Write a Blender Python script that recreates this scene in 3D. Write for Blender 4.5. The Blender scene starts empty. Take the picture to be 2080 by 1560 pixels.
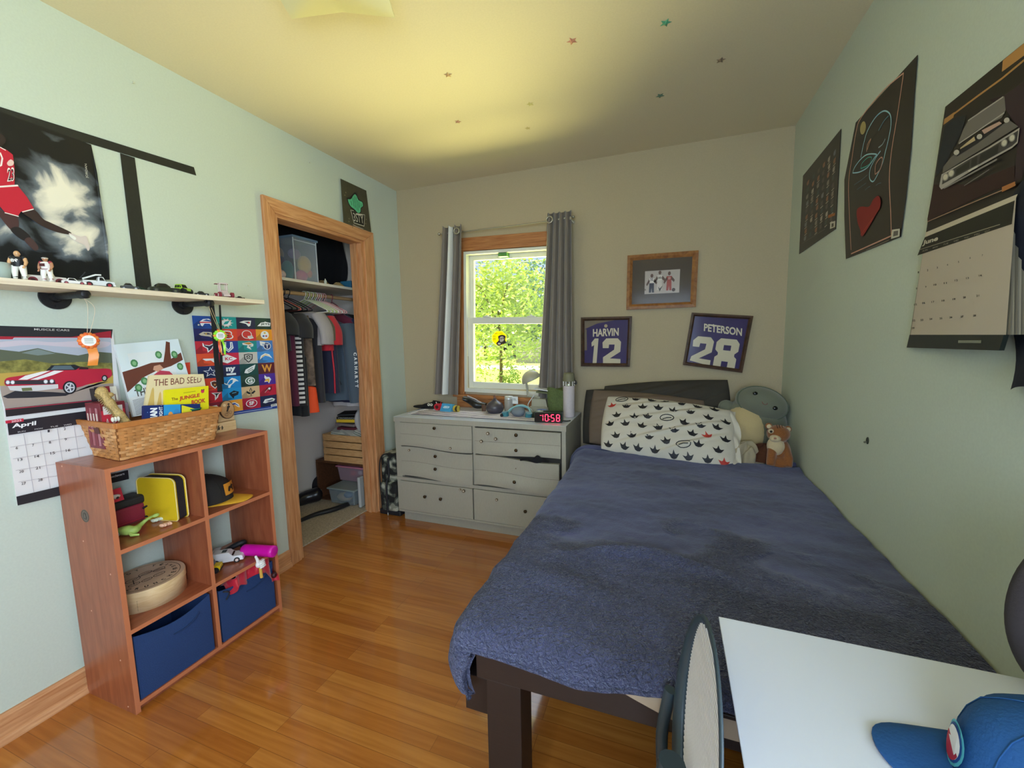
import bpy, bmesh, math, random
from mathutils import Vector, Matrix, Euler
random.seed(7)
SC = bpy.context.scene; COL = SC.collection
rad = math.radians
V3 = Vector
# ---------------------------------------------------------------- room size (metres), camera
W, D, H = 2.766, 2.819, 2.528
FP = 842.5554
def cam_axes(yaw, pitch, roll):
    y, p, r = rad(yaw), rad(pitch), rad(roll)
    f = V3((-math.sin(y)*math.cos(p), math.cos(y)*math.cos(p), math.sin(p)))
    r0 = V3((math.cos(y), math.sin(y), 0)); u0 = r0.cross(f)
    return math.cos(r)*r0+math.sin(r)*u0, -math.sin(r)*r0+math.cos(r)*u0, f
RR, UU, FF = cam_axes(20.2173, -6.3369, -1.0719)
CP = V3((2.0736, -.1749, 1.3259))
def at(px, py, ax, val):
    """the point of the plane (axis ax = val) that the photo shows at px,py"""
    d = FF+RR*((px-1040)/FP)-UU*((py-780)/FP)
    return CP+d*((val-CP[ax])/d[ax])
X, Y, Z = 0, 1, 2
# ---------------------------------------------------------------- materials
def lin(h):
    if not isinstance(h, str): return tuple(h)+(1,) if len(h) == 3 else h
    h = h.lstrip('#'); o = []
    for i in (0, 2, 4):
        c = int(h[i:i+2], 16)/255
        o.append(c/12.92 if c <= .04045 else ((c+.055)/1.055)**2.4)
    return tuple(o)+(1,)
_M = {}
def mat(name, col, rough=.6, metal=0, bump=0, scale=60, var=0, coat=0, sheen=0, emit=None, es=1, alpha=1, trans=0, stretch=None, kind='noise', spec=None):
    if name in _M: return _M[name]
    m = bpy.data.materials.new(name); m.use_nodes = True
    nt = m.node_tree; b = nt.nodes['Principled BSDF']; N = nt.nodes.new; Lk = nt.links.new
    b.inputs['Base Color'].default_value = lin(col)
    b.inputs['Roughness'].default_value = rough; b.inputs['Metallic'].default_value = metal
    b.inputs['Coat Weight'].default_value = coat; b.inputs['Sheen Weight'].default_value = sheen
    if spec is not None: b.inputs['Specular IOR Level'].default_value = spec
    b.inputs['Alpha'].default_value = alpha; b.inputs['Transmission Weight'].default_value = trans
    if emit:
        b.inputs['Emission Color'].default_value = lin(emit); b.inputs['Emission Strength'].default_value = es
    if bump or var:
        tc = N('ShaderNodeTexCoord'); mp = N('ShaderNodeMapping'); Lk(tc.outputs['Object'], mp.inputs['Vector'])
        if stretch: mp.inputs['Scale'].default_value = stretch
        if kind == 'voronoi': t = N('ShaderNodeTexVoronoi'); t.inputs['Scale'].default_value = scale; out = t.outputs['Distance']
        else:
            t = N('ShaderNodeTexNoise'); t.inputs['Scale'].default_value = scale; t.inputs['Detail'].default_value = 4; out = t.outputs['Fac']
        Lk(mp.outputs['Vector'], t.inputs['Vector'])
        if bump:
            bp_ = N('ShaderNodeBump'); bp_.inputs['Strength'].default_value = bump; bp_.inputs['Distance'].default_value = .004
            Lk(out, bp_.inputs['Height']); Lk(bp_.outputs['Normal'], b.inputs['Normal'])
        if var:
            cr = N('ShaderNodeValToRGB'); c = lin(col)
            cr.color_ramp.elements[0].position = .3; cr.color_ramp.elements[1].position = .7
            cr.color_ramp.elements[0].color = tuple(max(0, x*(1-var)) for x in c[:3])+(1,)
            cr.color_ramp.elements[1].color = tuple(min(1, x*(1+var*.7)) for x in c[:3])+(1,)
            Lk(out, cr.inputs['Fac']); Lk(cr.outputs['Color'], b.inputs['Base Color'])
    _M[name] = m; return m
def ink(h, rough=.55): return mat('ink_'+h.strip('#')+('' if rough == .55 else '_g%d' % int(rough*100)), h, rough)
def glassmat(name, tint='#ffffff', fac=.06, rough=.02):
    if name in _M: return _M[name]
    m = bpy.data.materials.new(name); m.use_nodes = True; nt = m.node_tree; nt.nodes.clear()
    o = nt.nodes.new('ShaderNodeOutputMaterial'); mx = nt.nodes.new('ShaderNodeMixShader')
    t = nt.nodes.new('ShaderNodeBsdfTransparent'); g = nt.nodes.new('ShaderNodeBsdfGlossy')
    t.inputs['Color'].default_value = lin(tint); g.inputs['Roughness'].default_value = rough
    mx.inputs['Fac'].default_value = fac
    nt.links.new(t.outputs[0], mx.inputs[1]); nt.links.new(g.outputs[0], mx.inputs[2]); nt.links.new(mx.outputs[0], o.inputs[0])
    _M[name] = m; return m
def plastic_clear(name, tint, a):
    return mat(name, tint, .25, alpha=a)
# ---------------------------------------------------------------- mesh builder
def frame(n, up=None):
    n = V3(n).normalized(); up = V3(up) if up else (V3((0, 0, 1)) if abs(n.z) < .95 else V3((0, 1, 0)))
    r = up.cross(n).normalized(); u = n.cross(r).normalized(); return r, u, n
class MB:
    def __init__(s, M=None): s.v = []; s.f = []; s.mi = []; s.sm = []; s.mats = []; s.M = M
    def idx(s, m):
        if isinstance(m, str): m = ink(m)
        if m not in s.mats: s.mats.append(m)
        return s.mats.index(m)
    def add(s, vs, fs, m, sm=False):
        o = len(s.v); i = s.idx(m)
        s.v += [(s.M @ V3(p)) if s.M is not None else V3(p) for p in vs]
        for f in fs: s.f.append([o+k for k in f]); s.mi.append(i); s.sm.append(sm)
        return s
    def box(s, x0, x1, y0, y1, z0, z1, m):
        return s.add([(x, y, z) for z in (z0, z1) for y in (y0, y1) for x in (x0, x1)],
                     [(0, 2, 3, 1), (4, 5, 7, 6), (0, 1, 5, 4), (2, 6, 7, 3), (0, 4, 6, 2), (1, 3, 7, 5)], m)
    def hexa(s, p, m, sm=False):
        """p: bottom ring of 4 then top ring of 4"""
        return s.add(p, [(3, 2, 1, 0), (4, 5, 6, 7), (0, 1, 5, 4), (1, 2, 6, 5), (2, 3, 7, 6), (3, 0, 4, 7)], m, sm)
    def obox(s, c, size, m, rot=(0, 0, 0)):
        R = Euler([rad(a) for a in rot]).to_matrix(); h = V3(size)/2; c = V3(c)
        q = lambda x, y, z: c+R @ V3((x*h.x, y*h.y, z*h.z))
        return s.hexa([q(-1, -1, -1), q(1, -1, -1), q(1, 1, -1), q(-1, 1, -1), q(-1, -1, 1), q(1, -1, 1), q(1, 1, 1), q(-1, 1, 1)], m)
    def cyl(s, a, b, r, m, r2=None, n=20, caps=True, sm=True):
        a, b = V3(a), V3(b); r2 = r if r2 is None else r2; e1, e2, _ = frame(b-a)
        vs = []
        for c, q in ((a, r), (b, r2)):
            for k in range(n):
                t = 2*math.pi*k/n; vs.append(c+e1*(q*math.cos(t))+e2*(q*math.sin(t)))
        s.add(vs, [(k, (k+1) % n, n+(k+1) % n, n+k) for k in range(n)], m, sm)
        if caps: s.add(vs, [tuple(range(n))[::-1], tuple(range(n, 2*n))], m)
        return s
    def tube(s, pts, r, m, n=10, closed=False, caps=True, flat=1):
        pts = [V3(p) for p in pts]; N = len(pts); rs = r if isinstance(r, (list, tuple)) else [r]*N
        vs = []; prev = None
        for i, p in enumerate(pts):
            if closed: t = pts[(i+1) % N]-pts[i-1]
            else: t = pts[min(i+1, N-1)]-pts[max(i-1, 0)]
            t.normalize()
            if prev is None: e1, e2, _ = frame(t)
            else:
                e1 = prev-t*prev.dot(t); e1.normalize(); e2 = t.cross(e1)
            prev = e1
            for k in range(n):
                a = 2*math.pi*k/n; vs.append(p+e1*(rs[i]*math.cos(a))+e2*(rs[i]*flat*math.sin(a)))
        fs = []
        for i in range(N if closed else N-1):
            j = (i+1) % N
            for k in range(n): fs.append((i*n+k, i*n+(k+1) % n, j*n+(k+1) % n, j*n+k))
        s.add(vs, fs, m, True)
        if caps and not closed: s.add(vs, [tuple(range(n))[::-1], tuple(range((N-1)*n, N*n))], m)
        return s
    def lathe(s, prof, c, m, n=28, axis=(0, 0, 1), ang=2*math.pi, sm=True):
        c = V3(c); e1, e2, ax = frame(axis); K = len(prof); vs = []
        full = abs(ang-2*math.pi) < 1e-6; nn = n if full else n+1
        for r, z in prof:
            for k in range(nn):
                t = ang*k/n; vs.append(c+ax*z+e1*(r*math.cos(t))+e2*(r*math.sin(t)))
        fs = []
        for i in range(K-1):
            for k in range(n):
                k2 = (k+1) % n if full else k+1
                fs.append((i*nn+k, i*nn+k2, (i+1)*nn+k2, (i+1)*nn+k))
        return s.add(vs, fs, m, sm)
    def ball(s, c, r, m, rot=(0, 0, 0), n=20, k=12, top=1, bot=-1):
        R = Euler([rad(a) for a in rot]).to_matrix(); r = (r, r, r) if not isinstance(r, (list, tuple)) else r
        c = V3(c); vs = []
        for i in range(k+1):
            ph = math.asin(max(-1, min(1, bot+(top-bot)*0)))*(1-i/k)+math.asin(max(-1, min(1, top)))*(i/k)
            for j in range(n):
                t = 2*math.pi*j/n; vs.append(c+R @ V3((r[0]*math.cos(ph)*math.cos(t), r[1]*math.cos(ph)*math.sin(t), r[2]*math.sin(ph))))
        fs = [(i*n+j, i*n+(j+1) % n, (i+1)*n+(j+1) % n, (i+1)*n+j) for i in range(k) for j in range(n)]
        return s.add(vs, fs, m, True)
    def poly(s, pts, m): return s.add(pts, [tuple(range(len(pts)))], m)
    def prism(s, pts, off, m, sm=False):
        pts = [V3(p) for p in pts]; off = V3(off); n = len(pts)
        s.add(pts+[p+off for p in pts], [tuple(range(n))[::-1], tuple(range(n, 2*n))]+[(k, (k+1) % n, n+(k+1) % n, n+k) for k in range(n)], m, sm)
        return s
    def sheet(s, fn, nu, nv, m, sm=True):
        vs = [fn(i/nu, j/nv) for j in range(nv+1) for i in range(nu+1)]
        fs = [(j*(nu+1)+i, j*(nu+1)+i+1, (j+1)*(nu+1)+i+1, (j+1)*(nu+1)+i) for j in range(nv) for i in range(nu)]
        return s.add(vs, fs, m, sm)
    def stroke(s, pts, w, m, nrm, closed=False):
        pts = [V3(p) for p in pts]; nrm = V3(nrm); N = len(pts); L = []
        for i in range(N):
            if closed: t = pts[(i+1) % N]-pts[i-1]
            else: t = pts[min(i+1, N-1)]-pts[max(i-1, 0)]
            q = nrm.cross(t).normalized()*(w/2); L += [pts[i]-q, pts[i]+q]
        fs = [(2*i, 2*i+1, (2*i+3) % (2*N), (2*i+2) % (2*N)) for i in range(N if closed else N-1)]
        return s.add(L, fs, m)
    def text(s, body, bl, br, tl, m, off=0, shear=0):
        """lettering fitted into the parallelogram bl, br, tl"""
        vs, fs = text_mesh(body, off); bl, br, tl = V3(bl), V3(br), V3(tl)
        x0 = min(v[0] for v in vs); x1 = max(v[0] for v in vs); y0 = min(v[1] for v in vs); y1 = max(v[1] for v in vs)
        e, u = br-bl, tl-bl
        return s.add([bl+e*((v[0]-x0)/(x1-x0)+shear*(v[1]-y0)/(y1-y0))+u*((v[1]-y0)/(y1-y0)) for v in vs], fs, m)
_T = {}
def text_mesh(body, off=0):
    if (body, off) in _T: return _T[(body, off)]
    cu = bpy.data.curves.new('lettering', 'FONT'); cu.body = body; cu.size = 1; cu.offset = off; cu.resolution_u = 3
    ob = bpy.data.objects.new('lettering', cu); COL.objects.link(ob)
    bpy.context.view_layer.update()
    me = ob.evaluated_get(bpy.context.evaluated_depsgraph_get()).to_mesh()
    r = ([tuple(v.co) for v in me.vertices], [tuple(p.vertices) for p in me.polygons])
    bpy.data.objects.remove(ob); bpy.data.curves.remove(cu)
    _T[(body, off)] = r; return r
def obj(name, mb, parent=None, bevel=0, sub=0, seg=2, loc=None, label=None, weld=False, remesh=0, smooth=None):
    me = bpy.data.meshes.new(name)
    base = V3(loc) if loc is not None else V3((0, 0, 0))
    me.from_pydata([tuple(V3(v)-base) for v in mb.v], [], mb.f); me.validate()
    for m in mb.mats: me.materials.append(m)
    for p, i, q in zip(me.polygons, mb.mi, mb.sm): p.material_index = i; p.use_smooth = q
    me.update()
    o = bpy.data.objects.new(name, me); COL.objects.link(o); o.location = base
    if weld or sub or bevel or remesh:
        if weld or sub: q = o.modifiers.new('w', 'WELD'); q.merge_threshold = 1e-5
    if remesh:
        q = o.modifiers.new('r', 'REMESH'); q.mode = 'VOXEL'; q.voxel_size = remesh; q.use_smooth_shade = True
        q = o.modifiers.new('s', 'SMOOTH'); q.factor = .5; q.iterations = 8 if smooth is None else smooth
    if bevel:
        q = o.modifiers.new('b', 'BEVEL'); q.width = bevel; q.segments = seg; q.limit_method = 'ANGLE'; q.angle_limit = rad(40)
    if sub: q = o.modifiers.new('s', 'SUBSURF'); q.levels = sub; q.render_levels = sub
    if parent:
        o.parent = parent; o.matrix_parent_inverse = parent.matrix_world.inverted() if False else Matrix.Translation(-parent.location)
    if label: o['label'] = label
    return o
def thing(name, label, cat, loc=(0, 0, 0), group=None):
    o = bpy.data.objects.new(name, None); COL.objects.link(o); o.location = V3(loc); o.empty_display_size = .05
    o['label'] = label; o['category'] = cat
    if group: o['group'] = group
    return o
def tag(o, label, cat, group=None, kind=None):
    o['label'] = label; o['category'] = cat
    if group: o['group'] = group
    if kind: o['kind'] = kind
    return o
def struct(name, mb, parent=None, **k):
    o = obj(name, mb, parent, **k)
    if not parent: o['kind'] = 'structure'
    return o
def dup(root, loc, rz=0, label=None, group=None):
    r = root.copy(); COL.objects.link(r); r.location = V3(loc); r.rotation_euler = (0, 0, rz)
    if label: r['label'] = label
    if group: r['group'] = group
    for ch in [c for c in bpy.data.objects if c.parent == root]:
        c = ch.copy(); COL.objects.link(c); c.parent = r
    return r
def xf(loc, rz=0, rx=0, ry=0, sc=1): return Matrix.Translation(V3(loc)) @ Euler((rad(rx), rad(ry), rad(rz))).to_matrix().to_4x4() @ Matrix.Scale(sc, 4)
def lerp(a, b, t): return a+(b-a)*t
def spline(pts, k=6):
    pts = [V3(p) for p in pts]; out = []
    for i in range(len(pts)-1):
        p0, p1, p2, p3 = pts[max(i-1, 0)], pts[i], pts[i+1], pts[min(i+2, len(pts)-1)]
        for j in range(k):
            t = j/k; out.append(.5*((2*p1)+(p2-p0)*t+(2*p0-5*p1+4*p2-p3)*t*t+(3*p1-p0-3*p2+p3)*t**3))
    return out+[pts[-1]]
class Page:
    """flat printed sheet in a wall plane, drawn with points taken from the photo"""
    def __init__(s, ax, val, sign):
        s.ax, s.val, s.sg, s.mb, s.l = ax, val, sign, MB(), 0
        s.n = V3((sign if ax == 0 else 0, sign if ax == 1 else 0, sign if ax == 2 else 0))
    def P(s, p): return at(p[0], p[1], s.ax, s.val+s.sg*s.l*.00016)
    def poly(s, pts, c): s.l += 1; s.mb.poly([s.P(p) for p in pts], c); return s
    def same(s, pts, c): s.mb.poly([s.P(p) for p in pts], c); return s
    def line(s, pts, w, c, closed=False, new=True):
        if new: s.l += 1
        s.mb.stroke([s.P(p) for p in pts], w, c, s.n, closed); return s
    def curve(s, pts, w, c, k=6):
        s.l += 1; q = spline([V3((p[0], p[1], 0)) for p in pts], k); s.mb.stroke([s.P(p) for p in q], w, c, s.n); return s
    def blob(s, pts, c, k=5):
        s.l += 1; pp = [V3((p[0], p[1], 0)) for p in pts]; q = spline([pp[-1]]+pp+[pp[0], pp[1]], k)[k:-k-1]; s.mb.poly([s.P(p) for p in q], c); return s
    def ell(s, c, rx, ry, col, rot=0, n=20, new=True):
        if new: s.l += 1
        a = rad(rot); pts = []
        for k in range(n):
            t = 2*math.pi*k/n; x, y = rx*math.cos(t), ry*math.sin(t)
            pts.append((c[0]+x*math.cos(a)-y*math.sin(a), c[1]+x*math.sin(a)+y*math.cos(a)))
        s.mb.poly([s.P(p) for p in pts], col); return s
    def text(s, body, bl, br, tl, c, off=.0, shear=0, new=True):
        if new: s.l += 1
        s.mb.text(body, s.P(bl), s.P(br), s.P(tl), c, off, shear); return s
    def slab(s, pts, t, c):
        """the sheet itself, with real thickness"""
        q = [at(p[0], p[1], s.ax, s.val) for p in pts]; s.mb.prism(q, s.n*(-t), c); return s
# ================================================================ ROOM
def wall_paint(name, col): return mat(name, col, .75, bump=.06, scale=140, var=.03)
m_aqua = wall_paint('aqua_wall_paint', '#c9d2c5')
m_taupe = wall_paint('taupe_wall_paint', '#b5a68a')
m_ceil = wall_paint('ceiling_paint', '#ded2b6')
m_closet = wall_paint('closet_white_paint', '#e6dad0')
def wood(name, c0, c1, stretch, rough=.45, sc=6, coat=0):
    if name in _M: return _M[name]
    m = bpy.data.materials.new(name); m.use_nodes = True; nt = m.node_tree; b = nt.nodes['Principled BSDF']; N = nt.nodes.new; Lk = nt.links.new
    tc = N('ShaderNodeTexCoord'); mp = N('ShaderNodeMapping'); mp.inputs['Scale'].default_value = stretch
    t = N('ShaderNodeTexNoise'); t.inputs['Scale'].default_value = sc; t.inputs['Detail'].default_value = 6; t.inputs['Distortion'].default_value = .6
    cr = N('ShaderNodeValToRGB'); e = cr.color_ramp.elements; e[0].position = .32; e[1].position = .68; e[0].color = lin(c0); e[1].color = lin(c1)
    bm = N('ShaderNodeBump'); bm.inputs['Strength'].default_value = .08; bm.inputs['Distance'].default_value = .003
    Lk(tc.outputs['Object'], mp.inputs[0]); Lk(mp.outputs[0], t.inputs[0]); Lk(t.outputs['Fac'], cr.inputs[0]); Lk(cr.outputs[0], b.inputs['Base Color'])
    Lk(t.outputs['Fac'], bm.inputs['Height']); Lk(bm.outputs[0], b.inputs['Normal'])
    b.inputs['Roughness'].default_value = rough; b.inputs['Coat Weight'].default_value = coat
    _M[name] = m; return m
m_trimv = wood('oak_trim_vertical', '#b9794a', '#d9a374', (14, 14, 1))
m_trimy = wood('oak_trim_lengthwise', '#b9794a', '#d9a374', (14, 1, 14))
m_trimx = wood('oak_trim_crosswise', '#9c5c30', '#c08450', (1, 14, 14))
m_trimwv = wood('window_oak_vertical', '#9c5c30', '#c08450', (14, 14, 1))
def floor_mat():
    m = bpy.data.materials.new('honey_oak_floorboards'); m.use_nodes = True; nt = m.node_tree; b = nt.nodes['Principled BSDF']; N = nt.nodes.new; Lk = nt.links.new
    tc = N('ShaderNodeTexCoord'); mp = N('ShaderNodeMapping'); Lk(tc.outputs['Object'], mp.inputs[0])
    br = N('ShaderNodeTexBrick'); br.inputs['Scale'].default_value = 1; br.inputs['Brick Width'].default_value = .85; br.inputs['Row Height'].default_value = .057
    br.inputs['Mortar Size'].default_value = .0009; br.inputs['Color1'].default_value = (0, 0, 0, 1); br.inputs['Color2'].default_value = (1, 1, 1, 1); br.inputs['Mortar'].default_value = (.2, .2, .2, 1)
    br.offset = .37; br.offset_frequency = 3; br.inputs['Bias'].default_value = 0
    Lk(mp.outputs[0], br.inputs[0])
    cr = N('ShaderNodeValToRGB'); e = cr.color_ramp.elements; e[0].color = lin('#a86428'); e[1].color = lin('#bf7e3a'); e.new(.5).color = lin('#b47030')
    Lk(br.outputs['Color'], cr.inputs[0])
    m2 = N('ShaderNodeMapping'); m2.inputs['Scale'].default_value = (1.2, 26, 1); Lk(tc.outputs['Object'], m2.inputs[0])
    t = N('ShaderNodeTexNoise'); t.inputs['Scale'].default_value = 2.2; t.inputs['Detail'].default_value = 5; Lk(m2.outputs[0], t.inputs[0])
    cg = N('ShaderNodeValToRGB'); g = cg.color_ramp.elements; g[0].position = .34; g[1].position = .66; g[0].color = (.84, .76, .66, 1); g[1].color = (1.08, 1.06, 1.0, 1)
    Lk(t.outputs['Fac'], cg.inputs[0])
    mx = N('ShaderNodeMix'); mx.data_type = 'RGBA'; mx.blend_type = 'MULTIPLY'; mx.inputs[0].default_value = 1
    Lk(cr.outputs[0], mx.inputs[6]); Lk(cg.outputs[0], mx.inputs[7])
    dk = N('ShaderNodeMix'); dk.data_type = 'RGBA'; Lk(br.outputs['Fac'], dk.inputs[0]); Lk(mx.outputs[2], dk.inputs[6]); dk.inputs[7].default_value = lin('#8a5222')
    Lk(dk.outputs[2], b.inputs['Base Color'])
    bm = N('ShaderNodeBump'); bm.inputs['Strength'].default_value = .12; bm.inputs['Distance'].default_value = .0015
    ad = N('ShaderNodeMath'); ad.operation = 'SUBTRACT'; Lk(t.outputs['Fac'], ad.inputs[0]); Lk(br.outputs['Fac'], ad.inputs[1]); Lk(ad.outputs[0], bm.inputs['Height']); Lk(bm.outputs[0], b.inputs['Normal'])
    b.inputs['Roughness'].default_value = .22; b.inputs['Coat Weight'].default_value = .8; b.inputs['Coat Roughness'].default_value = .07
    return m
m_floor = floor_mat()
YF = -1.6            # wall behind the camera
XC = -.75            # closet back
struct('floor', MB().box(0, W, YF, D, -.08, 0, m_floor).box(-.1, 0, 1.64, 2.37, -.08, 0, m_floor))
struct('ceiling', MB().box(-.1, W+.1, YF-.1, D+.15, H, H+.08, m_ceil))
DO = (1.64, 2.372, 2.045)   # doorway y0, y1, top
struct('wall_left', MB().box(-.1, 0, YF, DO[0], 0, H, m_aqua).box(-.1, 0, DO[1], D, 0, H, m_aqua).box(-.1, 0, DO[0], DO[1], DO[2], H, m_aqua))
FY0, FY1, FZ0, FZ1 = -1.35, -.38, .85, 2.05   # window opening in the right wall, behind the camera
struct('wall_right', MB().box(W, W+.1, YF-.1, FY0, 0, H, m_aqua).box(W, W+.1, FY1, D+.15, 0, H, m_aqua)
       .box(W, W+.1, FY0, FY1, 0, FZ0, m_aqua).box(W, W+.1, FY0, FY1, FZ1, H, m_aqua))
WX0, WX1, WZ0, WZ1 = .60, 1.33, .93, 1.99   # rough opening of the back window
struct('wall_back', MB().box(-.1, WX0, D, D+.15, 0, H, m_taupe).box(WX1, W, D, D+.15, 0, H, m_taupe)
       .box(WX0, WX1, D, D+.15, 0, WZ0, m_taupe).box(WX0, WX1, D, D+.15, WZ1, H, m_taupe))
FX0, FX1 = 1.55, 2.6   # opening added for fill light, in the wall behind the camera
struct('wall_front', MB().box(-.1, FX0, YF-.1, YF, 0, H, m_aqua).box(FX1, W, YF-.1, YF, 0, H, m_aqua)
       .box(FX0, FX1, YF-.1, YF, 0, FZ0, m_aqua).box(FX0, FX1, YF-.1, YF, FZ1, H, m_aqua))
# closet shell
struct('wall_closet_back', MB().box(XC-.08, XC, 1.2, D, 0, H, m_closet))
struct('wall_closet_near', MB().box(XC-.08, -.1, 1.12, 1.2, 0, H, m_closet))
struct('wall_closet_far', MB().box(XC, -.1, 2.78, D, 0, H, m_closet))
struct('ceiling_closet', MB().box(XC-.08, -.1, 1.12, D, H, H+.06, m_closet))
m_rug = mat('beige_closet_rug', '#b8a892', .95, bump=.8, scale=90, var=.28)
struct('floor_closet', MB().box(XC, -.1, 1.2, 2.78, -.08, 0, m_floor))
# rug lying in the closet, its edge in the doorway
o = obj('rug', MB().hexa([(XC+.01, 1.25, .0), (-.105, 1.66, .0), (-.085, 2.42, .0), (XC+.01, 2.7, .0), (XC+.01, 1.25, .009), (-.105, 1.66, .009), (-.085, 2.42, .009), (XC+.01, 2.7, .009)], m_rug), bevel=.003)
tag(o, 'worn beige woven rug on the closet floor', 'rug')
# baseboards
def baseboard(name, y0, y1):
    mb = MB(); prof = [(0, 0), (.026, 0), (.026, .006), (.018, .024), (.014, .026), (.014, .088), (.008, .1), (0, .1)]
    mb.prism([(x, y0, z) for x, z in prof], (0, y1-y0, 0), m_trimy); return struct(name, mb)
baseboard('baseboard_left', YF, 1.56); baseboard('baseboard_left_corner', 2.452, D)
struct('baseboard_back', MB().box(0.027, W, D-.014, D, 0, .095, m_trimx))
struct('baseboard_right', MB().box(W-.014, W, YF, D-.015, 0, .095, m_trimy))
# closet door casing, mitred, with jamb lining
mb = MB()
def casing(mb, o, i, z0, z1, top):
    pass
yo0, yo1, zt = 1.562, 2.475, 2.122
mb.hexa([(0, yo0, 0), (.02, yo0, 0), (.016, DO[0]-.004, 0), (0, DO[0]-.004, 0), (0, yo0, zt), (.02, yo0, zt), (.016, DO[0]-.004, DO[2]), (0, DO[0]-.004, DO[2])], m_trimv)
mb.hexa([(0, DO[1]+.004, 0), (.016, DO[1]+.004, 0), (.02, yo1, 0), (0, yo1, 0), (0, DO[1]+.004, DO[2]), (.016, DO[1]+.004, DO[2]), (.02, yo1, zt), (0, yo1, zt)], m_trimv)
tr = struct('trim_1', mb, bevel=.003)
struct('head_casing', MB().hexa([(0, DO[0]-.004, DO[2]), (.016, DO[0]-.004, DO[2]), (.016, DO[1]+.004, DO[2]), (0, DO[1]+.004, DO[2]), (0, yo0, zt), (.02, yo0, zt), (.02, yo1, zt), (0, yo1, zt)], m_trimy), tr, bevel=.003)
struct('jamb_lining', MB().box(-.1, .004, DO[0]-.005, DO[0]+.018, 0, DO[2], m_trimv).box(-.1, .004, DO[1]-.018, DO[1]+.005, 0, DO[2], m_trimv)
       .box(-.1, .004, DO[0]+.018, DO[1]-.018, DO[2]-.018, DO[2]+.003, m_trimy)
       .box(-.06, -.035, DO[0]+.018, DO[0]+.03, 0, DO[2]-.018, m_trimv).box(-.06, -.035, DO[1]-.03, DO[1]-.018, 0, DO[2]-.018, m_trimv), tr)
# ---------------------------------------------------------------- back window (slightly out of square, like the photo's)
m_white = mat('white_window_vinyl', '#e4e4da', .35); m_glass = glassmat('window_glass')
WT = Matrix.Translation(V3((.93, D, 1.45))) @ Euler((0, rad(1.5), 0)).to_matrix().to_4x4()
def wmb(): return MB(WT)
# local: x -.335..  z about 0 = 1.45 ; glass x -.295..+.36
wx0, wx1, wz0, wz1 = -.345, .40, -.555, .535
win = struct('window_1', wmb().box(wx0, wx0+.022, -.02, .1, wz0, wz1, m_white).box(wx1-.022, wx1, -.02, .1, wz0, wz1, m_white)
             .box(wx0+.022, wx1-.022, -.02, .1, wz0, wz0+.03, m_white).box(wx0+.022, wx1-.022, -.02, .1, wz1-.022, wz1, m_white))
def sash(nm, y, z0, z1, st, rb, rt):
    mb = wmb(); a, b = wx0+.022, wx1-.022
    mb.box(a, a+st, y, y+.03, z0, z1, m_white).box(b-st, b, y, y+.03, z0, z1, m_white).box(a+st, b-st, y, y+.03, z0, z0+rb, m_white).box(a+st, b-st, y, y+.03, z1-rt, z1, m_white)
    s_ = struct(nm, mb, win, bevel=.002)
    struct('pane', wmb().box(a+st, b-st, y+.012, y+.016, z0+rb, z1-rt, m_glass), win); return s_
sash('upper_sash', .045, .0, wz1-.022, .034, .03, .035)
sash('lower_sash', .008, wz0+.03, .035, .045, .05, .05)
for xx in (-.16, .2):
    struct('sash_lock', wmb().box(xx-.03, xx+.03, -.006, .02, .035, .043, m_white).cyl((xx, .005, .043), (xx, .005, .052), .011, m_white), win, bevel=.002)
m_gtag = ink('#5f9a4e')
struct('head_clip', wmb().box(-.06, .01, -.012, .045, wz1-.05, wz1-.024, m_gtag), win, label='green clip at the head of the window')
cw = .07
struct('casing', wmb().box(wx0-cw, wx0, -.02, 0, wz0-.02, wz1+.005, m_trimwv).box(wx1, wx1+cw, -.02, 0, wz0-.02, wz1+.005, m_trimwv)
       .box(wx0-cw, wx1+cw, -.02, 0, wz1+.005, wz1+.105, m_trimx).box(wx0-cw, wx1+cw, -.024, -.018, wz1+.035, wz1+.045, m_trimx), win, bevel=.002)
struct('sill', wmb().box(wx0-cw-.02, wx1+cw+.02, -.05, .01, wz0-.042, wz0-.02, m_trimx).box(wx0-cw, wx1+cw, -.018, 0, wz0-.14, wz0-.042, m_trimx), win, bevel=.002)
# octagonal yellow sticker and two small dark ones on the lower pane
def translucent(name, col):
    m = bpy.data.materials.new(name); m.use_nodes = True; nt = m.node_tree; nt.nodes.clear(); o_ = nt.nodes.new('ShaderNodeOutputMaterial'); a_ = nt.nodes.new('ShaderNodeMixShader'); t_ = nt.nodes.new('ShaderNodeBsdfTranslucent'); d_ = nt.nodes.new('ShaderNodeBsdfDiffuse')
    t_.inputs[0].default_value = lin(col); d_.inputs[0].default_value = lin(col); a_.inputs[0].default_value = .35; nt.links.new(t_.outputs[0], a_.inputs[1]); nt.links.new(d_.outputs[0], a_.inputs[2]); nt.links.new(a_.outputs[0], o_.inputs[0]); return m
PG = Page(Y, D+.016, -1)
PG.l = 0
cx, cy = 1014, 687
PG.poly([(cx+15.5*math.cos(rad(22.5+45*k)), cy+15.5*math.sin(rad(22.5+45*k))) for k in range(8)], translucent('sticker_rim', '#a8a020'))
PG.poly([(cx+14.2*math.cos(rad(22.5+45*k)), cy+14.2*math.sin(rad(22.5+45*k))) for k in range(8)], translucent('sticker_yellow', '#f0e41c'))
PG.text('Be calm', (1005, 679), (1024, 678), (1005, 675.5), '#1c1c10')
for yy in (683, 687, 690): PG.line([(1001, yy), (1007, yy)], .004, '#1c1c10')
PG.blob([(1012, 683), (1020, 680), (1027, 683), (1026, 690), (1028, 696), (1020, 700), (1012, 702), (1008, 697), (1013, 691)], '#3a2a22')
PG.blob([(1015, 686), (1020, 683), (1024, 687), (1022, 693), (1016, 694)], '#d8cdb8')
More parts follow.
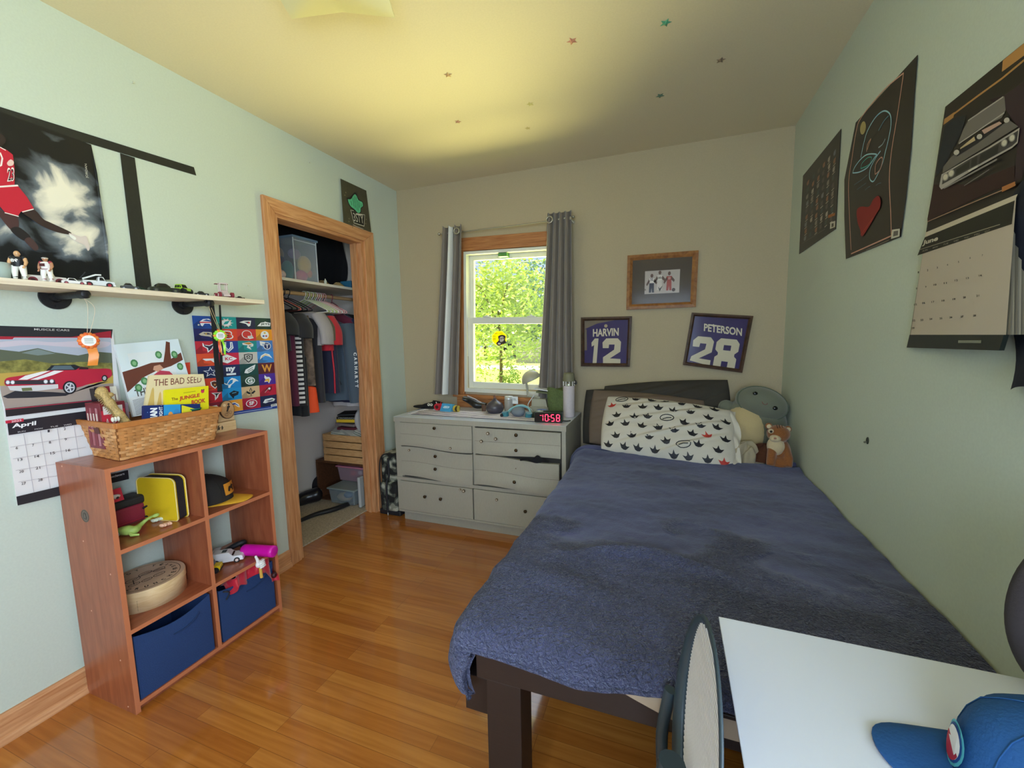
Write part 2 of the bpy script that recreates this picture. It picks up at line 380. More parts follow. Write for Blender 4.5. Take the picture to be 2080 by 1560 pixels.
PG.ell((1018, 688), 1.2, 1.2, '#1c1c10').ell((1022, 687), 1.2, 1.2, '#1c1c10').ell((1014, 698), 3, 2, '#e6ded0')
PG.blob([(1031, 697), (1035, 699), (1039, 698), (1039, 702), (1035, 701), (1033, 704)], '#33332c')
PG.blob([(1023, 706), (1028, 707), (1031, 711), (1027, 710), (1024, 713)], '#33332c')
struct('pane_sticker', PG.mb, win, label='yellow octagonal rescue sticker with a black dog head')

# plain white windows behind the camera; the front-wall one is added for fill
def plain_window(name, ax, c, a0, a1):
    def bx(mb, u0, u1, w0, w1, z0, z1, m): return mb.box(w0, w1, u0, u1, z0, z1, m) if ax == 0 else mb.box(u0, u1, w0, w1, z0, z1, m)
    mb = MB()
    for q in ((a0, a0+.04, FZ0, FZ1), (a1-.04, a1, FZ0, FZ1), (a0+.04, a1-.04, FZ0, FZ0+.05), (a0+.04, a1-.04, FZ1-.04, FZ1), (a0+.04, a1-.04, (FZ0+FZ1)/2-.02, (FZ0+FZ1)/2+.02)): bx(mb, q[0], q[1], c-.03, c+.03, q[2], q[3], m_white)
    w_ = struct(name, mb); struct('pane', bx(MB(), a0+.04, a1-.04, c-.002, c+.002, FZ0+.05, (FZ0+FZ1)/2-.02, m_glass), w_); struct('pane', bx(MB(), a0+.04, a1-.04, c-.002, c+.002, (FZ0+FZ1)/2+.02, FZ1-.04, m_glass), w_)
plain_window('window_2', 0, W+.05, FY0, FY1); plain_window('fill_window', 1, YF-.05, FX0, FX1)
# ================================================================ LEFT WALL
def K(pts, s, ox, oy): return [(p[0]/s+ox, p[1]/s+oy) for p in pts]
BLK = '#15151a'
# --- basketball poster -------------------------------------------------------
pg = Page(X, .012, 1)
c = lambda *p: K(p, 4.216, 0, 210)
def smoke_mat():
    m = bpy.data.materials.new('poster_smoke_print'); m.use_nodes = True; nt = m.node_tree; b = nt.nodes['Principled BSDF']; N = nt.nodes.new; Lk = nt.links.new
    tc = N('ShaderNodeTexCoord'); n1 = N('ShaderNodeTexNoise'); n1.inputs['Scale'].default_value = 7; n1.inputs['Detail'].default_value = 8; n1.inputs['Distortion'].default_value = 1.2; Lk(tc.outputs['Object'], n1.inputs[0])
    def dist(c, sc):
        mp = N('ShaderNodeMapping'); mp.inputs['Location'].default_value = (0, -c[0]*sc[0], -c[1]*sc[1]); mp.inputs['Scale'].default_value = (0, sc[0], sc[1]); Lk(tc.outputs['Object'], mp.inputs[0])
        L = N('ShaderNodeVectorMath'); L.operation = 'LENGTH'; Lk(mp.outputs[0], L.inputs[0]); r = N('ShaderNodeMapRange'); r.inputs['From Min'].default_value = 0; r.inputs['From Max'].default_value = 1; r.inputs['To Min'].default_value = 1; r.inputs['To Max'].default_value = 0; Lk(L.outputs['Value'], r.inputs['Value']); return r
    mx = N('ShaderNodeMath'); mx.operation = 'MAXIMUM'; Lk(dist((.745, 1.86), (6, 5.5)).outputs[0], mx.inputs[0]); Lk(dist((.77, 1.74), (5.5, 8)).outputs[0], mx.inputs[1])
    m3 = N('ShaderNodeMath'); m3.operation = 'MAXIMUM'; Lk(mx.outputs[0], m3.inputs[0]); d3 = dist((.60, 1.72), (5, 9)); ml = N('ShaderNodeMath'); ml.operation = 'MULTIPLY'; ml.inputs[1].default_value = .6; Lk(d3.outputs[0], ml.inputs[0]); Lk(ml.outputs[0], m3.inputs[1])
    ad = N('ShaderNodeMath'); ad.operation = 'MULTIPLY_ADD'; ad.inputs[1].default_value = 1.5; Lk(n1.outputs['Fac'], ad.inputs[0]); Lk(m3.outputs[0], ad.inputs[2])
    cr = N('ShaderNodeValToRGB'); e = cr.color_ramp.elements; e[0].position = .55; e[0].color = lin('#17181c'); e[1].position = .93; e[1].color = lin('#efe6d4'); x = e.new(.74); x.color = lin('#6d747c'); x = e.new(.82); x.color = lin('#cfc9be')
    mr = N('ShaderNodeMapRange'); mr.inputs['From Max'].default_value = 1.7; Lk(ad.outputs[0], mr.inputs['Value']); Lk(mr.outputs[0], cr.inputs[0]); Lk(cr.outputs[0], b.inputs['Base Color']); b.inputs['Roughness'].default_value = .35; return m
m_post = smoke_mat()
quad = [(-45, 208), (188, 293), (197, 350), (207, 420), (219, 490), (223, 568), (-45, 568)]
qq = [at(p[0], p[1], X, .012) for p in quad]
pg.mb.prism([V3((.003 if i in (0, 1) else .012, p.y, p.z)) for i, p in enumerate(qq)], (-.0015, 0, 0), m_post)
pg.l = 3
RED = '#c41a33'
pg.blob(c((-60, 900), (80, 940), (150, 980), (160, 1060), (130, 1110), (70, 1060), (-10, 960)), '#4a2c2c')
pg.blob(c((90, 1080), (160, 1060), (260, 1140), (230, 1180), (160, 1150)), '#1c1417')
pg.blob(c((210, 1170), (260, 1150), (330, 1230), (300, 1260), (250, 1220)), '#4a3130')
pg.blob(c((190, 930), (290, 910), (370, 990), (430, 1020), (600, 1100), (590, 1122), (480, 1100), (360, 1050), (270, 990)), '#33211f')
pg.blob(c((590, 1112), (630, 1120), (690, 1140), (735, 1135), (755, 1180), (768, 1240), (752, 1262), (725, 1215), (660, 1185), (610, 1150)), '#dccbc4')
pg.blob(c((600, 1120), (650, 1150), (640, 1170), (600, 1140)), '#f2ede6')
pg.poly(c((-70, 380), (0, 372), (60, 400), (110, 440), (125, 560), (125, 695), (-70, 720)), RED)
pg.poly(c((-70, 715), (150, 703), (230, 800), (290, 900), (200, 935), (180, 925), (150, 970), (40, 930), (-70, 800)), RED)
pg.line(c((-70, 718), (155, 703)), .005, '#f0e4e0'); pg.line(c((190, 930), (288, 905)), .003, '#f0e4e0'); pg.line(c((40, 935), (160, 968)), .003, '#f0e4e0')
pg.line(c((0, 420), (20, 470), (10, 530), (-10, 540)), .004, '#f0e4e0'); pg.line(c((0, 375), (50, 402)), .003, '#f0e4e0')
pg.text('23', c((62, 672))[0], c((122, 664))[0], c((62, 552))[0], '#f0e4e0', .03); pg.text('23', c((70, 662))[0], c((116, 656))[0], c((70, 566))[0], '#1a1016')
pg.blob(c((60, 510), (90, 480), (118, 500), (110, 530), (75, 535)), '#e8c4bc')
pg.blob(c((-40, 270), (10, 260), (50, 310), (35, 350), (0, 372), (-40, 360)), '#2a1c1a')
pg.text('JORDAN', c((760, 640))[0], c((748, 518))[0], c((736, 640))[0], '#cfcac0')
o = obj('basketball_poster', pg.mb)
tag(o, 'dark glossy poster of a leaping basketball player in a red uniform, white smoke behind', 'poster')
# --- two strips of black tape forming a T ------------------------------------
m_tape = mat('black_cloth_tape', '#24241f', .6, bump=.3, scale=60, var=.12)
T1 = [at(*p, X, .0) for p in ((30, 241), (245, 316), (398, 356), (393, 338), (272, 305), (38, 232))]
T1 = [(.0, .50, 2.076), (.0, 1.233, 2.108), (.0, 1.226, 2.142), (.0, .50, 2.108)]
o = obj('tape_strip', MB().prism(T1, (.0028, 0, 0), m_tape)); tag(o, 'long black horizontal tape strip along the top of the basketball poster', 'tape')
o = obj('tape_strip', MB().prism([(0, .944, 1.537), (0, 1.0, 1.537), (0, .991, 2.0945), (0, .942, 2.094)], (.002, 0, 0), m_tape))
tag(o, 'black vertical tape strip running down from the long strip to the wall shelf', 'tape')
# --- wall shelf --------------------------------------------------------------
m_pine = wood('pale_pine_shelf', '#dcc9b0', '#efe2cd', (12, 1, 12), .5)
m_iron = mat('black_iron_pipe', '#2b2a2e', .45, metal=.5, bump=.25, scale=80)
ZS = 1.535
sh = thing('wall_shelf', 'long pale pine wall shelf on two black iron pipe brackets', 'shelf', (.1, 1, ZS))
obj('board', MB().box(0.002, .2, .15, 1.372, ZS-.019, ZS, m_pine), sh, bevel=.001)
for yb in (.69, 1.115):
    zc = ZS-.019-.0125
    b = obj('pipe_bracket', MB().cyl((.0, yb, zc), (.008, yb, zc), .044, m_iron, n=32).cyl((.008, yb, zc), (.022, yb, zc), .02, m_iron, r2=.015)
            .cyl((.02, yb, zc), (.165, yb, zc), .0115, m_iron), sh)
    obj('end_cap', MB().cyl((.16, yb, zc), (.192, yb, zc), .0145, m_iron).ball((.192, yb, zc), (.005, .0145, .0145), m_iron), b, loc=(.17, yb, zc))
    for a in (90, 200, 340):
        obj('screw', MB().cyl((.008, yb+.033*math.cos(rad(a)), zc-.033*abs(math.sin(rad(a)))), (.0105, yb+.033*math.cos(rad(a)), zc-.033*abs(math.sin(rad(a)))), .0045, m_iron), b)
# --- toys on the shelf -------------------------------------------------------
def toy_car(name, label, cat, px, L, Wd, Hh, yaw, col, xs=.1, z=ZS, wheel='#1a1a1c', hub='#8a8a8a', glass='#15161a', style='car', group=None, trim=None, rw=None, loc=None, tilt=0):
    """small vehicle: body, windows, four wheels.  +x is forward before yaw"""
    if loc is None:
        q = at(px[0], px[1], X, xs); loc = (xs, q.y, z)
    t = thing(name, label, cat, loc, group)
    rw = rw or Hh*.24; M = xf((loc[0], loc[1], loc[2]), yaw, tilt)
    m = mat('toy_'+col.strip('#'), col, .25, coat=.3); mg = ink(glass, .15); mt = mat('toy_'+(trim or '#222226').strip('#'), trim or '#222226', .4)
    h, w = L/2, Wd/2
    mb = MB(M); zb = rw*.7
    def loft(prof, w0, w1, mm):
        n = len(prof)
        zmin = min(p[1] for p in prof); zmax = max(p[1] for p in prof)
        L_ = [(x, -lerp(w0, w1, (zz-zmin)/(zmax-zmin)), zz) for x, zz in prof]; R_ = [(x, lerp(w0, w1, (zz-zmin)/(zmax-zmin)), zz) for x, zz in prof]
        mb.add(L_+R_, [tuple(range(n)), tuple(range(n, 2*n))[::-1]]+[(k, n+k, n+(k+1) % n, (k+1) % n) for k in range(n)], mm)
    if style == 'car':
        loft([(-h, zb), (h, zb), (h, Hh*.48), (h*.9, Hh*.56), (-h*.95, Hh*.6), (-h, Hh*.5)], w, w*.92, m)
        loft([(-h*.62, Hh*.58), (h*.36, Hh*.56), (h*.08, Hh), (-h*.42, Hh)], w*.88, w*.66, m)
        win_ = [((-h*.45, Hh*.64), (h*.2, Hh*.62), (h*.02, Hh*.93), (-h*.34, Hh*.93))]
    elif style == 'suv':
        loft([(-h, zb), (h, zb), (h, Hh*.46), (h*.92, Hh*.6), (h*.3, Hh*.63), (-h, Hh*.63)], w, w*.93, m)
        loft([(-h*.98, Hh*.62), (h*.38, Hh*.62), (h*.12, Hh*.98), (h*.02, Hh), (-h*.86, Hh), (-h*.94, Hh*.95)], w*.92, w*.74, m)
        win_ = [((-h*.86, Hh*.67), (-h*.5, Hh*.67), (-h*.5, Hh*.9), (-h*.8, Hh*.9)), ((-h*.44, Hh*.67), (-h*.08, Hh*.67), (-h*.08, Hh*.9), (-h*.44, Hh*.9)), ((-h*.02, Hh*.67), (h*.28, Hh*.67), (h*.08, Hh*.9), (-h*.02, Hh*.9))]
    elif style == 'truck':
        loft([(-h, zb), (h, zb), (h, Hh*.5), (h*.96, Hh*.58), (h*.4, Hh*.6), (-h, Hh*.55)], w*.9, w*.85, m)
        loft([(-h*.1, Hh*.55), (h*.45, Hh*.57), (h*.3, Hh), (h*.0, Hh)], w*.85, w*.7, m)
        mb.box(-h, -h*.15, -w*.8, w*.8, Hh*.55, Hh*.62, mt)
        win_ = [((h*.02, Hh*.64), (h*.36, Hh*.64), (h*.24, Hh*.93), (h*.06, Hh*.93))]
    else:   # open race car
        loft([(-h*.9, zb), (h, zb*.7), (h, zb*1.2), (h*.3, Hh*.45), (-h*.2, Hh*.5), (-h*.9, Hh*.42)], w*.5, w*.36, m)
        mb.box(-h*.55, h*.05, -w*.6, w*.6, Hh*.86, Hh*.92, m)
        for sx, sy in ((-.5, -.5), (-.5, .5), (0, -.5), (0, .5)): mb.cyl((h*sx, w*sy, Hh*.4), (h*sx, w*sy, Hh*.9), Hh*.03, m, n=8)
        mb.box(-h*.95, -h*.5, -w*.95, w*.95, Hh*.86, Hh*.9, mt); win_ = []
    obj('body', mb, t, bevel=min(.002, Hh*.05))
    if style in ('car', 'suv', 'truck'):
        gb = MB(M)
        wy = w*.93
        for q in win_:
            for sg in (-1, 1):
                gb.poly([(x, sg*(lerp(w*.9, w*.7, (zz-Hh*.58)/(Hh*.42))+.0012), zz) for x, zz in q], mg)
        fx0, fx1 = (h*.37, h*.1) if style == 'suv' else ((h*.35, h*.1) if style == 'car' else (h*.45, h*.31))
        gb.poly([(fx0+.001, -w*.75, Hh*.63), (fx0+.001, w*.75, Hh*.63), (fx1+.0016, w*.6, Hh*.94), (fx1+.0016, -w*.6, Hh*.94)], mg)
        if style != 'truck': gb.poly([(-h*.66 if style == 'car' else -h*.975, -w*.7, Hh*.66), (-h*.66 if style == 'car' else -h*.975, w*.7, Hh*.66), (-h*.5 if style == 'car' else -h*.93, w*.6, Hh*.92), (-h*.5 if style == 'car' else -h*.93, -w*.6, Hh*.92)], mg)
        if style == 'suv': gb.poly([(-h*.35, -w*.45, Hh*1.004), (-h*.05, -w*.45, Hh*1.004), (-h*.05, w*.45, Hh*1.004), (-h*.35, w*.45, Hh*1.004)], mg)
        obj('windows', gb, t, label='dark windows')
        obj('bumper', MB(M).box(h*.96, h*1.03, -w*.9, w*.9, zb, zb+Hh*.14, mt), t, bevel=.0008); obj('bumper', MB(M).box(-h*1.03, -h*.96, -w*.9, w*.9, zb, zb+Hh*.14, mt), t, bevel=.0008)
    for sx in (-.62, .62):
        for sy in (-1, 1):
            cxx, cyy = h*sx, sy*w*(.86 if style != 'race' else .9)
            obj('wheel', MB(M).cyl((cxx, cyy-sy*Wd*.1, rw), (cxx, cyy+sy*Wd*.1, rw), rw, ink(wheel), n=20).cyl((cxx, cyy+sy*Wd*.1, rw), (cxx, cyy+sy*Wd*.105, rw), rw*.55, ink(hub, .3), n=16), t)
    return t
m_skin = mat('toy_skin', '#d9a878', .5)
def toy_figure(label, px, xs, hgt, jersey, sleeve, pants, skin, num, hair, band, yaw):
    q = at(px[0], px[1], X, xs); t = thing('toy_figure', label, 'toy figure', (xs, q.y, ZS)); M = xf((xs, q.y, ZS), yaw, sc=hgt)
    ms, mj, mp, ml = [mat('fig_'+k.strip('#'), k, .5) for k in (skin, jersey, pants, sleeve)]
    b = MB(M)      # faces +x ; unit height
    for s in (-1, 1):
        b.tube([(0, s*.09, .5), (.015, s*.115, .3), (.0, s*.125, .08)], [.095, .08, .055], mp, 12)
        b.tube([(-.02, s*.125, .045), (.05, s*.13, .035), (.1, s*.135, .025)], [.045, .045, .03], mp, 10)
    b.tube([(0, 0, .47), (0, 0, .55), (0, 0, .68), (0, 0, .76), (0, 0, .8)], [.13, .14, .17, .15, .07], mj, 16, flat=1)
    b.tube([(0, 0, .79), (0, 0, .83)], [.05, .05], ms, 10)
    b.ball((.01, 0, .895), (.085, .075, .1), ms)
    b.ball((.095, 0, .885), (.015, .012, .018), ms)
    for s in (-1, 1):
        b.ball((0, s*.155, .755), (.07, .065, .075), ml); b.ball((.0, s*.078, .885), (.015, .01, .024), ms)
        b.tube([(0, s*.17, .75), (.02, s*.215, .62), (.07, s*.2, .5)], [.06, .05, .035], ms, 10)
        b.ball((.085, s*.19, .465), (.035, .025, .035), ms)
        for k in range(4): b.tube([(.1, s*.19+(k-1.5)*.014, .45), (.125, s*.188+(k-1.5)*.014, .43), (.12, s*.186+(k-1.5)*.014, .405)], .009, ms, 6)
        b.tube([(.09, s*.165, .47), (.12, s*.155, .45)], .01, ms, 6)
        b.ball((.08, s*.03, .905), (.01, .013, .01), '#ffffff'); b.ball((.087, s*.03, .905), (.005, .006, .006), '#1a1412')
    b.add([(.097, -.02, .848), (.097, .02, .848), (.096, .02, .853), (.096, -.02, .853)], [(0, 1, 2, 3)], '#8a4a40')
    obj('body', b, t)
    j = MB(M); j.text(num, (.172, .09, .6), (.172, -.09, .6), (.168, .09, .71), '#f2efe8' if jersey < '#888888' else '#4a1620', .02)
    obj('jersey_number', j, t)
    if band: obj('headband', MB(M).tube([(.01+.09*math.cos(a), .08*math.sin(a), .93) for a in [2*math.pi*k/16 for k in range(16)]], .014, ink(band), 8, closed=True), t, label='white headband')
    if hair: obj('hair', MB(M).ball((.0, 0, .945), (.085, .078, .07), ink(hair), bot=-.1), t)
    g = MB(M)
    for s in (-1, 1): g.tube([(.002, s*.12, .115), (.0, s*.121, .145)], [.062, .066], ink('#15151a' if jersey < '#888888' else '#7a2030'), 12)
    g.tube([(0, 0, .49), (0, 0, .515)], [.138, .142], ink('#15151a' if jersey < '#888888' else '#7a2030'), 16, caps=False); obj('belt', g, t)
toy_figure('bald toy football figure in a black jersey and white trousers on the wall shelf', (42, 568), .15, .093, '#17171c', '#17171c', '#efece4', '#dba878', '98', None, None, -50)
toy_figure('toy football figure in a white jersey numbered one with a headband and red sleeves', (98, 573), .17, .083, '#e9e2e0', '#9c2c40', '#ece8e4', '#b57f5e', '1', '#1c1416', '#f2efe8', -60)
t = thing('glass_tumbler', 'clear tumbler at the left end of the wall shelf, cut by the photo edge', 'glass', (.13, .53, ZS))
obj('bowl', MB().lathe([(.0, .002), (.024, .002), (.029, .052), (.0275, .052), (.0225, .005), (0, .005)], (.13, .515, ZS), plastic_clear('pale_clear_glass', '#cfe0dc', .45)), t)
toy_car('toy_truck', 'white toy truck with red wheels behind the two football figures', 'toy truck', (92, 572), .10, .036, .045, 80, '#ece6e2', xs=.1, wheel='#7a2230', hub='#3a1418', style='truck', trim='#d8d2ce')
toy_car('toy_truck', 'white toy tow truck with red wheels to the right of the football figures', 'toy truck', (200, 578), .085, .034, .038, 75, '#dfe1e4', xs=.14, wheel='#241418', hub='#a02c38', style='truck', trim='#eceef0')
t = bpy.data.objects['toy_truck.001']; q = t.location
M = xf(q, 75); obj('crane_arm', MB(M).tube([(-.04, 0, .028), (-.005, 0, .045), (.01, 0, .046)], .0028, ink('#e6e6e8'), 8).tube([(-.045, .0, .03), (-.03, .0, .052)], .002, ink('#222226'), 6), t)
toy_car('toy_car', 'white toy sports car on the wall shelf between figures and tow truck', 'toy car', (150, 574), .06, .028, .022, 70, '#e8e4e2', xs=.16, wheel='#5a1a24', hub='#a02c38')
o = obj('toy_ramp', MB().prism([(.12, .872, ZS), (.12, .915, ZS), (.12, .872, ZS+.018)], (.03, 0, 0), ink('#1f3a2c'))); tag(o, 'small dark green wedge beside the tow truck on the wall shelf', 'toy')
toy_car('toy_car', 'flat black toy car with a white stripe left of the vertical tape', 'toy car', (265, 590), .055, .03, .026, 60, '#1d1e22', xs=.14, trim='#d8d8dc')
toy_car('toy_car', 'dark camouflage toy car with an olive roof on the wall shelf right of the tape', 'toy car', (335, 597), .1, .042, .038, 72, '#22271a', xs=.14, hub='#5a5c48', trim='#4a4c34')
toy_car('toy_truck', 'lime green and black toy monster truck on the wall shelf', 'toy truck', (373, 600), .048, .038, .044, 20, '#9ec832', xs=.14, hub='#2a2c24', style='suv', rw=.013, trim='#1a1c16')
toy_car('toy_car', 'small low black toy car with silver details beside the lime truck', 'toy car', (410, 604), .05, .03, .02, 65, '#202024', xs=.15, hub='#c8c8cc', trim='#b8b8bc')
toy_car('race_car', 'maroon and white toy sprint car with a roof wing near the shelf end', 'toy car', (456, 607), .09, .055, .076, -20, '#d9c3c6', xs=.14, wheel='#8a2c3c', hub='#e8d8d8', style='race', trim='#7a2034', rw=.0125)
toy_car('toy_car', 'tiny flat brown and black toy car beside the maroon sprint car', 'toy car', (488, 611), .038, .022, .014, 60, '#3a2c28', xs=.15, hub='#c89078', trim='#b08a78')
# --- muscle car calendar -----------------------------------------------------
pg = Page(X, .006, 1); c = lambda *p: K(p, 3.9, 0, 640)
pg.slab([(-22, 661), (229, 669), (262, 955), (262, 973), (36, 1027), (10, 850), (-4, 760)], .004, '#e8e4e2')
pg.poly([(-22, 661), (229, 669), (227, 687), (-22, 683)], '#24242a')
pg.poly(c((700, 150), (880, 125), (880, 178), (520, 182)), '#a82036'); pg.line([(-20, 684.5), (227, 686.5)], .004, '#c41a33')
pg.poly(c((-40, 172), (115, 172), (100, 192), (-40, 192)), '#a81a30')
pg.text('MUSCLE CARS', c((270, 120))[0], c((550, 128))[0], c((270, 104))[0], '#d0ccca', .01)
pg.poly(c((-60, 192), (100, 192), (115, 178), (878, 180), (905, 655), (40, 742), (0, 590), (-20, 480)), '#b3b9c9')
pg.blob(c((0, 215), (200, 200), (420, 215), (640, 205), (870, 215), (800, 260), (500, 250), (250, 235), (0, 255)), '#cfc3cf')
pg.poly(c((-30, 270), (150, 290), (300, 262), (430, 295), (620, 320), (760, 290), (886, 300), (895, 470), (-10, 480)), '#5d6350')
pg.poly(c((170, 300), (300, 268), (440, 305), (300, 320)), '#7d8a88')
pg.poly(c((-25, 370), (200, 350), (420, 385), (640, 370), (890, 380), (897, 500), (-10, 480)), mat('calendar_bushes', '#8a8444', .5, var=.5, scale=60))
pg.poly(c((-12, 462), (380, 440), (896, 480), (898, 560), (-2, 560)), '#c2a24c')
pg.poly(c((0, 560), (500, 560), (899, 540), (905, 655), (40, 742), (12, 640)), '#a8968c')
pg.poly(c((20, 645), (120, 600), (420, 610), (560, 620), (780, 535), (860, 525), (700, 560), (520, 640), (250, 655), (60, 660)), '#2b2830')
pg.blob(c((35, 525), (60, 497), (150, 482), (340, 450), (420, 425), (600, 410), (720, 425), (860, 425), (886, 455), (876, 490), (800, 525), (700, 548), (620, 572), (480, 590), (460, 585), (140, 570), (50, 560)), '#c01f3c')
pg.poly(c((365, 440), (410, 398), (590, 392), (640, 410), (600, 435), (430, 438)), '#1d2028')
pg.poly(c((400, 434), (430, 402), (560, 400), (590, 430)), '#5a6c78'); pg.poly(c((640, 408), (700, 415), (700, 430), (620, 430)), '#3a1820')
for a in ([(145, 512), (200, 480), (330, 448), (400, 440), (330, 470), (215, 512)], [(240, 512), (350, 472), (430, 440), (505, 442), (420, 475), (300, 512)]): pg.poly(c(*a), '#f2eeee')
pg.poly(c((38, 520), (135, 518), (330, 515), (432, 512), (440, 545), (330, 548), (130, 548), (45, 550)), '#332c36')
pg.poly(c((60, 562), (150, 560), (460, 548), (462, 580), (300, 600), (180, 605), (80, 595)), '#d6d2d4')
pg.poly(c((170, 578), (250, 574), (258, 598), (178, 604)), '#6d7048')
for a in ((62, 533), (100, 533), (362, 527), (410, 524)): pg.ell(c(a)[0], 4.6, 4.4, '#9a9aa2'); pg.ell(c(a)[0], 3.4, 3.2, '#f0f0f4')
pg.ell(c((552, 574))[0], 14, 13.5, '#1b191e').ell(c((552, 574))[0], 10.5, 10.5, '#c9c9d0').ell(c((552, 574))[0], 8, 8, '#4a4c56')
for k in range(5): pg.line([c((552, 574))[0], (c((552, 574))[0][0]+9*math.cos(k*1.257), c((552, 574))[0][1]+9*math.sin(k*1.257))], .004, '#d8d8de')
pg.ell(c((828, 500))[0], 6, 6.5, '#1b191e').ell(c((828, 500))[0], 3.6, 4, '#b8b8c0')
pg.poly(c((40, 742), (905, 655), (910, 700), (48, 806)), '#231a20'); pg.line(c((42, 748), (905, 660)), .0025, '#b8304a')
pg.poly(c((56, 845), (230, 822), (915, 728), (922, 820), (70, 952)), '#231d26')
pg.poly(c((42, 838), (185, 818), (188, 842), (46, 860)), '#c41a3a'); pg.text('2025', c((90, 852))[0], c((170, 840))[0], c((90, 836))[0], '#f0e0e4', .01)
pg.text('April', c((95, 906))[0], c((285, 880))[0], c((97, 862))[0], '#f4f2f2', .03)
for i, (a, b) in enumerate(((140, 932), (275, 910), (398, 892), (505, 878))): pg.text(['SUN', 'MON', 'TUE', 'WED'][i], c((a, b))[0], c((a+62, b-9))[0], c((a, b-10))[0], '#d8d4d4')
for k in range(1, 5):
    pg.line(c((70+k*12+(k-1)*9, 955+k*92), (640+k*20, 955+k*92-92)), .0012, '#b5b0b8', new=k == 1)
for k in range(1, 7): pg.line([(14+k*34, 888-k*6.2), (36+k*33, 1008-k*8.0)], .0012, '#b5b0b8', new=k == 1)
pg.l += 1
for s, a in (('1', (378, 930)), ('2', (505, 912)), ('6', (125, 1064)), ('7', (255, 1042)), ('8', (388, 1020)), ('9', (512, 996)), ('13', (142, 1158)), ('14', (275, 1132)), ('15', (400, 1106)), ('16', (522, 1084)), ('20', (152, 1252)), ('21', (283, 1224)), ('27', (170, 1346)), ('28', (302, 1318))):
    w = 17 if len(s) == 1 else 36
    pg.text(s, c((a[0], a[1]))[0], c((a[0]+w, a[1]-w*.17))[0], c((a[0]-2, a[1]-20))[0], '#33303a', .01, new=False)
pg.poly([(33, 1009), (260, 955), (262, 973), (36, 1027)], '#232126'); pg.text('musclecars', (218, 973), (253, 964), (217.5, 968.5), '#e8e4e4', .02)
o = obj('wall_calendar', pg.mb); tag(o, 'April wall calendar with a red striped convertible in its photo', 'calendar')
# --- football logo poster ----------------------------------------------------
pg = Page(X, .004, 1)
c00, c10, c11, c01 = (390, 641), (553, 647), (563, 829), (412, 853)
def G(u, v):   # u across, v down, straight on the wall
    A = [at(p[0], p[1], X, .004) for p in (c00, c10, c11, c01)]
    return A[0].lerp(A[1], u).lerp(A[3].lerp(A[2], u), v)
class Cell:
    def __init__(s, i, j): s.i, s.j = i, j
    def P(s, x, y, l): q = G((s.i+x)/4, (s.j+y)/8*.965); return V3((.004+l*.0002, q.y, q.z))
    def poly(s, pts, col, l=2): pg.mb.poly([s.P(x, y, l) for x, y in pts], col); return s
    def ell(s, cx, cy, rx, ry, col, l=2, a0=0, a1=360):
        n = 18; return s.poly([(cx+rx*math.cos(rad(a0+(a1-a0)*k/n)), cy+ry*math.sin(rad(a0+(a1-a0)*k/n))) for k in range(n if a1-a0 >= 360 else n+1)], col, l)
    def line(s, pts, w, col, l=2): pg.mb.stroke([s.P(x, y, l) for x, y in pts], w, col, (1, 0, 0)); return s
    def text(s, b, x0, x1, y0, y1, col, l=3, off=.03): pg.mb.text(b, s.P(x0, y1, l), s.P(x1, y1, l), s.P(x0, y0, l), col, off); return s
pg.mb.prism([G(0, 0), G(1, 0), G(1, 1), G(0, 1)], (-.001, 0, 0), '#1c3f94')
BG = [['#12489c', '#0f9a98', '#1c2147', '#1e4038'], ['#191c5e', '#e2452e', '#d93a3a', '#efa02c'], ['#c4243a', '#1d3a94', '#0c9296', '#4f86cc'], ['#e2502e', '#d21f48', '#cfccc8', '#3d90dc'],
      ['#1a2a5c', '#19265a', '#0f4a4a', '#63202e'], ['#e2472e', '#1188d0', '#26443a', '#4c2a9c'], ['#c41f34', '#1292d4', '#dcb98c', '#c01d3c'], ['#8e1f38', '#f0a43a', '#b8183c', '#16224a']]
for j in range(8):
    for i in range(4):
        C_ = Cell(i, j); C_.poly([(0, 0), (1, 0), (1, 1), (0, 1)], BG[j][i], 1)
        b = lin(BG[j][i]); dk = mat('shade_'+BG[j][i].strip('#'), tuple(x*.62 for x in b[:3]), .55)
        C_.poly([(.3, .3), (.3, .75), (.62, .85), (.25, 1), (0, 1), (0, .72)], dk, 1.5)
Wt, Dk = '#eef0f2', '#171a24'
Cell(0, 0).poly([(.3, .45), (.45, .25), (.7, .2), (.9, .45), (.9, .62), (.8, .8), (.72, .6), (.5, .6), (.4, .82), (.33, .75)], Wt).poly([(.42, .38), (.6, .26), (.8, .34), (.84, .44)], '#12489c', 3).poly([(.28, .46), (.92, .44), (.86, .52), (.3, .56)], '#d8283c', 3.5)
a = Cell(1, 0).ell(.5, .5, .25, .3, '#f0b070')
for k in range(10): a.poly([(.5+.2*math.cos(k*.628-.2), .5+.24*math.sin(k*.628-.2)), (.5+.36*math.cos(k*.628), .5+.42*math.sin(k*.628)), (.5+.2*math.cos(k*.628+.2), .5+.24*math.sin(k*.628+.2))], Wt)
a.ell(.5, .5, .22, .26, Wt, 2.5).poly([(.35, .65), (.45, .4), (.68, .3), (.6, .5), (.55, .6), (.45, .62)], '#0f9a98', 3)
Cell(2, 0).poly([(.15, .42), (.4, .28), (.78, .26), (.72, .7), (.62, .78), (.5, .55), (.3, .48)], Wt).poly([(.4, .38), (.68, .34), (.6, .5)], '#1c2147', 3).ell(.66, .44, .05, .08, '#d8283c', 3.5)
Cell(3, 0).poly([(.1, .72), (.32, .4), (.5, .36), (.56, .3), (.7, .36), (.88, .4), (.84, .72)], Wt).text('JETS', .3, .82, .44, .66, '#1e4038')
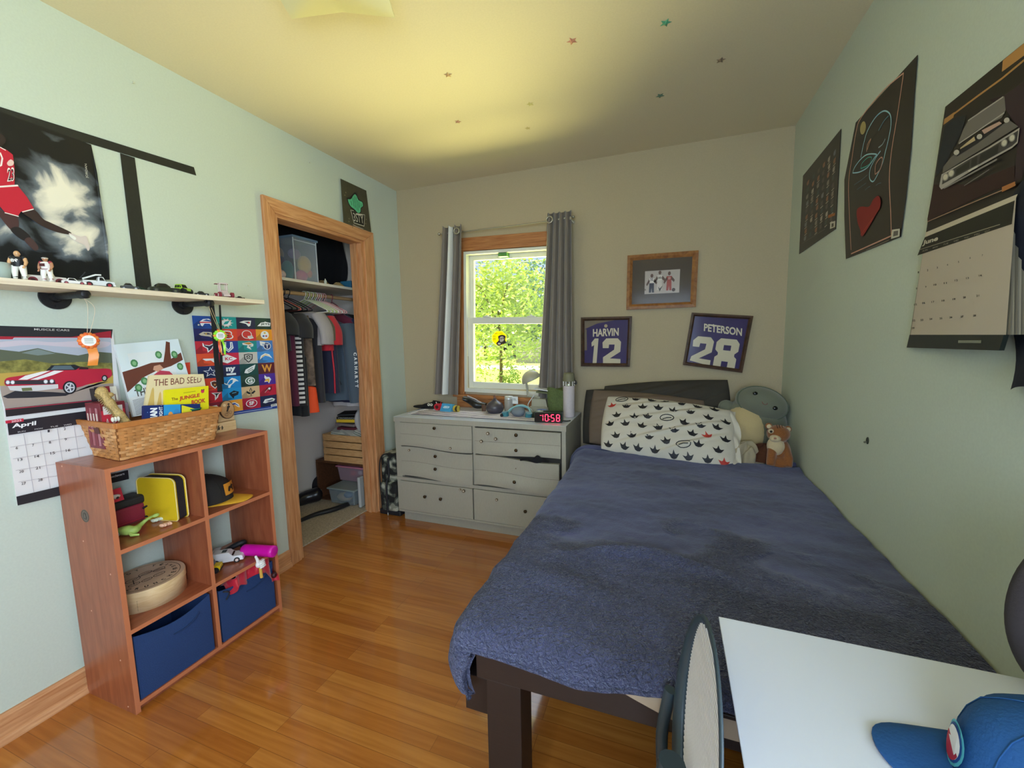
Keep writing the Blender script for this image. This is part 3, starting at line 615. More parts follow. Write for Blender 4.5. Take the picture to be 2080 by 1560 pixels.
Cell(0, 1).poly([(.2, .45), (.4, .25), (.75, .28), (.95, .5), (.72, .55), (.8, .72), (.62, .62), (.5, .6), (.3, .55)], '#c9bfae').poly([(.4, .36), (.62, .34), (.78, .46), (.5, .48)], '#1c1a3c', 3).ell(.52, .42, .05, .06, '#c8a03a', 3.5)
Cell(1, 1).text('B', .3, .8, .14, .86, Wt, 2, .06).text('B', .36, .74, .22, .78, '#e2452e', 2.6, .03).line([(.42, .3), (.6, .42)], .004, Dk, 3).line([(.42, .52), (.62, .6)], .004, Dk, 3).line([(.42, .7), (.6, .76)], .004, Dk, 3)
Cell(2, 1).ell(.5, .46, .27, .36, Wt).ell(.5, .46, .23, .31, '#d93a3a', 2.6).poly([(.52, .6), (.8, .56), (.86, .78), (.62, .86), (.55, .72)], Wt, 3).line([(.6, .68), (.84, .66)], .002, '#6a2a2a', 3.5)
Cell(3, 1).ell(.5, .5, .24, .36, Wt).ell(.5, .32, .06, .08, '#d8b23a', 3).ell(.58, .6, .06, .08, '#c03a3a', 3).ell(.42, .6, .06, .08, '#3a5aa8', 3)
Cell(0, 2).poly([(.32, .12), (.42, .3), (.62, .34), (.75, .22), (.9, .12), (.85, .42), (.7, .7), (.52, .92), (.5, .6), (.32, .4)], Wt).poly([(.37, .22), (.44, .35), (.62, .4), (.82, .24), (.7, .6), (.56, .8), (.55, .55), (.4, .42)], '#1b2140', 3)
Cell(1, 2).poly([(.3, .1), (.42, .1), (.4, .5), (.5, .72), (.6, .5), (.6, .1), (.72, .1), (.76, .6), (.5, .95), (.25, .6)], Wt).line([(.34, .18), (.33, .55), (.5, .84), (.68, .55), (.67, .18)], .003, '#1d3a94', 3)
Cell(2, 2).poly([(.22, .2), (.6, .1), (.82, .3), (.8, .5), (.62, .55), (.7, .8), (.45, .6), (.5, .4), (.25, .35)], Wt).poly([(.26, .2), (.6, .14), (.76, .3), (.55, .34), (.4, .28)], '#c98a3a', 3).poly([(.54, .42), (.74, .44), (.6, .52)], Dk, 3)
Cell(3, 2).poly([(.18, .05), (.5, .15), (.6, .3), (.3, .3), (.42, .45), (.3, .45), (.46, .62), (.2, .4)], Wt).ell(.6, .5, .22, .32, Wt).ell(.6, .5, .18, .26, '#16306a', 2.6).text('T', .5, .7, .34, .68, Wt, 3)
Cell(0, 3).poly([(.25, .42), (.5, .35), (.8, .35), (.96, .5), (.9, .7), (.82, .52), (.76, .75), (.62, .56), (.4, .58)], Wt).poly([(.3, .4), (.6, .3), (.9, .42), (.6, .4)], '#e2502e', 3)
Cell(1, 3).poly([(.1, .3), (.4, .12), (.9, .5), (.4, .88), (.1, .7)], Wt).text('KC', .3, .66, .36, .62, '#d21f48')
Cell(2, 3).poly([(.26, .18), (.5, .12), (.74, .18), (.72, .62), (.5, .92), (.28, .62)], Dk).poly([(.31, .24), (.5, .19), (.69, .24), (.66, .6), (.5, .82), (.34, .6)], '#c8c8c8', 2.6).ell(.5, .42, .11, .16, Dk, 3).ell(.5, .44, .07, .1, '#e8e4de', 3.5).line([(.34, .66), (.62, .3)], .0025, Dk, 3.6).line([(.64, .66), (.38, .3)], .0025, Dk, 3.6)
Cell(3, 3).poly([(.12, .7), (.2, .35), (.45, .14), (.7, .25), (.88, .65), (.66, .45), (.45, .36), (.28, .5)], Wt).poly([(.2, .55), (.3, .36), (.5, .24), (.7, .4), (.46, .31)], '#e8b860', 3)
a = lambda r, R: [(.56+(R if k % 2 == 0 else r)*.8*math.sin(k*math.pi/5), .5-(R if k % 2 == 0 else r)*math.cos(k*math.pi/5)) for k in range(10)]
Cell(0, 4).poly(a(.18, .44), Wt).poly(a(.13, .33), '#1a2a5c', 3)
Cell(1, 4).text('ny', .3, .78, .2, .68, Wt, 2, .05).poly([(.3, .72), (.78, .72), (.78, .88), (.3, .88)], Wt)
Cell(2, 4).poly([(.22, .78), (.3, .5), (.55, .3), (.86, .1), (.78, .5), (.6, .72), (.4, .85)], Wt).line([(.4, .6), (.7, .34)], .003, '#2a4a44', 3).line([(.42, .72), (.72, .5)], .003, '#2a4a44', 3)
Cell(3, 4).text('W', .2, .82, .16, .84, '#e09a3c', 2, .03)
Cell(0, 5).poly([(.5, .3), (.68, .22), (.84, .3), (.88, .6), (.7, .9), (.52, .6)], Wt).poly([(.55, .34), (.68, .28), (.8, .34), (.82, .6), (.7, .8), (.57, .58)], '#5a2a1c', 3).ell(.7, .55, .05, .07, '#d8a060', 3.5)
Cell(1, 5).poly([(.08, .42), (.28, .6), (.4, .3), (.55, .12), (.72, .2), (.9, .45), (.74, .42), (.6, .6), (.5, .7), (.42, .95), (.32, .9), (.36, .72), (.2, .62)], Wt).poly([(.3, .62), (.46, .3), (.6, .26), (.56, .55), (.4, .68)], '#1188d0', 3)
Cell(2, 5).ell(.5, .5, .27, .33, Wt).ell(.5, .5, .22, .26, '#3a6a50', 2.6).text('G', .36, .64, .3, .7, Wt, 3, .05)
Cell(3, 5).poly([(.34, .1), (.46, .3), (.62, .32), (.72, .55), (.66, .7), (.58, .9), (.5, .72), (.3, .75), (.4, .55), (.32, .35)], Wt).poly([(.4, .5), (.6, .46), (.62, .7), (.54, .84), (.5, .66), (.3, .7)], '#eab83c', 3)
Cell(0, 6).poly([(.5, .2), (.98, .25), (.85, .4), (.8, .62), (.64, .85), (.66, .45)], Wt).poly([(.58, .27), (.9, .29), (.78, .4), (.7, .66), (.7, .38)], Dk, 3)
Cell(1, 6).poly([(.35, .4), (.6, .2), (.86, .35), (.8, .6), (.6, .7), (.56, .9), (.42, .62)], '#141c26').line([(.5, .42), (.72, .38)], .003, '#6ac0e8', 3)
Cell(2, 6).poly([(.5, .1), (.58, .35), (.54, .55), (.7, .38), (.76, .5), (.62, .68), (.54, .66), (.5, .92), (.46, .66), (.38, .68), (.24, .5), (.3, .38), (.46, .55), (.42, .35)], Dk).poly([(.5, .2), (.54, .38), (.5, .8), (.46, .38)], '#d8b888', 3)
Cell(3, 6).poly([(.25, .6), (.4, .3), (.75, .15), (.72, .5), (.6, .7), (.5, .5)], '#7a1428').ell(.58, .38, .07, .1, Wt, 3).line([(.3, .7), (.5, .4)], .003, '#c8b0a8', 3)
Cell(0, 7).poly([(.3, .3), (.7, .25), (.8, .5), (.6, .75)], Wt)
Cell(1, 7).poly([(.2, .62), (.34, .25), (.6, .2), (.8, .42), (.84, .7), (.7, .6), (.6, .42), (.42, .42), (.36, .62)], Wt).poly([(.3, .6), (.4, .3), (.6, .27), (.76, .5), (.8, .62), (.62, .4), (.4, .42)], '#26409c', 3)
Cell(2, 7).ell(.5, .5, .32, .34, Wt).ell(.5, .5, .28, .29, '#b8183c', 2.6).text('SF', .36, .64, .32, .66, Wt, 3, .04)
Cell(3, 7).poly([(.15, .6), (.28, .32), (.7, .25), (.9, .4), (.82, .58), (.5, .6), (.3, .68)], Wt).poly([(.3, .5), (.7, .4), (.8, .48), (.5, .55)], '#16224a', 3).ell(.72, .42, .04, .05, '#7ab83c', 3.5)
Cell(3, 7).poly([(.62, .86), (.98, .84), (.98, 1.06), (.62, 1.08)], Wt, 4)
for k in range(8): Cell(3, 7).line([(.67+k*.035, .88), (.67+k*.035, 1.02)], .0015 if k % 3 else .0025, Dk, 4.5)
pg.mb.stroke([G(.36, .985)+V3((.001, 0, 0)), G(.92, .985)+V3((.001, 0, 0))], .003, '#b8c4dc', (1, 0, 0))
o = obj('football_logo_poster', pg.mb); tag(o, 'colourful grid poster of football team logos under the wall shelf', 'poster')
# --- cactus picture above the closet door ------------------------------------
pg = Page(X, .0, 1); c = lambda *p: K(p, 7.09, 560, 380)
A = [at(p[0], p[1], X, .0) for p in ((690, 364), (742, 386), (749, 471), (693, 453))]
A = [V3((x, p.y, z)) for p, x, z in zip(A, (.006, .006, .02, .02), (2.41, 2.413, 2.1225, 2.1225))]
mc = mat('chalkboard_paper', '#4d4936', .7, var=.2, scale=12)
mb = MB().prism(A, (.0025, 0, 0), mc)
def cq(p, l=1):
    q = at(p[0], p[1], X, .01); t_ = (2.412-q.z)/.29; return V3((.0088+.0138*t_+l*.0006, q.y, q.z))
CC = lambda *p: [cq(k) for k in c(*p)]
def cpoly(pts, col, l): mb.poly([cq(k, l) for k in c(*pts)], col)
def cline(pts, w, col, l): mb.stroke([cq(k, l) for k in c(*pts)], w, col, (1, 0, .05))
def crv(pts, k=4): return [(p.x, p.y) for p in spline([V3((a[0], a[1], 0)) for a in pts], k)]
out = crv([(1010, 150), (1060, 150), (1100, 110), (1135, 75), (1165, 100), (1190, 170), (1250, 215), (1255, 280), (1225, 310), (1215, 370), (1175, 385), (1130, 350), (1060, 290), (1030, 230), (1010, 150)])
cpoly(out, '#1c1a16', 1)
ins = crv([(1030, 175), (1075, 175), (1110, 125), (1135, 105), (1160, 130), (1185, 190), (1238, 220), (1245, 275), (1215, 300), (1205, 360), (1170, 375), (1130, 330), (1068, 278), (1040, 225), (1030, 175)])
cpoly(ins, mat('cactus_green', '#63c796', .6, var=.15, scale=40), 2)
for x0, y0, x1, y1 in ((1070, 200, 1085, 265), (1100, 160, 1112, 280), (1125, 140, 1135, 300), (1150, 150, 1158, 330), (1172, 190, 1176, 340), (1195, 215, 1195, 300), (1218, 235, 1222, 280)): cline([(x0, y0), ((x0+x1)/2+5, (y0+y1)/2), (x1, y1)], .004, '#1d6a4c', 3)
cpoly([(1065, 335), (1110, 350), (1150, 385), (1265, 405), (1250, 570), (1105, 520)], '#15140f', 2)
cline([(1105, 345), (1065, 330), (1105, 518), (1252, 566), (1266, 402), (1150, 385)], .006, '#cfcabc', 3)
mb.text('3STY', cq(c((1105, 495))[0], 3), cq(c((1250, 530))[0], 3), cq(c((1095, 370))[0], 3), '#d8d4c4')
cline([(1150, 388), (1170, 400), (1190, 392), (1215, 405), (1240, 398)], .005, '#d8d4c4', 3); cline([(1090, 545), (1150, 575), (1240, 610)], .006, '#b5a494', 2)
for p in ((1000, 70), (985, 110), (1035, 450), (1030, 490), (1285, 460), (1275, 520), (1080, 570)): cline([p, (p[0]+6, p[1]+18)], .008, '#7d7558', 2)
o = obj('cactus_drawing', mb); tag(o, 'dark drawing of a green cactus in a pot leaning above the closet door frame', 'drawing')
# --- rosettes ----------------------------------------------------------------
def rosette(ctr, r, ccol, mainc, label, tails, strings, hang, frill=14, loc=None):
    t = thing('ribbon_rosette', label, 'ribbon', ctr); ctr = V3(ctr); nx = V3((1, -.35, .0)).normalized(); e1 = V3((.35, 1, 0)).normalized(); e2 = V3((0, 0, 1))
    f = MB()
    for k in range(frill):
        a = 2*math.pi*k/frill; p = ctr+(e1*math.cos(a)+e2*math.sin(a))*r
        f.ball(p, (.008, .011, .008), mainc[k % len(mainc)], rot=(math.degrees(a), 0, 0), n=10, k=6)
    obj('pleats', f, t)
    bt = MB().cyl(ctr+nx*.004, ctr+nx*.008, r*.98, ink(ccol, .4), n=30)
    g = nx*.0086
    for k, zz in enumerate((.4, .15, -.1, -.4)): bt.stroke([ctr+g-e1*r*.6+e2*r*zz, ctr+g+e1*r*.6+e2*r*zz], .0015, '#55504a', nx)
    obj('button', bt, t)
    for pts, w, col in tails:
        m_ = MB(); P = [V3(p) for p in pts]; N = len(P)
        m_.sheet(lambda u, v: P[min(int(v*(N-1)), N-2)].lerp(P[min(int(v*(N-1)), N-2)+1], v*(N-1)-min(int(v*(N-1)), N-2))+e1*(w*(u-.5))+nx*(.002*math.sin(v*9+u*2)), 2, 12, mat('ribbon_'+col.strip('#'), col, .35)); obj('ribbon_tail', m_, t)
    for pts, rr, col in strings: obj('string', MB().tube(spline(pts), rr, ink(col), 6), t)
    return t
p = at(180, 692, X, .165); yb = .69
rosette(p, .019, '#efece4', ['#e8672c', '#ee8440'], 'orange ribbon rosette hanging by a string from the left pipe bracket', [([(p.x, p.y+.004, p.z-.015), (p.x+.004, p.y+.008, p.z-.05), (p.x, p.y+.002, p.z-.088)], .026, '#f0903a')],
        [([(.178, .69, 1.49), (.172, .70, 1.46), (p.x, p.y-.002, p.z+.02)], .0007, '#e4d4bc'), ([(.178, .69, 1.49), (.18, .715, 1.455), (p.x, p.y+.004, p.z+.02)], .0007, '#e4d4bc')], None)
p = at(447, 682, X, .2)
rosette(p, .017, '#f2f0ea', ['#8ce02c', '#f0a43a', '#9aec3c'], 'lime and orange ribbon rosette hanging from the right pipe bracket', [([(p.x, p.y+.006, p.z-.015), (p.x+.003, p.y+.013, p.z-.045), (p.x, p.y+.014, p.z-.085)], .009, '#a4ee3c'), ([(p.x-.003, p.y-.001, p.z-.015), (p.x, p.y+.0, p.z-.085)], .006, '#e0a060'), ([(p.x-.004, p.y-.006, p.z-.015), (p.x-.003, p.y-.005, p.z-.075)], .007, '#f05a2c')],
        [([(.18, 1.112, 1.49), (.19, 1.115, 1.45), (p.x, p.y, p.z+.02)], .0009, '#c8b080'), ([(.18, 1.12, 1.49), (.19, 1.125, 1.45), (p.x, p.y+.004, p.z+.02)], .0009, '#c8b080')], None)
# black medal ribbon over the right bracket
mb = MB(); mk = mat('black_satin_ribbon', '#17161a', .4)
def rib(a, b, w0, w1, col):
    a, b = V3(a), V3(b); e = V3((.25, 1, 0)).normalized()
    mb.sheet(lambda u, v: a.lerp(b, v)+e*((u-.5)*lerp(w0, w1, v))+V3((.002*math.sin(v*7), 0, 0)), 2, 14, col)
p1, p2, p3, p4 = at(433, 622, X, .182), at(448, 800, X, .19), at(444, 618, X, .176), at(452, 790, X, .186)
rib((p1.x, p1.y-.006, 1.503), (p2.x, p2.y-.002, p2.z+.01), .019, .021, mk); rib((p3.x-.01, p3.y+.012, 1.5), (p4.x-.012, p4.y+.009, p4.z+.02), .008, .014, mk)
mb.tube([(.181, 1.096+.02*k/6, 1.5035+.013*math.sin(math.pi*k/6)) for k in range(7)], .003, mk, 6)
o = obj('medal_ribbon', mb); tag(o, 'black medal ribbon looped over the right pipe bracket, hanging over the logo poster', 'ribbon')
# ================================================================ BOOKCASE
m_ch = wood('cherry_laminate', '#8f4a2f', '#a8603f', (9, 9, 1.2), .38, 5, .15)
m_chh = wood('cherry_laminate_flat', '#8f4a2f', '#a8603f', (9, 1.2, 9), .32, 5, .25)
m_edge = mat('cherry_edge_band', '#c4764f', .5)
BX0, BX1, BY0, BY1, BH, T_ = .02, .313, .623, 1.236, .911, .0155
bk = thing('bookcase', 'cherry six-cube open bookcase against the pale blue wall', 'bookcase', (.16, .93, 0))
def panel(nm, x0, x1, y0, y1, z0, z1, m, label=None):
    return obj(nm, MB().box(x0, x1-.0006, y0, y1, z0, z1, m).box(x1-.0006, x1, y0, y1, z0, z1, m_edge), bk, label=label)
ym = (BY0+BY1)/2
sd = panel('side_panel', BX0, BX1, BY0, BY0+T_, 0, BH, m_ch); panel('side_panel', BX0, BX1, BY1-T_, BY1, 0, BH, m_ch)
panel('top_panel', BX0, BX1, BY0+T_, BY1-T_, BH-T_, BH, m_chh); panel('bottom_panel', BX0, BX1, BY0+T_, BY1-T_, .022, .022+T_, m_chh)
panel('divider', BX0, BX1, ym-T_/2, ym+T_/2, .022+T_, BH-T_, m_ch)
ZA, ZB = .617, .317
for a, b in ((BY0+T_, ym-T_/2), (ym+T_/2, BY1-T_)):
    for z in (ZA, ZB): panel('shelf_board', BX0, BX1, a, b, z-T_, z, m_chh)
obj('kick_rail', MB().box(BX1-.03, BX1-.018, BY0+T_, BY1-T_, 0, .022, m_ch), bk)
s_ = MB(); q = at(173, 1048, Y, BY0)
s_.cyl((q.x, BY0, q.z), (q.x, BY0-.0006, q.z), .0235, ink('#6e6258'), n=32, sm=False)
s_.tube([(q.x+.021*math.cos(a), BY0-.0006, q.z+.021*math.sin(a)) for a in [k*math.pi/12 for k in range(24)]], .0008, ink('#3c3430'), 5, closed=True)
s_.poly([(q.x+a*.001, BY0-.001, q.z+b*.001) for a, b in ((-10, -12), (8, -13), (12, -4), (8, 2), (10, 9), (0, 14), (-9, 10), (-12, 2))], '#4b423c')
s_.poly([(q.x+a*.001, BY0-.0014, q.z+b*.001) for a, b in ((-4, -8), (4, -8), (5, 0), (3, 7), (-4, 6))], '#6e6258')
obj('sticker', s_, sd, label='round grey sticker')
for yy, zz in ((.13, .63), (.27, .53), (.12, .36), (.26, .2), (.27, .02), (.06, .9)): obj('peg_cap', MB().cyl((yy, BY0, zz), (yy, BY0-.0008, zz), .003, ink('#d8a890'), n=10), sd)
# --- basket ------------------------------------------------------------------
m_wick = mat('woven_ash_splint', '#c98a4e', .5, var=.22, scale=30, bump=.1)
m_wick2 = mat('woven_ash_splint_light', '#d9a066', .5, var=.15, scale=30); m_rim = mat('basket_rim', '#c27a3c', .5, var=.1)
ba = thing('basket', 'woven wood splint basket full of books on the bookcase', 'basket', (.15, .87, BH))
b0 = [(.042, .722), (.24, .703), (.25, 1.035), (.055, 1.045)]; b1 = [(.008, .704), (.27, .688), (.28, 1.05), (.02, 1.062)]
bz = [(V3((a[0], a[1], BH+.002)), V3((b[0], b[1], BH+.142))) for a, b in zip(b0, b1)]
wv = MB(); NR = 11
for s in range(4):
    (a0, a1), (c0, c1) = bz[s], bz[(s+1) % 4]
    L = (c0-a0).length; n = max(6, round(L/.024)); nrm = (c0-a0).cross(a1-a0).normalized(); ctr = sum((k[0] for k in bz), V3())/4
    if nrm.dot(a0-ctr) < 0: nrm = -nrm
    def S(u, v): return a0.lerp(c0, u).lerp(a1.lerp(c1, u), v)
    if s != 3 or True:
        wv.hexa([S(0, 0), S(1, 0), S(1, 0)-nrm*.002, S(0, 0)-nrm*.002, S(0, 1), S(1, 1), S(1, 1)-nrm*.002, S(0, 1)-nrm*.002], mat('basket_inner', '#8a5426', .7))
    for k in range(n):   # uprights
        u0, u1 = (k+.2)/n, (k+.8)/n
        wv.hexa([S(u0, 0), S(u1, 0), S(u1, 0)+nrm*.002, S(u0, 0)+nrm*.002, S(u0, .97), S(u1, .97), S(u1, .97)+nrm*.002, S(u0, .97)+nrm*.002], m_wick)
    for r in range(NR):
        v0, v1 = r/NR*.95+.005, (r+.86)/NR*.95+.005
        for k in range(n):
            if (k+r) % 2: continue
            u0, u1 = max(0, (k-.32)/n), min(1, (k+1.32)/n)
            if s == 0 and 6 <= r <= 9 and .42 < (u0+u1)/2 < .62: continue
            pr = []
            for v in (v0, v1):
                for u, h in ((u0, .001), (lerp(u0, u1, .25), .0045), (lerp(u0, u1, .75), .0045), (u1, .001)): pr.append(S(u, v)+nrm*h)
            wv.add(pr, [(0, 1, 5, 4), (1, 2, 6, 5), (2, 3, 7, 6)], m_wick2 if (k*7+r*3) % 5 < 2 else m_wick, True)
            wv.add([pr[1], pr[2], pr[2]-nrm*.003, pr[1]-nrm*.003, pr[5], pr[6], pr[6]-nrm*.003, pr[5]-nrm*.003], [(0, 1, 2, 3), (4, 5, 6, 7)], m_wick)
wv.poly([k[0] for k in bz], m_wick)
obj('woven_body', wv, ba)
rm = MB(); ct = sum((k[1] for k in bz), V3())/4
for s in range(4):
    a, c_ = bz[s][1], bz[(s+1) % 4][1]; n_ = (c_-a).cross(V3((0, 0, 1))).normalized()
    if n_.dot(a-ct) < 0: n_ = -n_
    rm.hexa([a+n_*.006-V3((0, 0, .02)), c_+n_*.006-V3((0, 0, .02)), c_-n_*.004-V3((0, 0, .02)), a-n_*.004-V3((0, 0, .02)), a+n_*.008, c_+n_*.008, c_-n_*.004, a-n_*.004], m_rim)
obj('rim', rm, ba, bevel=.002)
a0, a1 = bz[0]; c0, c1 = bz[1]
def SS(u, v, o): return a0.lerp(c0, u).lerp(a1.lerp(c1, u), v)+V3((0, -1, -.3)).normalized()*o
obj('handle_hole', MB().poly([SS(.42, .68, .0052), SS(.57, .68, .0052), SS(.57, .84, .0052), SS(.42, .84, .0052)], '#5c1a1a'), ba, label='dark red handle opening')
# --- things in the basket ----------------------------------------------------
def slabq(name, q, th, label, cat, col, edge='#efe8dc', art=None, group=None):
    """book / board: q = 4 corners (bl, br, tr, tl) of its front cover, th = thickness behind"""
    q = [V3(p) for p in q]; n = (q[1]-q[0]).cross(q[3]-q[0]).normalized(); t = thing(name, label, cat, (q[0]+q[1])/2, group)
    mb = MB().prism(q, -n*.0015, ink(col, .35)); b2 = [p-n*(th-.0015) for p in q]; mb.prism(b2, -n*.0015, ink(col, .35))
    mb.prism([q[0], q[3], q[3]-n*th, q[0]-n*th], (q[0]-q[1]).normalized()*.0012, ink(col, .35))
    ctr = sum(q, V3())/4
    pg_ = [p+(ctr-p).normalized()*.003-n*.0015 for p in q]
    if art:
        def P(u, v, l=1): return q[0].lerp(q[1], u).lerp(q[3].lerp(q[2], u), v)+n*(.0004*l)
        art(mb, P, n)
    obj('cover', mb, t); obj('pages', MB().prism(pg_, -n*(th-.003), ink(edge)), t)
    return t
def bk4(p0, p1, p2, p3, xs):
    return [at(p[0], p[1], X, x) for p, x in zip((p0, p1, p2, p3), xs)]
J = lambda *p: K(p, 6, 140, 680)
# tall white picture book with painted branch: leans back on the wall
def art_tree(mb, P, n):
    br = '#6e3a2c'
    mb.poly([P(0, .26, 1), P(1, .36, 1), P(1, 1, 1), P(0, 1, 1)], '#e6f1f6')
    mb.poly([P(u, v, 2) for u, v in ((.0, .62), (.25, .66), (.45, .7), (.7, .69), (.98, .8), (.98, .69), (.75, .62), (.5, .58), (.3, .52), (.0, .34))], br)
    mb.poly([P(u, v, 2) for u, v in ((.64, .68), (.72, .84), (.78, .98), (.84, .96), (.8, .82), (.78, .68))], br)
    for a, b in ((.2, .72), (.17, .38), (.28, .46), (.6, .8), (.86, .78), (.9, .6)):
        mb.poly([P(a+.055*math.cos(k*.6), b+.055*math.sin(k*.6), 3) for k in range(10)], '#4f8a58'); mb.poly([P(a+.03*math.cos(k*.6), b+.03*math.sin(k*.6), 4) for k in range(10)], '#8fc08a')
    mb.poly([P(u, v, 3) for u, v in ((.38, .4), (.42, .52), (.55, .58), (.7, .55), (.78, .45), (.8, .38))], '#c9405a')
    mb.poly([P(u, v, 3) for u, v in ((.45, .6), (.52, .56), (.62, .6), (.58, .66), (.48, .65))], '#d8a084')
    for k in range(7): mb.poly([P(.5+k*.045, .4, 3.5), P(.53+k*.045, .4, 3.5), P(.52+k*.05, .47+(k % 2)*.03, 3.5)], '#7a3a6a')
    mb.text('THE GOOD', P(.1, .26, 2), P(.7, .3, 2), P(.1, .36, 2), '#4a4440', .02)
    for k in range(12): mb.stroke([P(.04, .22-k*.018, 2), P(.34, .24-k*.018, 2)], .0015, '#6a6460', n)
slabq('picture_book', bk4(*J((790, 1000), (1560, 860), (1330, 50), (560, 118)), (.07, .075, .022, .022)), .012, 'tall white picture book with a painted branch and green leaves, tallest in the basket', 'book', '#eef2f4', art=art_tree)
def art_red(mb, P, n): mb.poly([P(.75, .3, 1), P(.98, .3, 1), P(.98, .5, 1), P(.75, .5, 1)], '#f0e4e0')
slabq('picture_book', bk4(*J((1240, 900), (1500, 860), (1475, 335), (1215, 360)), (.05, .05, .018, .018)), .008, 'red book just showing behind the white picture book', 'book', '#d8432e', art=art_red)
def art_seed(mb, P, n):
    mb.text('THE BAD SEED', P(.09, .7, 1), P(.93, .78, 1), P(.08, .88, 1), '#7a3228', .0)
    for a, h, w in ((.08, .62, .06), (.2, .5, .05), (.3, .52, .05)):
        mb.poly([P(a-w, .0, 1), P(a+w, .0, 1), P(a+w*.3, h, 1), P(a, h+.06, 1), P(a-w*.3, h, 1)], '#dcb96a')
slabq('picture_book', bk4(*J((915, 960), (1720, 940), (1640, 478), (985, 492)), (.165, .165, .13, .13)), .01, 'cream picture book titled The Bad Seed in brown capitals', 'book', '#f2dfb2', art=art_seed)
def art_jb(mb, P, n):
    mb.text('The', P(.13, .52, 1), P(.27, .53, 1), P(.13, .64, 1), '#8a5a1c', .02); mb.text('JUNGLE', P(.3, .46, 1), P(.78, .55, 1), P(.3, .66, 1), '#c8502c', .05); mb.text('BOOK', P(.58, .3, 1), P(.92, .35, 1), P(.58, .48, 1), '#c8502c', .05)
    mb.stroke([P(.4, .8, 1), P(.68, .83, 1)], .0016, '#8a7a1c', n)
    mb.poly([P(.85+.045*math.cos(k*.7), .8+.07*math.sin(k*.7), 1) for k in range(9)], '#d8325a'); 
    for u in (.83, .88): mb.poly([P(u+.016*math.cos(k*.9), .86+.025*math.sin(k*.9), 2) for k in range(7)], '#2a2a30')
slabq('picture_book', bk4(*J((1175, 960), (1705, 930), (1700, 622), (1175, 672)), (.215, .215, .19, .19)), .012, 'bright yellow book titled The Jungle Book in orange letters', 'book', '#f2e41c', art=art_jb)
def art_dm(mb, P, n):
    mb.poly([P(.32, 0, 1), P(.62, 0, 1), P(.62, 1, 1), P(.32, 1, 1)], '#2a9ad8')
    mb.text('MAN', P(.21, .1, 2), P(.21, .85, 2), P(.09, .1, 2), '#f4f4f6', .06); mb.text('NIGHT', P(.3, .2, 2), P(.3, .9, 2), P(.24, .2, 2), '#f4f4f6', .02)
    for k in range(14): mb.poly([P(.02+(k*37 % 30)/100+.006*math.cos(a), .1+(k*53 % 85)/100+.03*math.sin(a), 1.5) for a in (0, 1.57, 3.14, 4.71)], '#9ab8e8')
    mb.poly([P(.44+.05*math.cos(k*.6), .3+.3*math.sin(k*.6), 2) for k in range(10)], '#e89a4c'); mb.poly([P(.55+.06*math.cos(k*.6), .45+.3*math.sin(k*.6), 2) for k in range(10)], '#3a8ac8')
    mb.poly([P(.64, .1, 2), P(.98, .1, 2), P(.98, .6, 2), P(.64, .95, 2)], '#e8dc2c')
slabq('comic_book', bk4(*J((920, 1090), (1600, 1030), (1600, 840), (920, 862)), (.25, .25, .238, .238)), .014, 'dark blue comic book with white sideways letters at the front of the basket', 'book', '#1c2f6c', art=art_dm)
# teal tapered cup
q = at(398, 833, X, .235); o = obj('toy_cup', MB().lathe([(.014, -.06), (.02, 0), (.0235, .0), (.0235, .004), (.019, .004), (.019, 0)], (q.x, q.y-.005, 1.055), mat('teal_plastic', '#1f6a58', .4))); tag(o, 'dark teal flared cup standing in the basket in front of the yellow book', 'cup')
# left group of books standing on their ends: spines
for i, (a, b, cl, lb, x0, h) in enumerate(((375, 420, '#1f1c22', 'black-spined book standing at the left end of the row behind the tan toy', .06, 1.165), (432, 505, '#26222a', 'thick black book with a white band, second in the row behind the tan toy', .07, 1.17),
                                      (520, 560, '#8a2030', 'dark red book leaning left beside the thick black book', .075, 1.17), (575, 640, '#e4dccf', 'cream-spined book with a red foot between the dark red book and the white picture book', .08, 1.168))):
    A_ = at(*J((a, 800))[0], X, x0); B_ = at(*J((b, 800))[0], X, x0)
    def art(mb, P, n, i=i):
        mb.poly([P(.1, .0, 1), P(.9, .0, 1), P(.9, .2, 1), P(.1, .2, 1)], ['#c8c4c0', '#d8d0c8', '#d8a8a0', '#b02a38'][i]); mb.stroke([P(.5, .45, 1), P(.5, .85, 1)], .003, ['#a8a4a0', '#a8a4a8', '#e0b8b0', '#8a5a50'][i], n)
    slabq('book', [(x0, A_.y, .97), (x0, B_.y, .97), (x0-.012, B_.y-.006, h), (x0-.012, A_.y-.006, h)], .03, lb, 'book', cl, art=art)
# boxed set, red, at the left end
q0 = at(*J((130, 1050))[0], X, .1); q1 = at(*J((440, 1075))[0], X, .19)
bxm = MB().box(.075, .165, .70, .775, .95, 1.118, mat('maroon_card', '#7c2530', .4))
for k in range(4):
    bxm.poly([(.08+k*.018, .6995, .96), (.094+k*.018, .6995, .96), (.094+k*.018, .6995, 1.1), (.08+k*.018, .6995, 1.1)], ['#8a3440', '#a8606a', '#8a3440', '#b87880'][k])
    bxm.poly([(.083+k*.018, .699, 1.03), (.092+k*.018, .699, 1.03), (.092+k*.018, .699, 1.08), (.083+k*.018, .699, 1.08)], '#d8c4bc')
bxm.poly([(.1655, .702, .96), (.1655, .772, .96), (.1655, .772, 1.09), (.1655, .702, 1.09)], '#c4283a'); bxm.poly([(.166, .708, 1.075), (.166, .766, 1.075), (.166, .766, 1.105), (.166, .708, 1.105)], '#e0d4cc')
for k in range(3): bxm.text('ABC'[k]*1, (.1662, .712+.02*k, 1.04), (.1662, .722+.02*k, 1.04), (.1662, .712+.02*k, 1.06), '#e8d0c8')
o = obj('boxed_book_set', bxm, bevel=.001); tag(o, 'maroon and red slipcase of small books at the left end of the basket', 'book set')
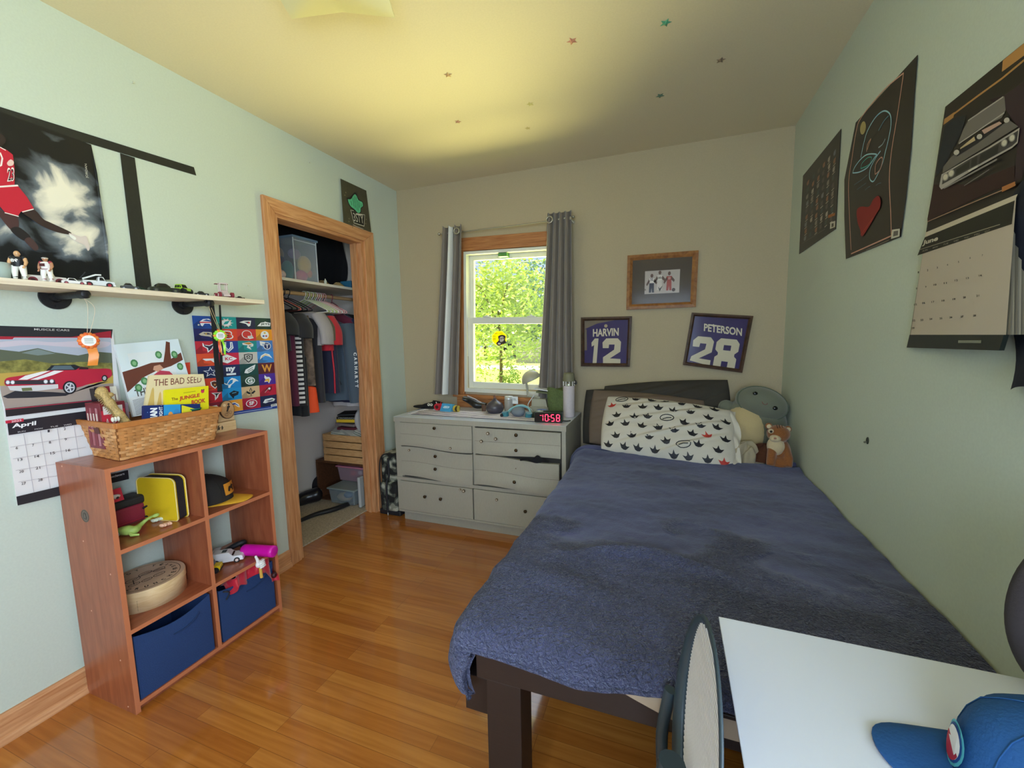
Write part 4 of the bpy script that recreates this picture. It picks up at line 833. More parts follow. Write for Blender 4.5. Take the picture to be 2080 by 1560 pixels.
# tan scaly toy (a fringed boot-like toy leg)
m_tan = mat('tan_toy_plastic', '#c2a266', .6, bump=.8, scale=160, var=.3)
pt = [at(*J(p)[0], X, x) for p, x in (((400, 700), .19), ((440, 760), .2), ((520, 860), .205), ((600, 960), .21), ((690, 1050), .215), ((720, 1120), .215))]
tt = thing('toy_reptile', 'tan scaly toy reptile standing on its tail in the basket', 'toy', pt[-1])
body = MB().tube(spline(pt, 5), [.014+.002*math.sin(k*.9) for k in range(26)], m_tan, 14)
obj('body', body, tt)
obj('head', MB().ball(pt[0], (.016, .018, .02), m_tan).ball(pt[0]+V3((.004, .016, -.012)), (.012, .016, .01), m_tan), tt)
sp_ = MB()
for k, p in enumerate(spline(pt, 5)):
    sp_.cyl(p+V3((.002, -.012, 0)), p+V3((.004, -.024, -.008)), .0038, ink('#8c7444'), r2=.0006, n=6)
obj('spines', sp_, tt)
q = at(*J((560, 1030))[0], X, .235); cl_ = MB()
for k in range(3): cl_.ball(q+V3((0, k*.008-.006, 0)), (.006, .005, .009), '#e4dccc')
obj('foot', cl_, tt, label='pale claws')
# smoky clear box
q = at(*J((640, 810))[0], X, .2); o = obj('clear_case', MB().box(.125, .15, q.y-.03, q.y+.045, .96, 1.108, plastic_clear('smoky_pink_plastic', '#a890a0', .55)), bevel=.002); tag(o, 'smoky pink clear plastic case behind the tan toy in the basket', 'case')
o = obj('paper_card', MB().obox((.12, 1.035, 1.09), (.001, .05, .07), ink('#bcd4e0'), (0, -14, 8))); tag(o, 'pale blue paper corner poking out at the right end of the basket', 'paper')
# --- wood block and wood slice ----------------------------------------------
m_wb = wood('pale_pine_block', '#d9b27c', '#ecca98', (10, 2, 10), .6)
wb = MB().box(.03, .128, 1.118, 1.222, BH, BH+.045, m_wb).box(.03, .12, 1.118, 1.222, BH+.047, BH+.09, m_wb)
wb.poly([(.1284, 1.13+a*.001, BH+.01+b*.001) for a, b in ((0, 0), (6, 4), (14, 2), (12, 8), (16, 14), (9, 16), (12, 26), (4, 22), (2, 12))], '#5a4a38')
wb.poly([(.1284, 1.15+a*.001, BH+.01+b*.001) for a, b in ((0, 0), (5, 2), (9, 10), (4, 22), (0, 14))], '#5a4a38')
o = obj('wooden_block', wb, bevel=.001); tag(o, 'pale pine block with a burnt print behind the right end of the basket', 'block')
bkx = .133; q = at(458, 820, X, bkx); m_bark = mat('bark_rim', '#5a3a22', .85, bump=.6, scale=50); m_slice = mat('wood_slice_face', '#b98a5a', .6, var=.15, scale=20)
qc = V3((bkx, q.y, BH+.103)); ax = V3((1, -.2, .1)).normalized(); e1, e2, _ = frame(ax)
disc = [qc+e1*.031*math.cos(a)+e2*.043*math.sin(a) for a in [k*math.pi/16 for k in range(32)]]
ws = MB().prism(disc, ax*.012, m_bark); f_ = [qc+(p-qc)*.93+ax*.0125 for p in disc]; ws.poly(f_, m_slice)
def w2(a, b): return qc+e1*(a*.001 if e1.y > 0 else -a*.001)+e2*(b*.001)+ax*.0132
dkb = '#2a1c14'
for cx_, cy_ in ((-6, -22), (10, -14)): ws.stroke([w2(cx_+7*math.cos(k*.6), cy_+7*math.sin(k*.6)) for k in range(11)], .0012, dkb, ax)
ws.stroke([w2(-6, -22), w2(0, -8), w2(10, -14), w2(-1, -12), w2(-6, -22)], .0014, dkb, ax); ws.poly([w2(*p) for p in ((-6, -10), (2, -8), (8, 6), (14, 14), (8, 20), (0, 14), (-2, 2))], dkb)
ws.poly([w2(8+5*math.cos(k*.7), 25+5*math.sin(k*.7)) for k in range(9)], dkb); ws.poly([w2(-10+7*math.cos(k*.7), 22+7*math.sin(k*.7)) for k in range(9)], '#d8b888')
o = obj('wood_slice', ws); tag(o, 'round bark-edged wood slice with a dark bicycle rider print leaning by the basket', 'plaque')
# --- cube contents: top left -------------------------------------------------
m_mar = mat('maroon_nylon', '#8c1d38', .45, bump=.2, scale=200, sheen=.3); m_bn = mat('black_nylon', '#242428', .55, bump=.3, scale=200)
lb = thing('lunch_bag', 'maroon and black zipped lunch bag in the top left cube', 'bag', (.14, .74, ZA))
obj('body', MB().box(.022, .1, .65, .838, ZA, ZA+.074, m_mar), lb, bevel=.01, seg=3)
obj('lid', MB().box(.02, .104, .646, .842, ZA+.072, ZA+.108, m_bn), lb, bevel=.012, seg=3)
obj('piping', MB().tube([(.101, .66, ZA+.012), (.1015, .83, ZA+.012), (.095, .8385, ZA+.012), (.04, .8385, ZA+.012)], .0018, ink('#b02a44'), 6), lb)
obj('handle', MB().tube(spline([(.1, .825, ZA+.05), (.115, .838, ZA+.058), (.125, .85, ZA+.035), (.12, .845, ZA+.016), (.101, .828, ZA+.014)], 5), .004, m_bn, 8), lb)
tc = thing('toy_car_card', 'red carded toy car lying on the lunch bag', 'toy', (.09, .735, ZA+.108))
obj('card', MB().obox((.095, .735, ZA+.132), (.002, .062, .05), ink('#d1203a'), (4, -10, -6)), tc)
obj('car_bubble', MB().ball((.101, .738, ZA+.13), (.006, .02, .009), '#f2e8e6').ball((.105, .731, ZA+.123), .005, '#3a3034').ball((.105, .746, ZA+.125), .005, '#3a3034'), tc, label='white toy car')
# yellow zip binder standing skewed
yb_ = at(363, 1057, Z, ZA); yl = at(288, 1040, X, .12)
m_yel = mat('yellow_fabric_binder', '#e8c322', .45, bump=.1, scale=200); m_cream = ink('#ecd890')
A0 = V3((.25, .861, ZA)); dirw = V3((-.975, -.2, 0)).normalized(); wd = .178; th_ = .046; nn = V3((-dirw.y, dirw.x, 0)); nn = nn if nn.y > 0 else -nn
hh = .178
def YB(u, v, w): return A0+dirw*(wd*u)+V3((0, 0, v*hh))+nn*(th_*w)
def rring(w, ins=0, rr=.13):
    pts = []
    for cx_, cy_, a0 in ((1-rr*1.2, 1-rr, 0), (rr*1.2, 1-rr, 90), (rr*1.2*.5, rr*.5, 180), (1-rr*1.2*.5, rr*.5, 270)):
        k_ = 1 if a0 < 180 else .5
        for j in range(6):
            a = rad(a0+j*18); u = cx_+rr*1.2*k_*math.cos(a); v = cy_+rr*k_*math.sin(a); pts.append(YB(.5+(u-.5)*(1-ins), .5+(v-.5)*(1-ins)+ins*0, w))
    return pts
bi = thing('zip_binder', 'yellow zip binder with black gusset standing in the top left cube', 'binder', A0)
obj('cover', MB().prism(rring(.12), nn*-(th_*.12), m_yel), bi); obj('cover', MB().prism(rring(.88), nn*(th_*.12), m_yel), bi)
obj('gusset', MB().prism(rring(.12, .02), nn*(th_*.76), m_bn), bi, label='black gusset')
pr = rring(.0); pr2 = rring(1.0)
obj('piping', MB().tube(pr, .0022, m_cream, 6, closed=True).tube(pr2, .0022, m_cream, 6, closed=True), bi)
# green toy dinosaur lying with long neck
m_gr = mat('green_toy_dinosaur', '#b4cf6a', .45, var=.25, scale=30); 
pts = [at(*K([p], 8.665, 200, 940)[0], Z, ZA+z_) for p, z_ in (((330, 1220), .016), ((420, 1200), .018), ((520, 1190), .02), ((640, 1180), .018), ((720, 1110), .022), ((800, 1040), .03), ((880, 980), .04), ((960, 940), .05), ((1010, 925), .054))]
dn = thing('toy_dinosaur', 'green and yellow long-necked toy dinosaur lying in the top left cube', 'toy dinosaur', (pts[3].x, pts[3].y, ZA))
rr_ = [.011, .016, .018, .015, .009, .0065, .005, .0045, .006]
obj('body', MB().tube(spline(pts, 4), [lerp(rr_[min(i//4, 8)], rr_[min(i//4+1, 8)], (i % 4)/4) for i in range(33)], m_gr, 14).ball(pts[-1], (.008, .012, .007), m_gr)
    .tube([pts[2], pts[2]+V3((.03, -.005, -.012)), pts[2]+V3((.042, .012, -.016))], [.007, .006, .004], m_gr, 8).tube([pts[1], pts[1]+V3((-.02, -.004, -.01)), pts[1]+V3((-.03, .01, -.014))], [.007, .005, .004], m_gr, 8), dn)
obj('rear_part', MB().ball(pts[0]+V3((.004, -.008, -.002)), (.016, .018, .013), mat('pale_blue_toy', '#a8c0d8', .4, var=.2, scale=40)), dn, label='pale blue tail end')
# small crumpled shell-like bits
for nm, px_, col, lab in (('toy_shell', (1030, 1000), '#dfe6cc', 'small ribbed cream toy piece at the dinosaur head'), ('toy_claw', (1180, 1085), '#e8b494', 'small pink ribbed toy piece on the shelf in front of the yellow binder')):
    q = at(*K([px_], 8.665, 200, 940)[0], Z, ZA+.008); m_ = MB()
    for k in range(5): m_.ball(q+V3((.003*math.sin(k*2), (k-2)*.0065, .001*math.cos(k))), (.011, .004, .007), mat('ribbed_'+col.strip('#'), col, .5), rot=(0, 0, 18), n=12, k=8)
    o = obj(nm, m_); tag(o, lab, 'toy')
# --- top right: baseball cap -------------------------------------------------
def cap_thing(label, M, crown, bill, logo=None, sc=1, under=None, btn=None):
    t = thing('baseball_hat', label, 'cap', M.translation); mc_, mb_ = mat('cap_'+crown.strip('#'), crown, .8, bump=.3, scale=220), mat('bill_'+bill.strip('#'), bill, .75, bump=.2, scale=220)
    R = .088*sc
    c_ = MB(M)
    prof = [(1.0, 0), (1.0, .25), (.985, .5), (.93, .75), (.82, .98), (.64, 1.17), (.42, 1.29), (.2, 1.345), (.0, 1.36)]
    vs, fs = [], []; n = 36
    for r, z in prof:
        for k in range(n):
            a = 2*math.pi*k/n; q_ = 1+.07*max(0, math.cos(a))*(1-z/1.6); vs.append((R*r*1.08*q_*math.cos(a), R*r*.93*math.sin(a), R*z*(1+.06*max(0, math.cos(a))*(z < 1.1))*.92))
    for i in range(len(prof)-1):
        for k in range(n): fs.append((i*n+k, i*n+(k+1) % n, (i+1)*n+(k+1) % n, (i+1)*n+k))
    c_.add(vs, fs, mc_, True); obj('crown', c_, t)
    sm_ = MB(M)
    for k in range(6):
        a = math.pi/6+k*math.pi/3
        sm_.tube([(R*r*1.085*(1+.07*max(0, math.cos(a))*(1-z/1.6))*math.cos(a), R*r*.935*math.sin(a), R*z*.925*(1+.06*max(0, math.cos(a))*(z < 1.1))+.0004) for r, z in prof], .0008, mc_, 5)
    obj('seams', sm_, t); obj('button', MB(M).ball((0, 0, R*1.255), (.007, .007, .004), mat('b', btn or crown, .7)), t)
    b_ = MB(M); nu, nv = 20, 8
    def bp_(u, v, dz=0):
        a = lerp(-1.15, 1.15, u); r0 = R*1.1; x0 = r0*math.cos(a)*1.06; y0 = R*.95*math.sin(a); e = (1-abs(u*2-1)**2.6)
        x1 = x0+R*.86*e*v; y1 = y0*(1+.02*v); return (x1, y1, .004+dz-.28*(y1*y1)/R*.9*(v*.8+.2)+.01*v*(1-v))
    b_.sheet(lambda u, v: bp_(u, v, .003), nu, nv, mb_); b_.sheet(lambda u, v: bp_(u, v, 0), nu, nv, mat('u', under, .8) if under else mb_)
    b_.sheet(lambda u, v: bp_(u, 1, .003*v), nu, 1, mb_)
    obj('bill', b_, t)
    if logo: obj('emblem', logo(M, R), t)
    return t
def logo_ybk(M, R):
    m_ = MB(M); x = R*1.135; z0, z1 = R*.32, R*.86
    def P(u, v, l=0): a = lerp(-.38, .38, u); return (x*math.cos(a)*1.02*(1-.06*v)+.0012+l, R*.98*math.sin(a)*1.05, lerp(z0, z1, v))
    m_.sheet(lambda u, v: P(u, v), 6, 3, ink('#e0952e')); m_.poly([P(u, v, .0018) for u, v in ((.2, .3), (.34, .22), (.42, .45), (.55, .4), (.6, .2), (.72, .25), (.7, .5), (.82, .62), (.68, .72), (.6, .82), (.5, .68), (.3, .66), (.24, .5))], '#2a2420')
    return m_
cap_thing('black baseball cap with a golden bill and orange patch in the top right cube', xf((.135, 1.04, ZA+.0), 30, 0, 0), '#26211f', '#e0a82a', logo_ybk, 1.1)
# --- middle left: round wooden box -------------------------------------------
m_bx = wood('pale_birch_veneer', '#e0bb88', '#f0d2a4', (3, 3, 14), .5, 6); m_lid = mat('wood_box_lid', '#d6b494', .5, var=.06, scale=18)
wc = V3((.135, .79, ZB)); rb = .125; hb = .082
wbx = thing('round_wooden_box', 'round pale wood box with a printed lid in the middle left cube', 'box', wc)
obj('body', MB().lathe([(0, 0), (rb*.99, 0), (rb*.99, hb*.72)], wc, m_bx, n=56), wbx)
ld = obj('lid', MB().lathe([(rb*1.0, hb*.66), (rb*1.0, hb*.94), (rb*.985, hb), (0, hb)], wc, m_bx, n=56).cyl(wc+V3((0, 0, hb)), wc+V3((0, 0, hb+.0005)), rb*.985, m_lid, n=56, sm=False), wbx)
pm = MB(); zt_ = ZB+hb+.0012; ik = ink('#33281f'); Rt = Matrix.Rotation(rad(88), 4, 'Z')
def LP(x, y): v = Rt @ V3((x, y, 0)); return V3((wc.x+v.x, wc.y+v.y, zt_))
pm.stroke([LP(.108*math.cos(a), .108*math.sin(a)) for a in [k*math.pi/24 for k in range(48)]], .0022, ik, (0, 0, 1), True)
def arctext(s, r, a0, da, sz, flip=False):
    for k, ch in enumerate(s):
        if ch == ' ': continue
        a = rad(a0-k*da) if not flip else rad(a0+k*da); e = V3((math.sin(a), -math.cos(a), 0)) if not flip else V3((-math.sin(a), math.cos(a), 0)); u_ = V3((math.cos(a), math.sin(a), 0)) if not flip else V3((-math.cos(a), -math.sin(a), 0))
        o_ = V3((r*math.cos(a), r*math.sin(a), 0)); w_ = sz*(.3 if ch == 'I' else .72)
        f = lambda v: LP(v.x, v.y)
        pm.text(ch, f(o_-e*w_/2), f(o_+e*w_/2), f(o_-e*w_/2+u_*sz), ik, .03)
arctext('READY TO', .083, 150, 17, .016); arctext('CRUNCHER', .099, 210, 17, .016, True); arctext('LINES', .083, 30, 14, .013)
for i, (a, b, r_) in enumerate(((-.035, .018, .024), (.012, .03, .022), (.052, .012, .02), (-.05, -.022, .018), (-.012, -.03, .017), (.03, -.03, .019))):
    pm.stroke([LP(a+r_*math.cos(k*.45), b+.62*r_*math.sin(k*.45)) for k in range(14)], .0024, ik, (0, 0, 1), True); pm.stroke([LP(a+r_*.55*math.cos(k*.7), b+.62*r_*.5*math.sin(k*.7)) for k in range(9)], .0011, ik, (0, 0, 1), True)
pm.stroke([LP(-.05, -.022), LP(-.035, .018), LP(.012, .03), LP(.052, .012), LP(.066, -.006)], .003, ik, (0, 0, 1))
obj('lid_print', pm, ld)
ft = MB()
for k in range(7): a = rad(-42+0*k); ft.cyl(wc+V3((rb*.992*math.cos(a), rb*.992*math.sin(a), .012+k*.006)), wc+V3(((rb+.0006)*math.cos(a), (rb+.0006)*math.sin(a), .012+k*.006)), .0012, ink('#8a6a4a'), n=6)
obj('nails', ft, wbx)
# --- middle right: SUV, yellow truck, white toy, magenta bottle --------------
toy_car('toy_suv', 'white toy pickup-style SUV with black windows in the middle right cube', 'toy car', None, .128, .062, .05, 42, '#ebe7ea', loc=(.185, 1.085, ZB), style='suv', hub='#e0c8c0', trim='#d0ccd0')
toy_car('toy_truck', 'yellow toy truck half hidden behind the divider in the middle right cube', 'toy truck', None, .09, .045, .055, 40, '#e8c41c', loc=(.2, .99, ZB), style='truck', wheel='#1a1a1c', hub='#2a2a2c', trim='#1d1b1a')
pl = MB(xf((.09, 1.09, ZB), 40)); pl.hexa([(-.07, -.02, .004), (.07, -.012, .004), (.07, .012, .004), (-.07, .02, .004), (-.07, -.018, .026), (.07, -.01, .02), (.07, .01, .02), (-.07, .018, .026)], ink('#f0eef2', .3)); pl.box(-.02, .01, -.06, .06, .014, .019, ink('#e8e6ec', .3))
o = obj('toy_plane', pl, bevel=.003); tag(o, 'white toy vehicle with a flat wing lying behind the white SUV', 'toy')
o = obj('dark_cloth', MB().tube(spline([(.1, 1.13, ZB+.01), (.13, 1.16, ZB+.03), (.15, 1.19, ZB+.036), (.12, 1.2, ZB+.012)], 4), .012, m_bn, 10)); tag(o, 'small black cloth strap behind the magenta bottle', 'strap')
m_mg = mat('magenta_plastic', '#d80fa8', .35, coat=.2); q0 = V3((.2, 1.145, ZB+.0275)); q1 = V3((.365, 1.18, ZB+.0275)); ax_ = (q1-q0)
bo = thing('water_bottle', 'magenta plastic bottle lying on its side, sticking out of the middle right cube', 'bottle', (q0+q1)/2)
L_ = ax_.length; obj('body', MB().lathe([(0, 0), (.018, 0), (.0255, .01), (.0265, .03), (.0265, L_-.022)], q0, m_mg, axis=ax_, n=32), bo)
obj('base_ring', MB().lathe([(.0265, L_-.022), (.0272, L_-.018), (.0268, L_-.004), (.022, L_), (0, L_-.003)], q0, m_mg, axis=ax_, n=32), bo)
# --- bottom: two navy fabric bins --------------------------------------------
m_navy = mat('navy_fabric_bin', '#1f3d6e', .8, bump=.5, scale=260, var=.12)
def fabric_bin(label, y0, y1, z1, sag, gr):
    t = thing('fabric_bin', label, 'bin', (.18, (y0+y1)/2, .0377), gr); x0, x1, z0 = .04, .306, .0382
    mb = MB()
    for side in range(4):
        def f(u, v, side=side, o=0):
            sg_ = sag*math.sin(math.pi*u)*v if side == 0 else 0
            wob = .006*math.sin(u*7+v*3)*math.sin(math.pi*u)
            if side == 0: return (x1+.004*math.sin(math.pi*u)*math.sin(math.pi*v)+wob*.3-o, lerp(y0, y1, u), lerp(z0, z1-sg_, v))
            if side == 1: return (lerp(x0, x1, u), y0+o, lerp(z0, z1, v))
            if side == 2: return (lerp(x0, x1, u), y1-o, lerp(z0, z1, v))
            return (x0+o, lerp(y0, y1, u), lerp(z0, z1, v))
        mb.sheet(f, 14, 8, m_navy); mb.sheet(lambda u, v: f(u, v, side, .0025), 14, 8, m_navy); mb.sheet(lambda u, v: V3(f(u, 1)).lerp(V3(f(u, 1, side, .0025)), v), 14, 1, m_navy)
    mb.box(x0, x1, y0, y1, z0-.0003, z0+.002, m_navy); obj('body', mb, t, weld=False)
    w = y1-y0; ym_ = (y0+y1)/2
    h = MB().tube(spline([(x1+.004, ym_-.01, z1-.062-sag*.5), (x1+.0075, ym_+.03, z1-.062-sag*.5), (x1+.007, ym_+.07, z1-.05-sag*.4), (x1+.006, ym_+.085, z1-.035-sag*.3)], 5), .003, mat('navy_strap', '#16305a', .8), 6)
    obj('handle', h, t); return t
fabric_bin('navy fabric bin in the bottom left cube with green stuff showing', .645, .912, .285, .03, None)
fabric_bin('navy fabric bin in the bottom right cube with red cloth over its edge', .948, 1.208, .272, .02, None)
gs = MB()
for k in range(7): gs.ball((.17+.012*(k % 3), .70+.03*k, .262-.004*(k % 2)), (.03, .022, .016), mat('green_toy_fabric', '#1f7a34', .6, var=.3, scale=30), n=12, k=8)
o = obj('green_cloth', gs); tag(o, 'green cloth heaped inside the bottom left fabric bin', 'cloth')
m_red = mat('red_satin_cloth', '#c01c34', .3, sheen=.4, bump=.25, scale=30)
def clothf(u, v):
    y = lerp(.99, 1.222, u); x = .25+.07*v+.012*math.sin(u*11)+.008*math.sin(u*27+v*6); zz = .262+.03*math.exp(-((v-.45)/.3)**2)*(u > .1)+.012*math.sin(u*17+v*5)*(1-v*.3)+.014*u
    if v > .55: zz -= (v-.55)*(.035 if u < .7 else .035+.2*min(1, (u-.7)*6))
    if u > .75: x += .012*(u-.75)*4
    return (min(x, .345), min(y, 1.205) if x < .315 else y, zz)
cb = MB(); cb.sheet(clothf, 40, 20, m_red); cb.sheet(lambda u, v: V3(clothf(u, v))-V3((0, 0, .003)), 40, 20, m_red)
o = obj('red_cloth', cb); tag(o, 'crumpled red satin cloth spilling out of the right navy bin', 'cloth')
hd = thing('toy_hand', 'white toy hand with raised thumb on a short yellow stick above the right bin', 'toy', (.33, 1.125, .27)); m_wh = mat('white_toy_plastic', '#f2eeee', .3)
hM = xf((.345, 1.115, .315), 10, 0, -12)
hb_ = MB(hM).ball((0, 0, 0), (.014, .02, .017), m_wh)
for k in range(4): hb_.tube([(.006, .014, .012-k*.0085), (.017, .01, .012-k*.0085), (.019, -.004, .011-k*.0085), (.014, -.012, .011-k*.0085)], .0052-.0004*k, m_wh, 10).ball((.014, -.012, .011-k*.0085), .005, m_wh, n=10, k=6)
hb_.tube([(0, -.006, .012), (.002, -.008, .026), (.001, -.0105, .04)], [.0075, .0062, .0052], m_wh, 12).ball((.001, -.0105, .04), .0053, m_wh, n=12, k=8)
obj('hand', hb_, hd); obj('stick', MB().cyl((.343, 1.12, .245), (.345, 1.116, .298), .0065, ink('#e0b04c')), hd)
for nm, p_, l in (('dark_ball', (.335, 1.19, .215), 'small dark red knob hanging at the cloth end'),):
    o = obj('cloth_tassel', MB().ball(p_, (.012, .013, .014), mat('dark_maroon', '#3c1014', .5))); tag(o, 'dark knob at the low end of the red cloth', 'tassel')
o = obj('cord', MB().tube(spline([(.31, .965, .262), (.318, .985, .25), (.3125, .985, .235), (.314, .972, .222)], 5), .0028, m_bn, 6)); tag(o, 'short black cord hanging over the left corner of the right bin', 'cord')
# ================================================================ CLOSET
ZC = 1.735
m_shelfw = mat('closet_shelf_paint', '#e4dccc', .55)
o = obj('closet_shelf', MB().box(XC, -.2, 1.2, 2.78, ZC-.018, ZC, m_shelfw), bevel=.001); tag(o, 'painted white closet shelf above the hanging clothes', 'shelf')
XR, ZR = -.36, 1.665
o = obj('closet_rod', MB().cyl((XR, 1.2, ZR), (XR, 2.78, ZR), .0135, mat('rod_wood', '#c49a6c', .5))); tag(o, 'wooden closet rod carrying the clothes', 'rod')
m_cp = plastic_clear('clear_bin_plastic', '#cdd6dc', .26)
tb = thing('storage_bin', 'clear plastic storage bin of plush toys on the closet shelf', 'bin', (-.4, 2.09, ZC))
bb = MB(); x0, x1, y0, y1, z0, z1 = -.53, -.255, 1.995, 2.19, ZC+.001, 2.02
for q in (((x0, y0), (x1, y0)), ((x1, y0), (x1, y1)), ((x1, y1), (x0, y1)), ((x0, y1), (x0, y0))):
    (a, b), (c_, d) = q; n_ = V3((d-b, a-c_, 0)).normalized()*.002
    bb.prism([(a, b, z0), (c_, d, z0), (c_, d, z1), (a, b, z1)], -n_, m_cp)
bb.box(x0, x1, y0, y1, z0, z0+.003, m_cp); obj('tub', bb, tb, bevel=.001)
obj('lid', MB().box(x0-.01, x1+.01, y0-.01, y1+.012, 2.018, 2.034, plastic_clear('blue_grey_lid', '#8ea6bc', .8)), tb, bevel=.004)
obj('corner_rib', MB().box(x1-.004, x1+.002, y0-.002, y0+.004, z0, z1, plastic_clear('clear_edge', '#eef2f4', .7)).box(x1-.002, x1+.002, y1-.004, y1+.002, z0, z1, plastic_clear('clear_edge', '#eef2f4', .7)).box(x1, x1+.002, y0, y1, z1-.02, z1-.014, plastic_clear('clear_edge', '#eef2f4', .7)), tb)
for p, r, col, lb in (((-.36, 2.03, ZC+.075), (.05, .03, .07), '#2c8a70', 'round teal plush ball in the clear bin'), ((-.3, 2.12, ZC+.125), (.035, .05, .06), '#d8a838', 'golden yellow plush in the clear bin'), ((-.3, 2.09, ZC+.045), (.03, .045, .04), '#e03c7c', 'bright pink plush low in the clear bin'),
                      ((-.32, 2.06, ZC+.19), (.035, .045, .035), '#8c6ca0', 'violet plush near the top of the clear bin'), ((-.46, 2.05, ZC+.2), (.04, .04, .05), '#c8985c', 'tan plush at the back of the clear bin'), ((-.3, 2.155, ZC+.07), (.02, .025, .03), '#d86a4c', 'coral plush at the right side of the clear bin'),
                      ((-.42, 2.035, ZC+.15), (.03, .03, .03), '#5a3038', 'dark maroon plush in the clear bin above the teal ball')):
    o = obj('plush_toy', MB().ball(p, r, mat('plush_'+col.strip('#'), col, .9, bump=.6, scale=160, sheen=.4))); tag(o, lb, 'plush toy')
o = obj('plush_toy', MB().ball((-.33, 1.93, ZC+.036), (.05, .04, .036), mat('pale_plush', '#d8c4bc', .9, bump=.5, scale=160))); tag(o, 'pale round plush lying left of the clear bin on the closet shelf', 'plush toy')
o = obj('glass_dropper', MB().lathe([(0, 0), (.009, 0), (.009, .022), (.004, .028), (.004, .036), (0, .036)], (-.215, 2.215, ZC), ink('#c8ccc0', .2))); tag(o, 'tiny pale bottle at the closet shelf edge right of the clear bin', 'bottle')
for (pt_, col, lb) in ((((-.33, 2.3), (.06, .05, .035)), '#8a7048', 'tan crumpled cloth on the closet shelf right of the bin'), (((-.28, 2.4), (.05, .045, .03)), '#a08858', 'khaki crumpled cloth beside the blue box on the closet shelf')):
    m_ = MB(); (cx_, cy_), r = pt_
    m_.sheet(lambda u, v: (cx_+r[0]*math.cos(u*6.283)*math.sin(v*1.57)*(1+.15*math.sin(u*19)), cy_+r[1]*math.sin(u*6.283)*math.sin(v*1.57)*(1+.12*math.sin(u*23)), ZC+r[2]*max(0, math.cos(v*1.57))*(1+.25*math.sin(u*13+v*5))), 40, 10, mat('cloth_'+col.strip('#'), col, .9, bump=.3))
    o = obj('crumpled_cloth', m_); tag(o, lb, 'cloth')
o = obj('blue_box', MB().box(-.32, -.215, 2.475, 2.6, ZC, ZC+.055, mat('teal_blue_box', '#2f6d8c', .5)), bevel=.006); tag(o, 'small teal blue box at the far end of the closet shelf', 'box')
bgm = mat('black_filler', '#0e0e11', .9, bump=.4, scale=40)  # black heaps added to keep the upper closet dark
def heap(y0, y1, z1, x1, sd):
    m_ = MB()
    m_.sheet(lambda u, v: (lerp(XC+.02, x1, max(0, math.sin(v*3.1416))**.5)+.02*math.sin(u*14+sd), lerp(y0, y1, u), ZC+.002+(z1-ZC)*(1-math.cos(v*3.1416))/2*(1+.03*math.sin(u*9+sd*3))*(.55+.45*max(0, math.sin(u*3.1416))**.3)), 26, 14, bgm)
    for e in (0, 1): m_.poly([m_.v[j*27+e*26] for j in range(15)], bgm)
    return m_
o = obj('dark_filler', heap(1.24, 2.02, 2.44, -.56, 1)); tag(o, 'black soft heap added for darkness behind the clear bin on the closet shelf', 'bag')
o = obj('dark_filler', heap(2.03, 2.76, 2.48, -.47, 4)); tag(o, 'large black soft heap added for darkness right of the clear bin filling the shelf', 'bag')
def hanger(name, label, col, y, group, yaw=0, r=.0035, w=.2, tilt=0):
    m = ink(col, .35); M = Matrix.Translation(V3((XR, y, ZR))) @ Euler((0, rad(tilt), rad(yaw))).to_matrix().to_4x4()
    mb = MB(M).tube(spline([(-.018, 0, .004), (-.012, 0, .017), (.004, 0, .02), (.018, 0, .008), (.014, 0, -.012), (0, 0, -.026), (0, 0, -.04)], 4), r*.8, m, 8)
    mb.tube(spline([(0, 0, -.038), (.07, 0, -.062), (w-.01, 0, -.115), (w, 0, -.125), (w-.012, 0, -.133), (0, 0, -.135), (-w+.012, 0, -.133), (-w, 0, -.125), (-w+.01, 0, -.115), (-.07, 0, -.062), (0, 0, -.038)], 4), r, m, 8)
    o = obj(name, mb, loc=(XR, y, ZR)); return tag(o, label, 'hanger', group)
h0 = {}
for lab, col, ys, g in (('white plastic hanger in the bunched row on the closet rod', '#e8e4dc', (2.155, 2.19, 2.225, 2.262, 2.3), 'white hangers on the closet rod'), ('pale green plastic hanger in the bunched row on the closet rod', '#c8d890', (2.17, 2.207, 2.245), 'green hangers on the closet rod'),
                        ('pink plastic hanger toward the right of the closet rod', '#e0a8a8', (2.28, 2.32, 2.345), 'pink hangers on the closet rod'), ('black plastic hanger at the left of the closet rod', '#1c1c20', (1.86, 1.9, 1.94, 1.98, 2.02), 'black hangers at the left of the rod')):
    base = None
    for k, y in enumerate(ys):
        if base is None: base = hanger('hanger', lab, col, y, g)
        else:
            c_ = base.copy(); COL.objects.link(c_); c_.location = (XR, y, ZR)
hanger('hanger', 'coral plastic hanger among the black ones at the left of the rod', '#d87868', 1.925, None)
hanger('hanger', 'maroon wire hanger angled at the right end of the closet rod', '#8c2c44', 2.42, None, yaw=-25)
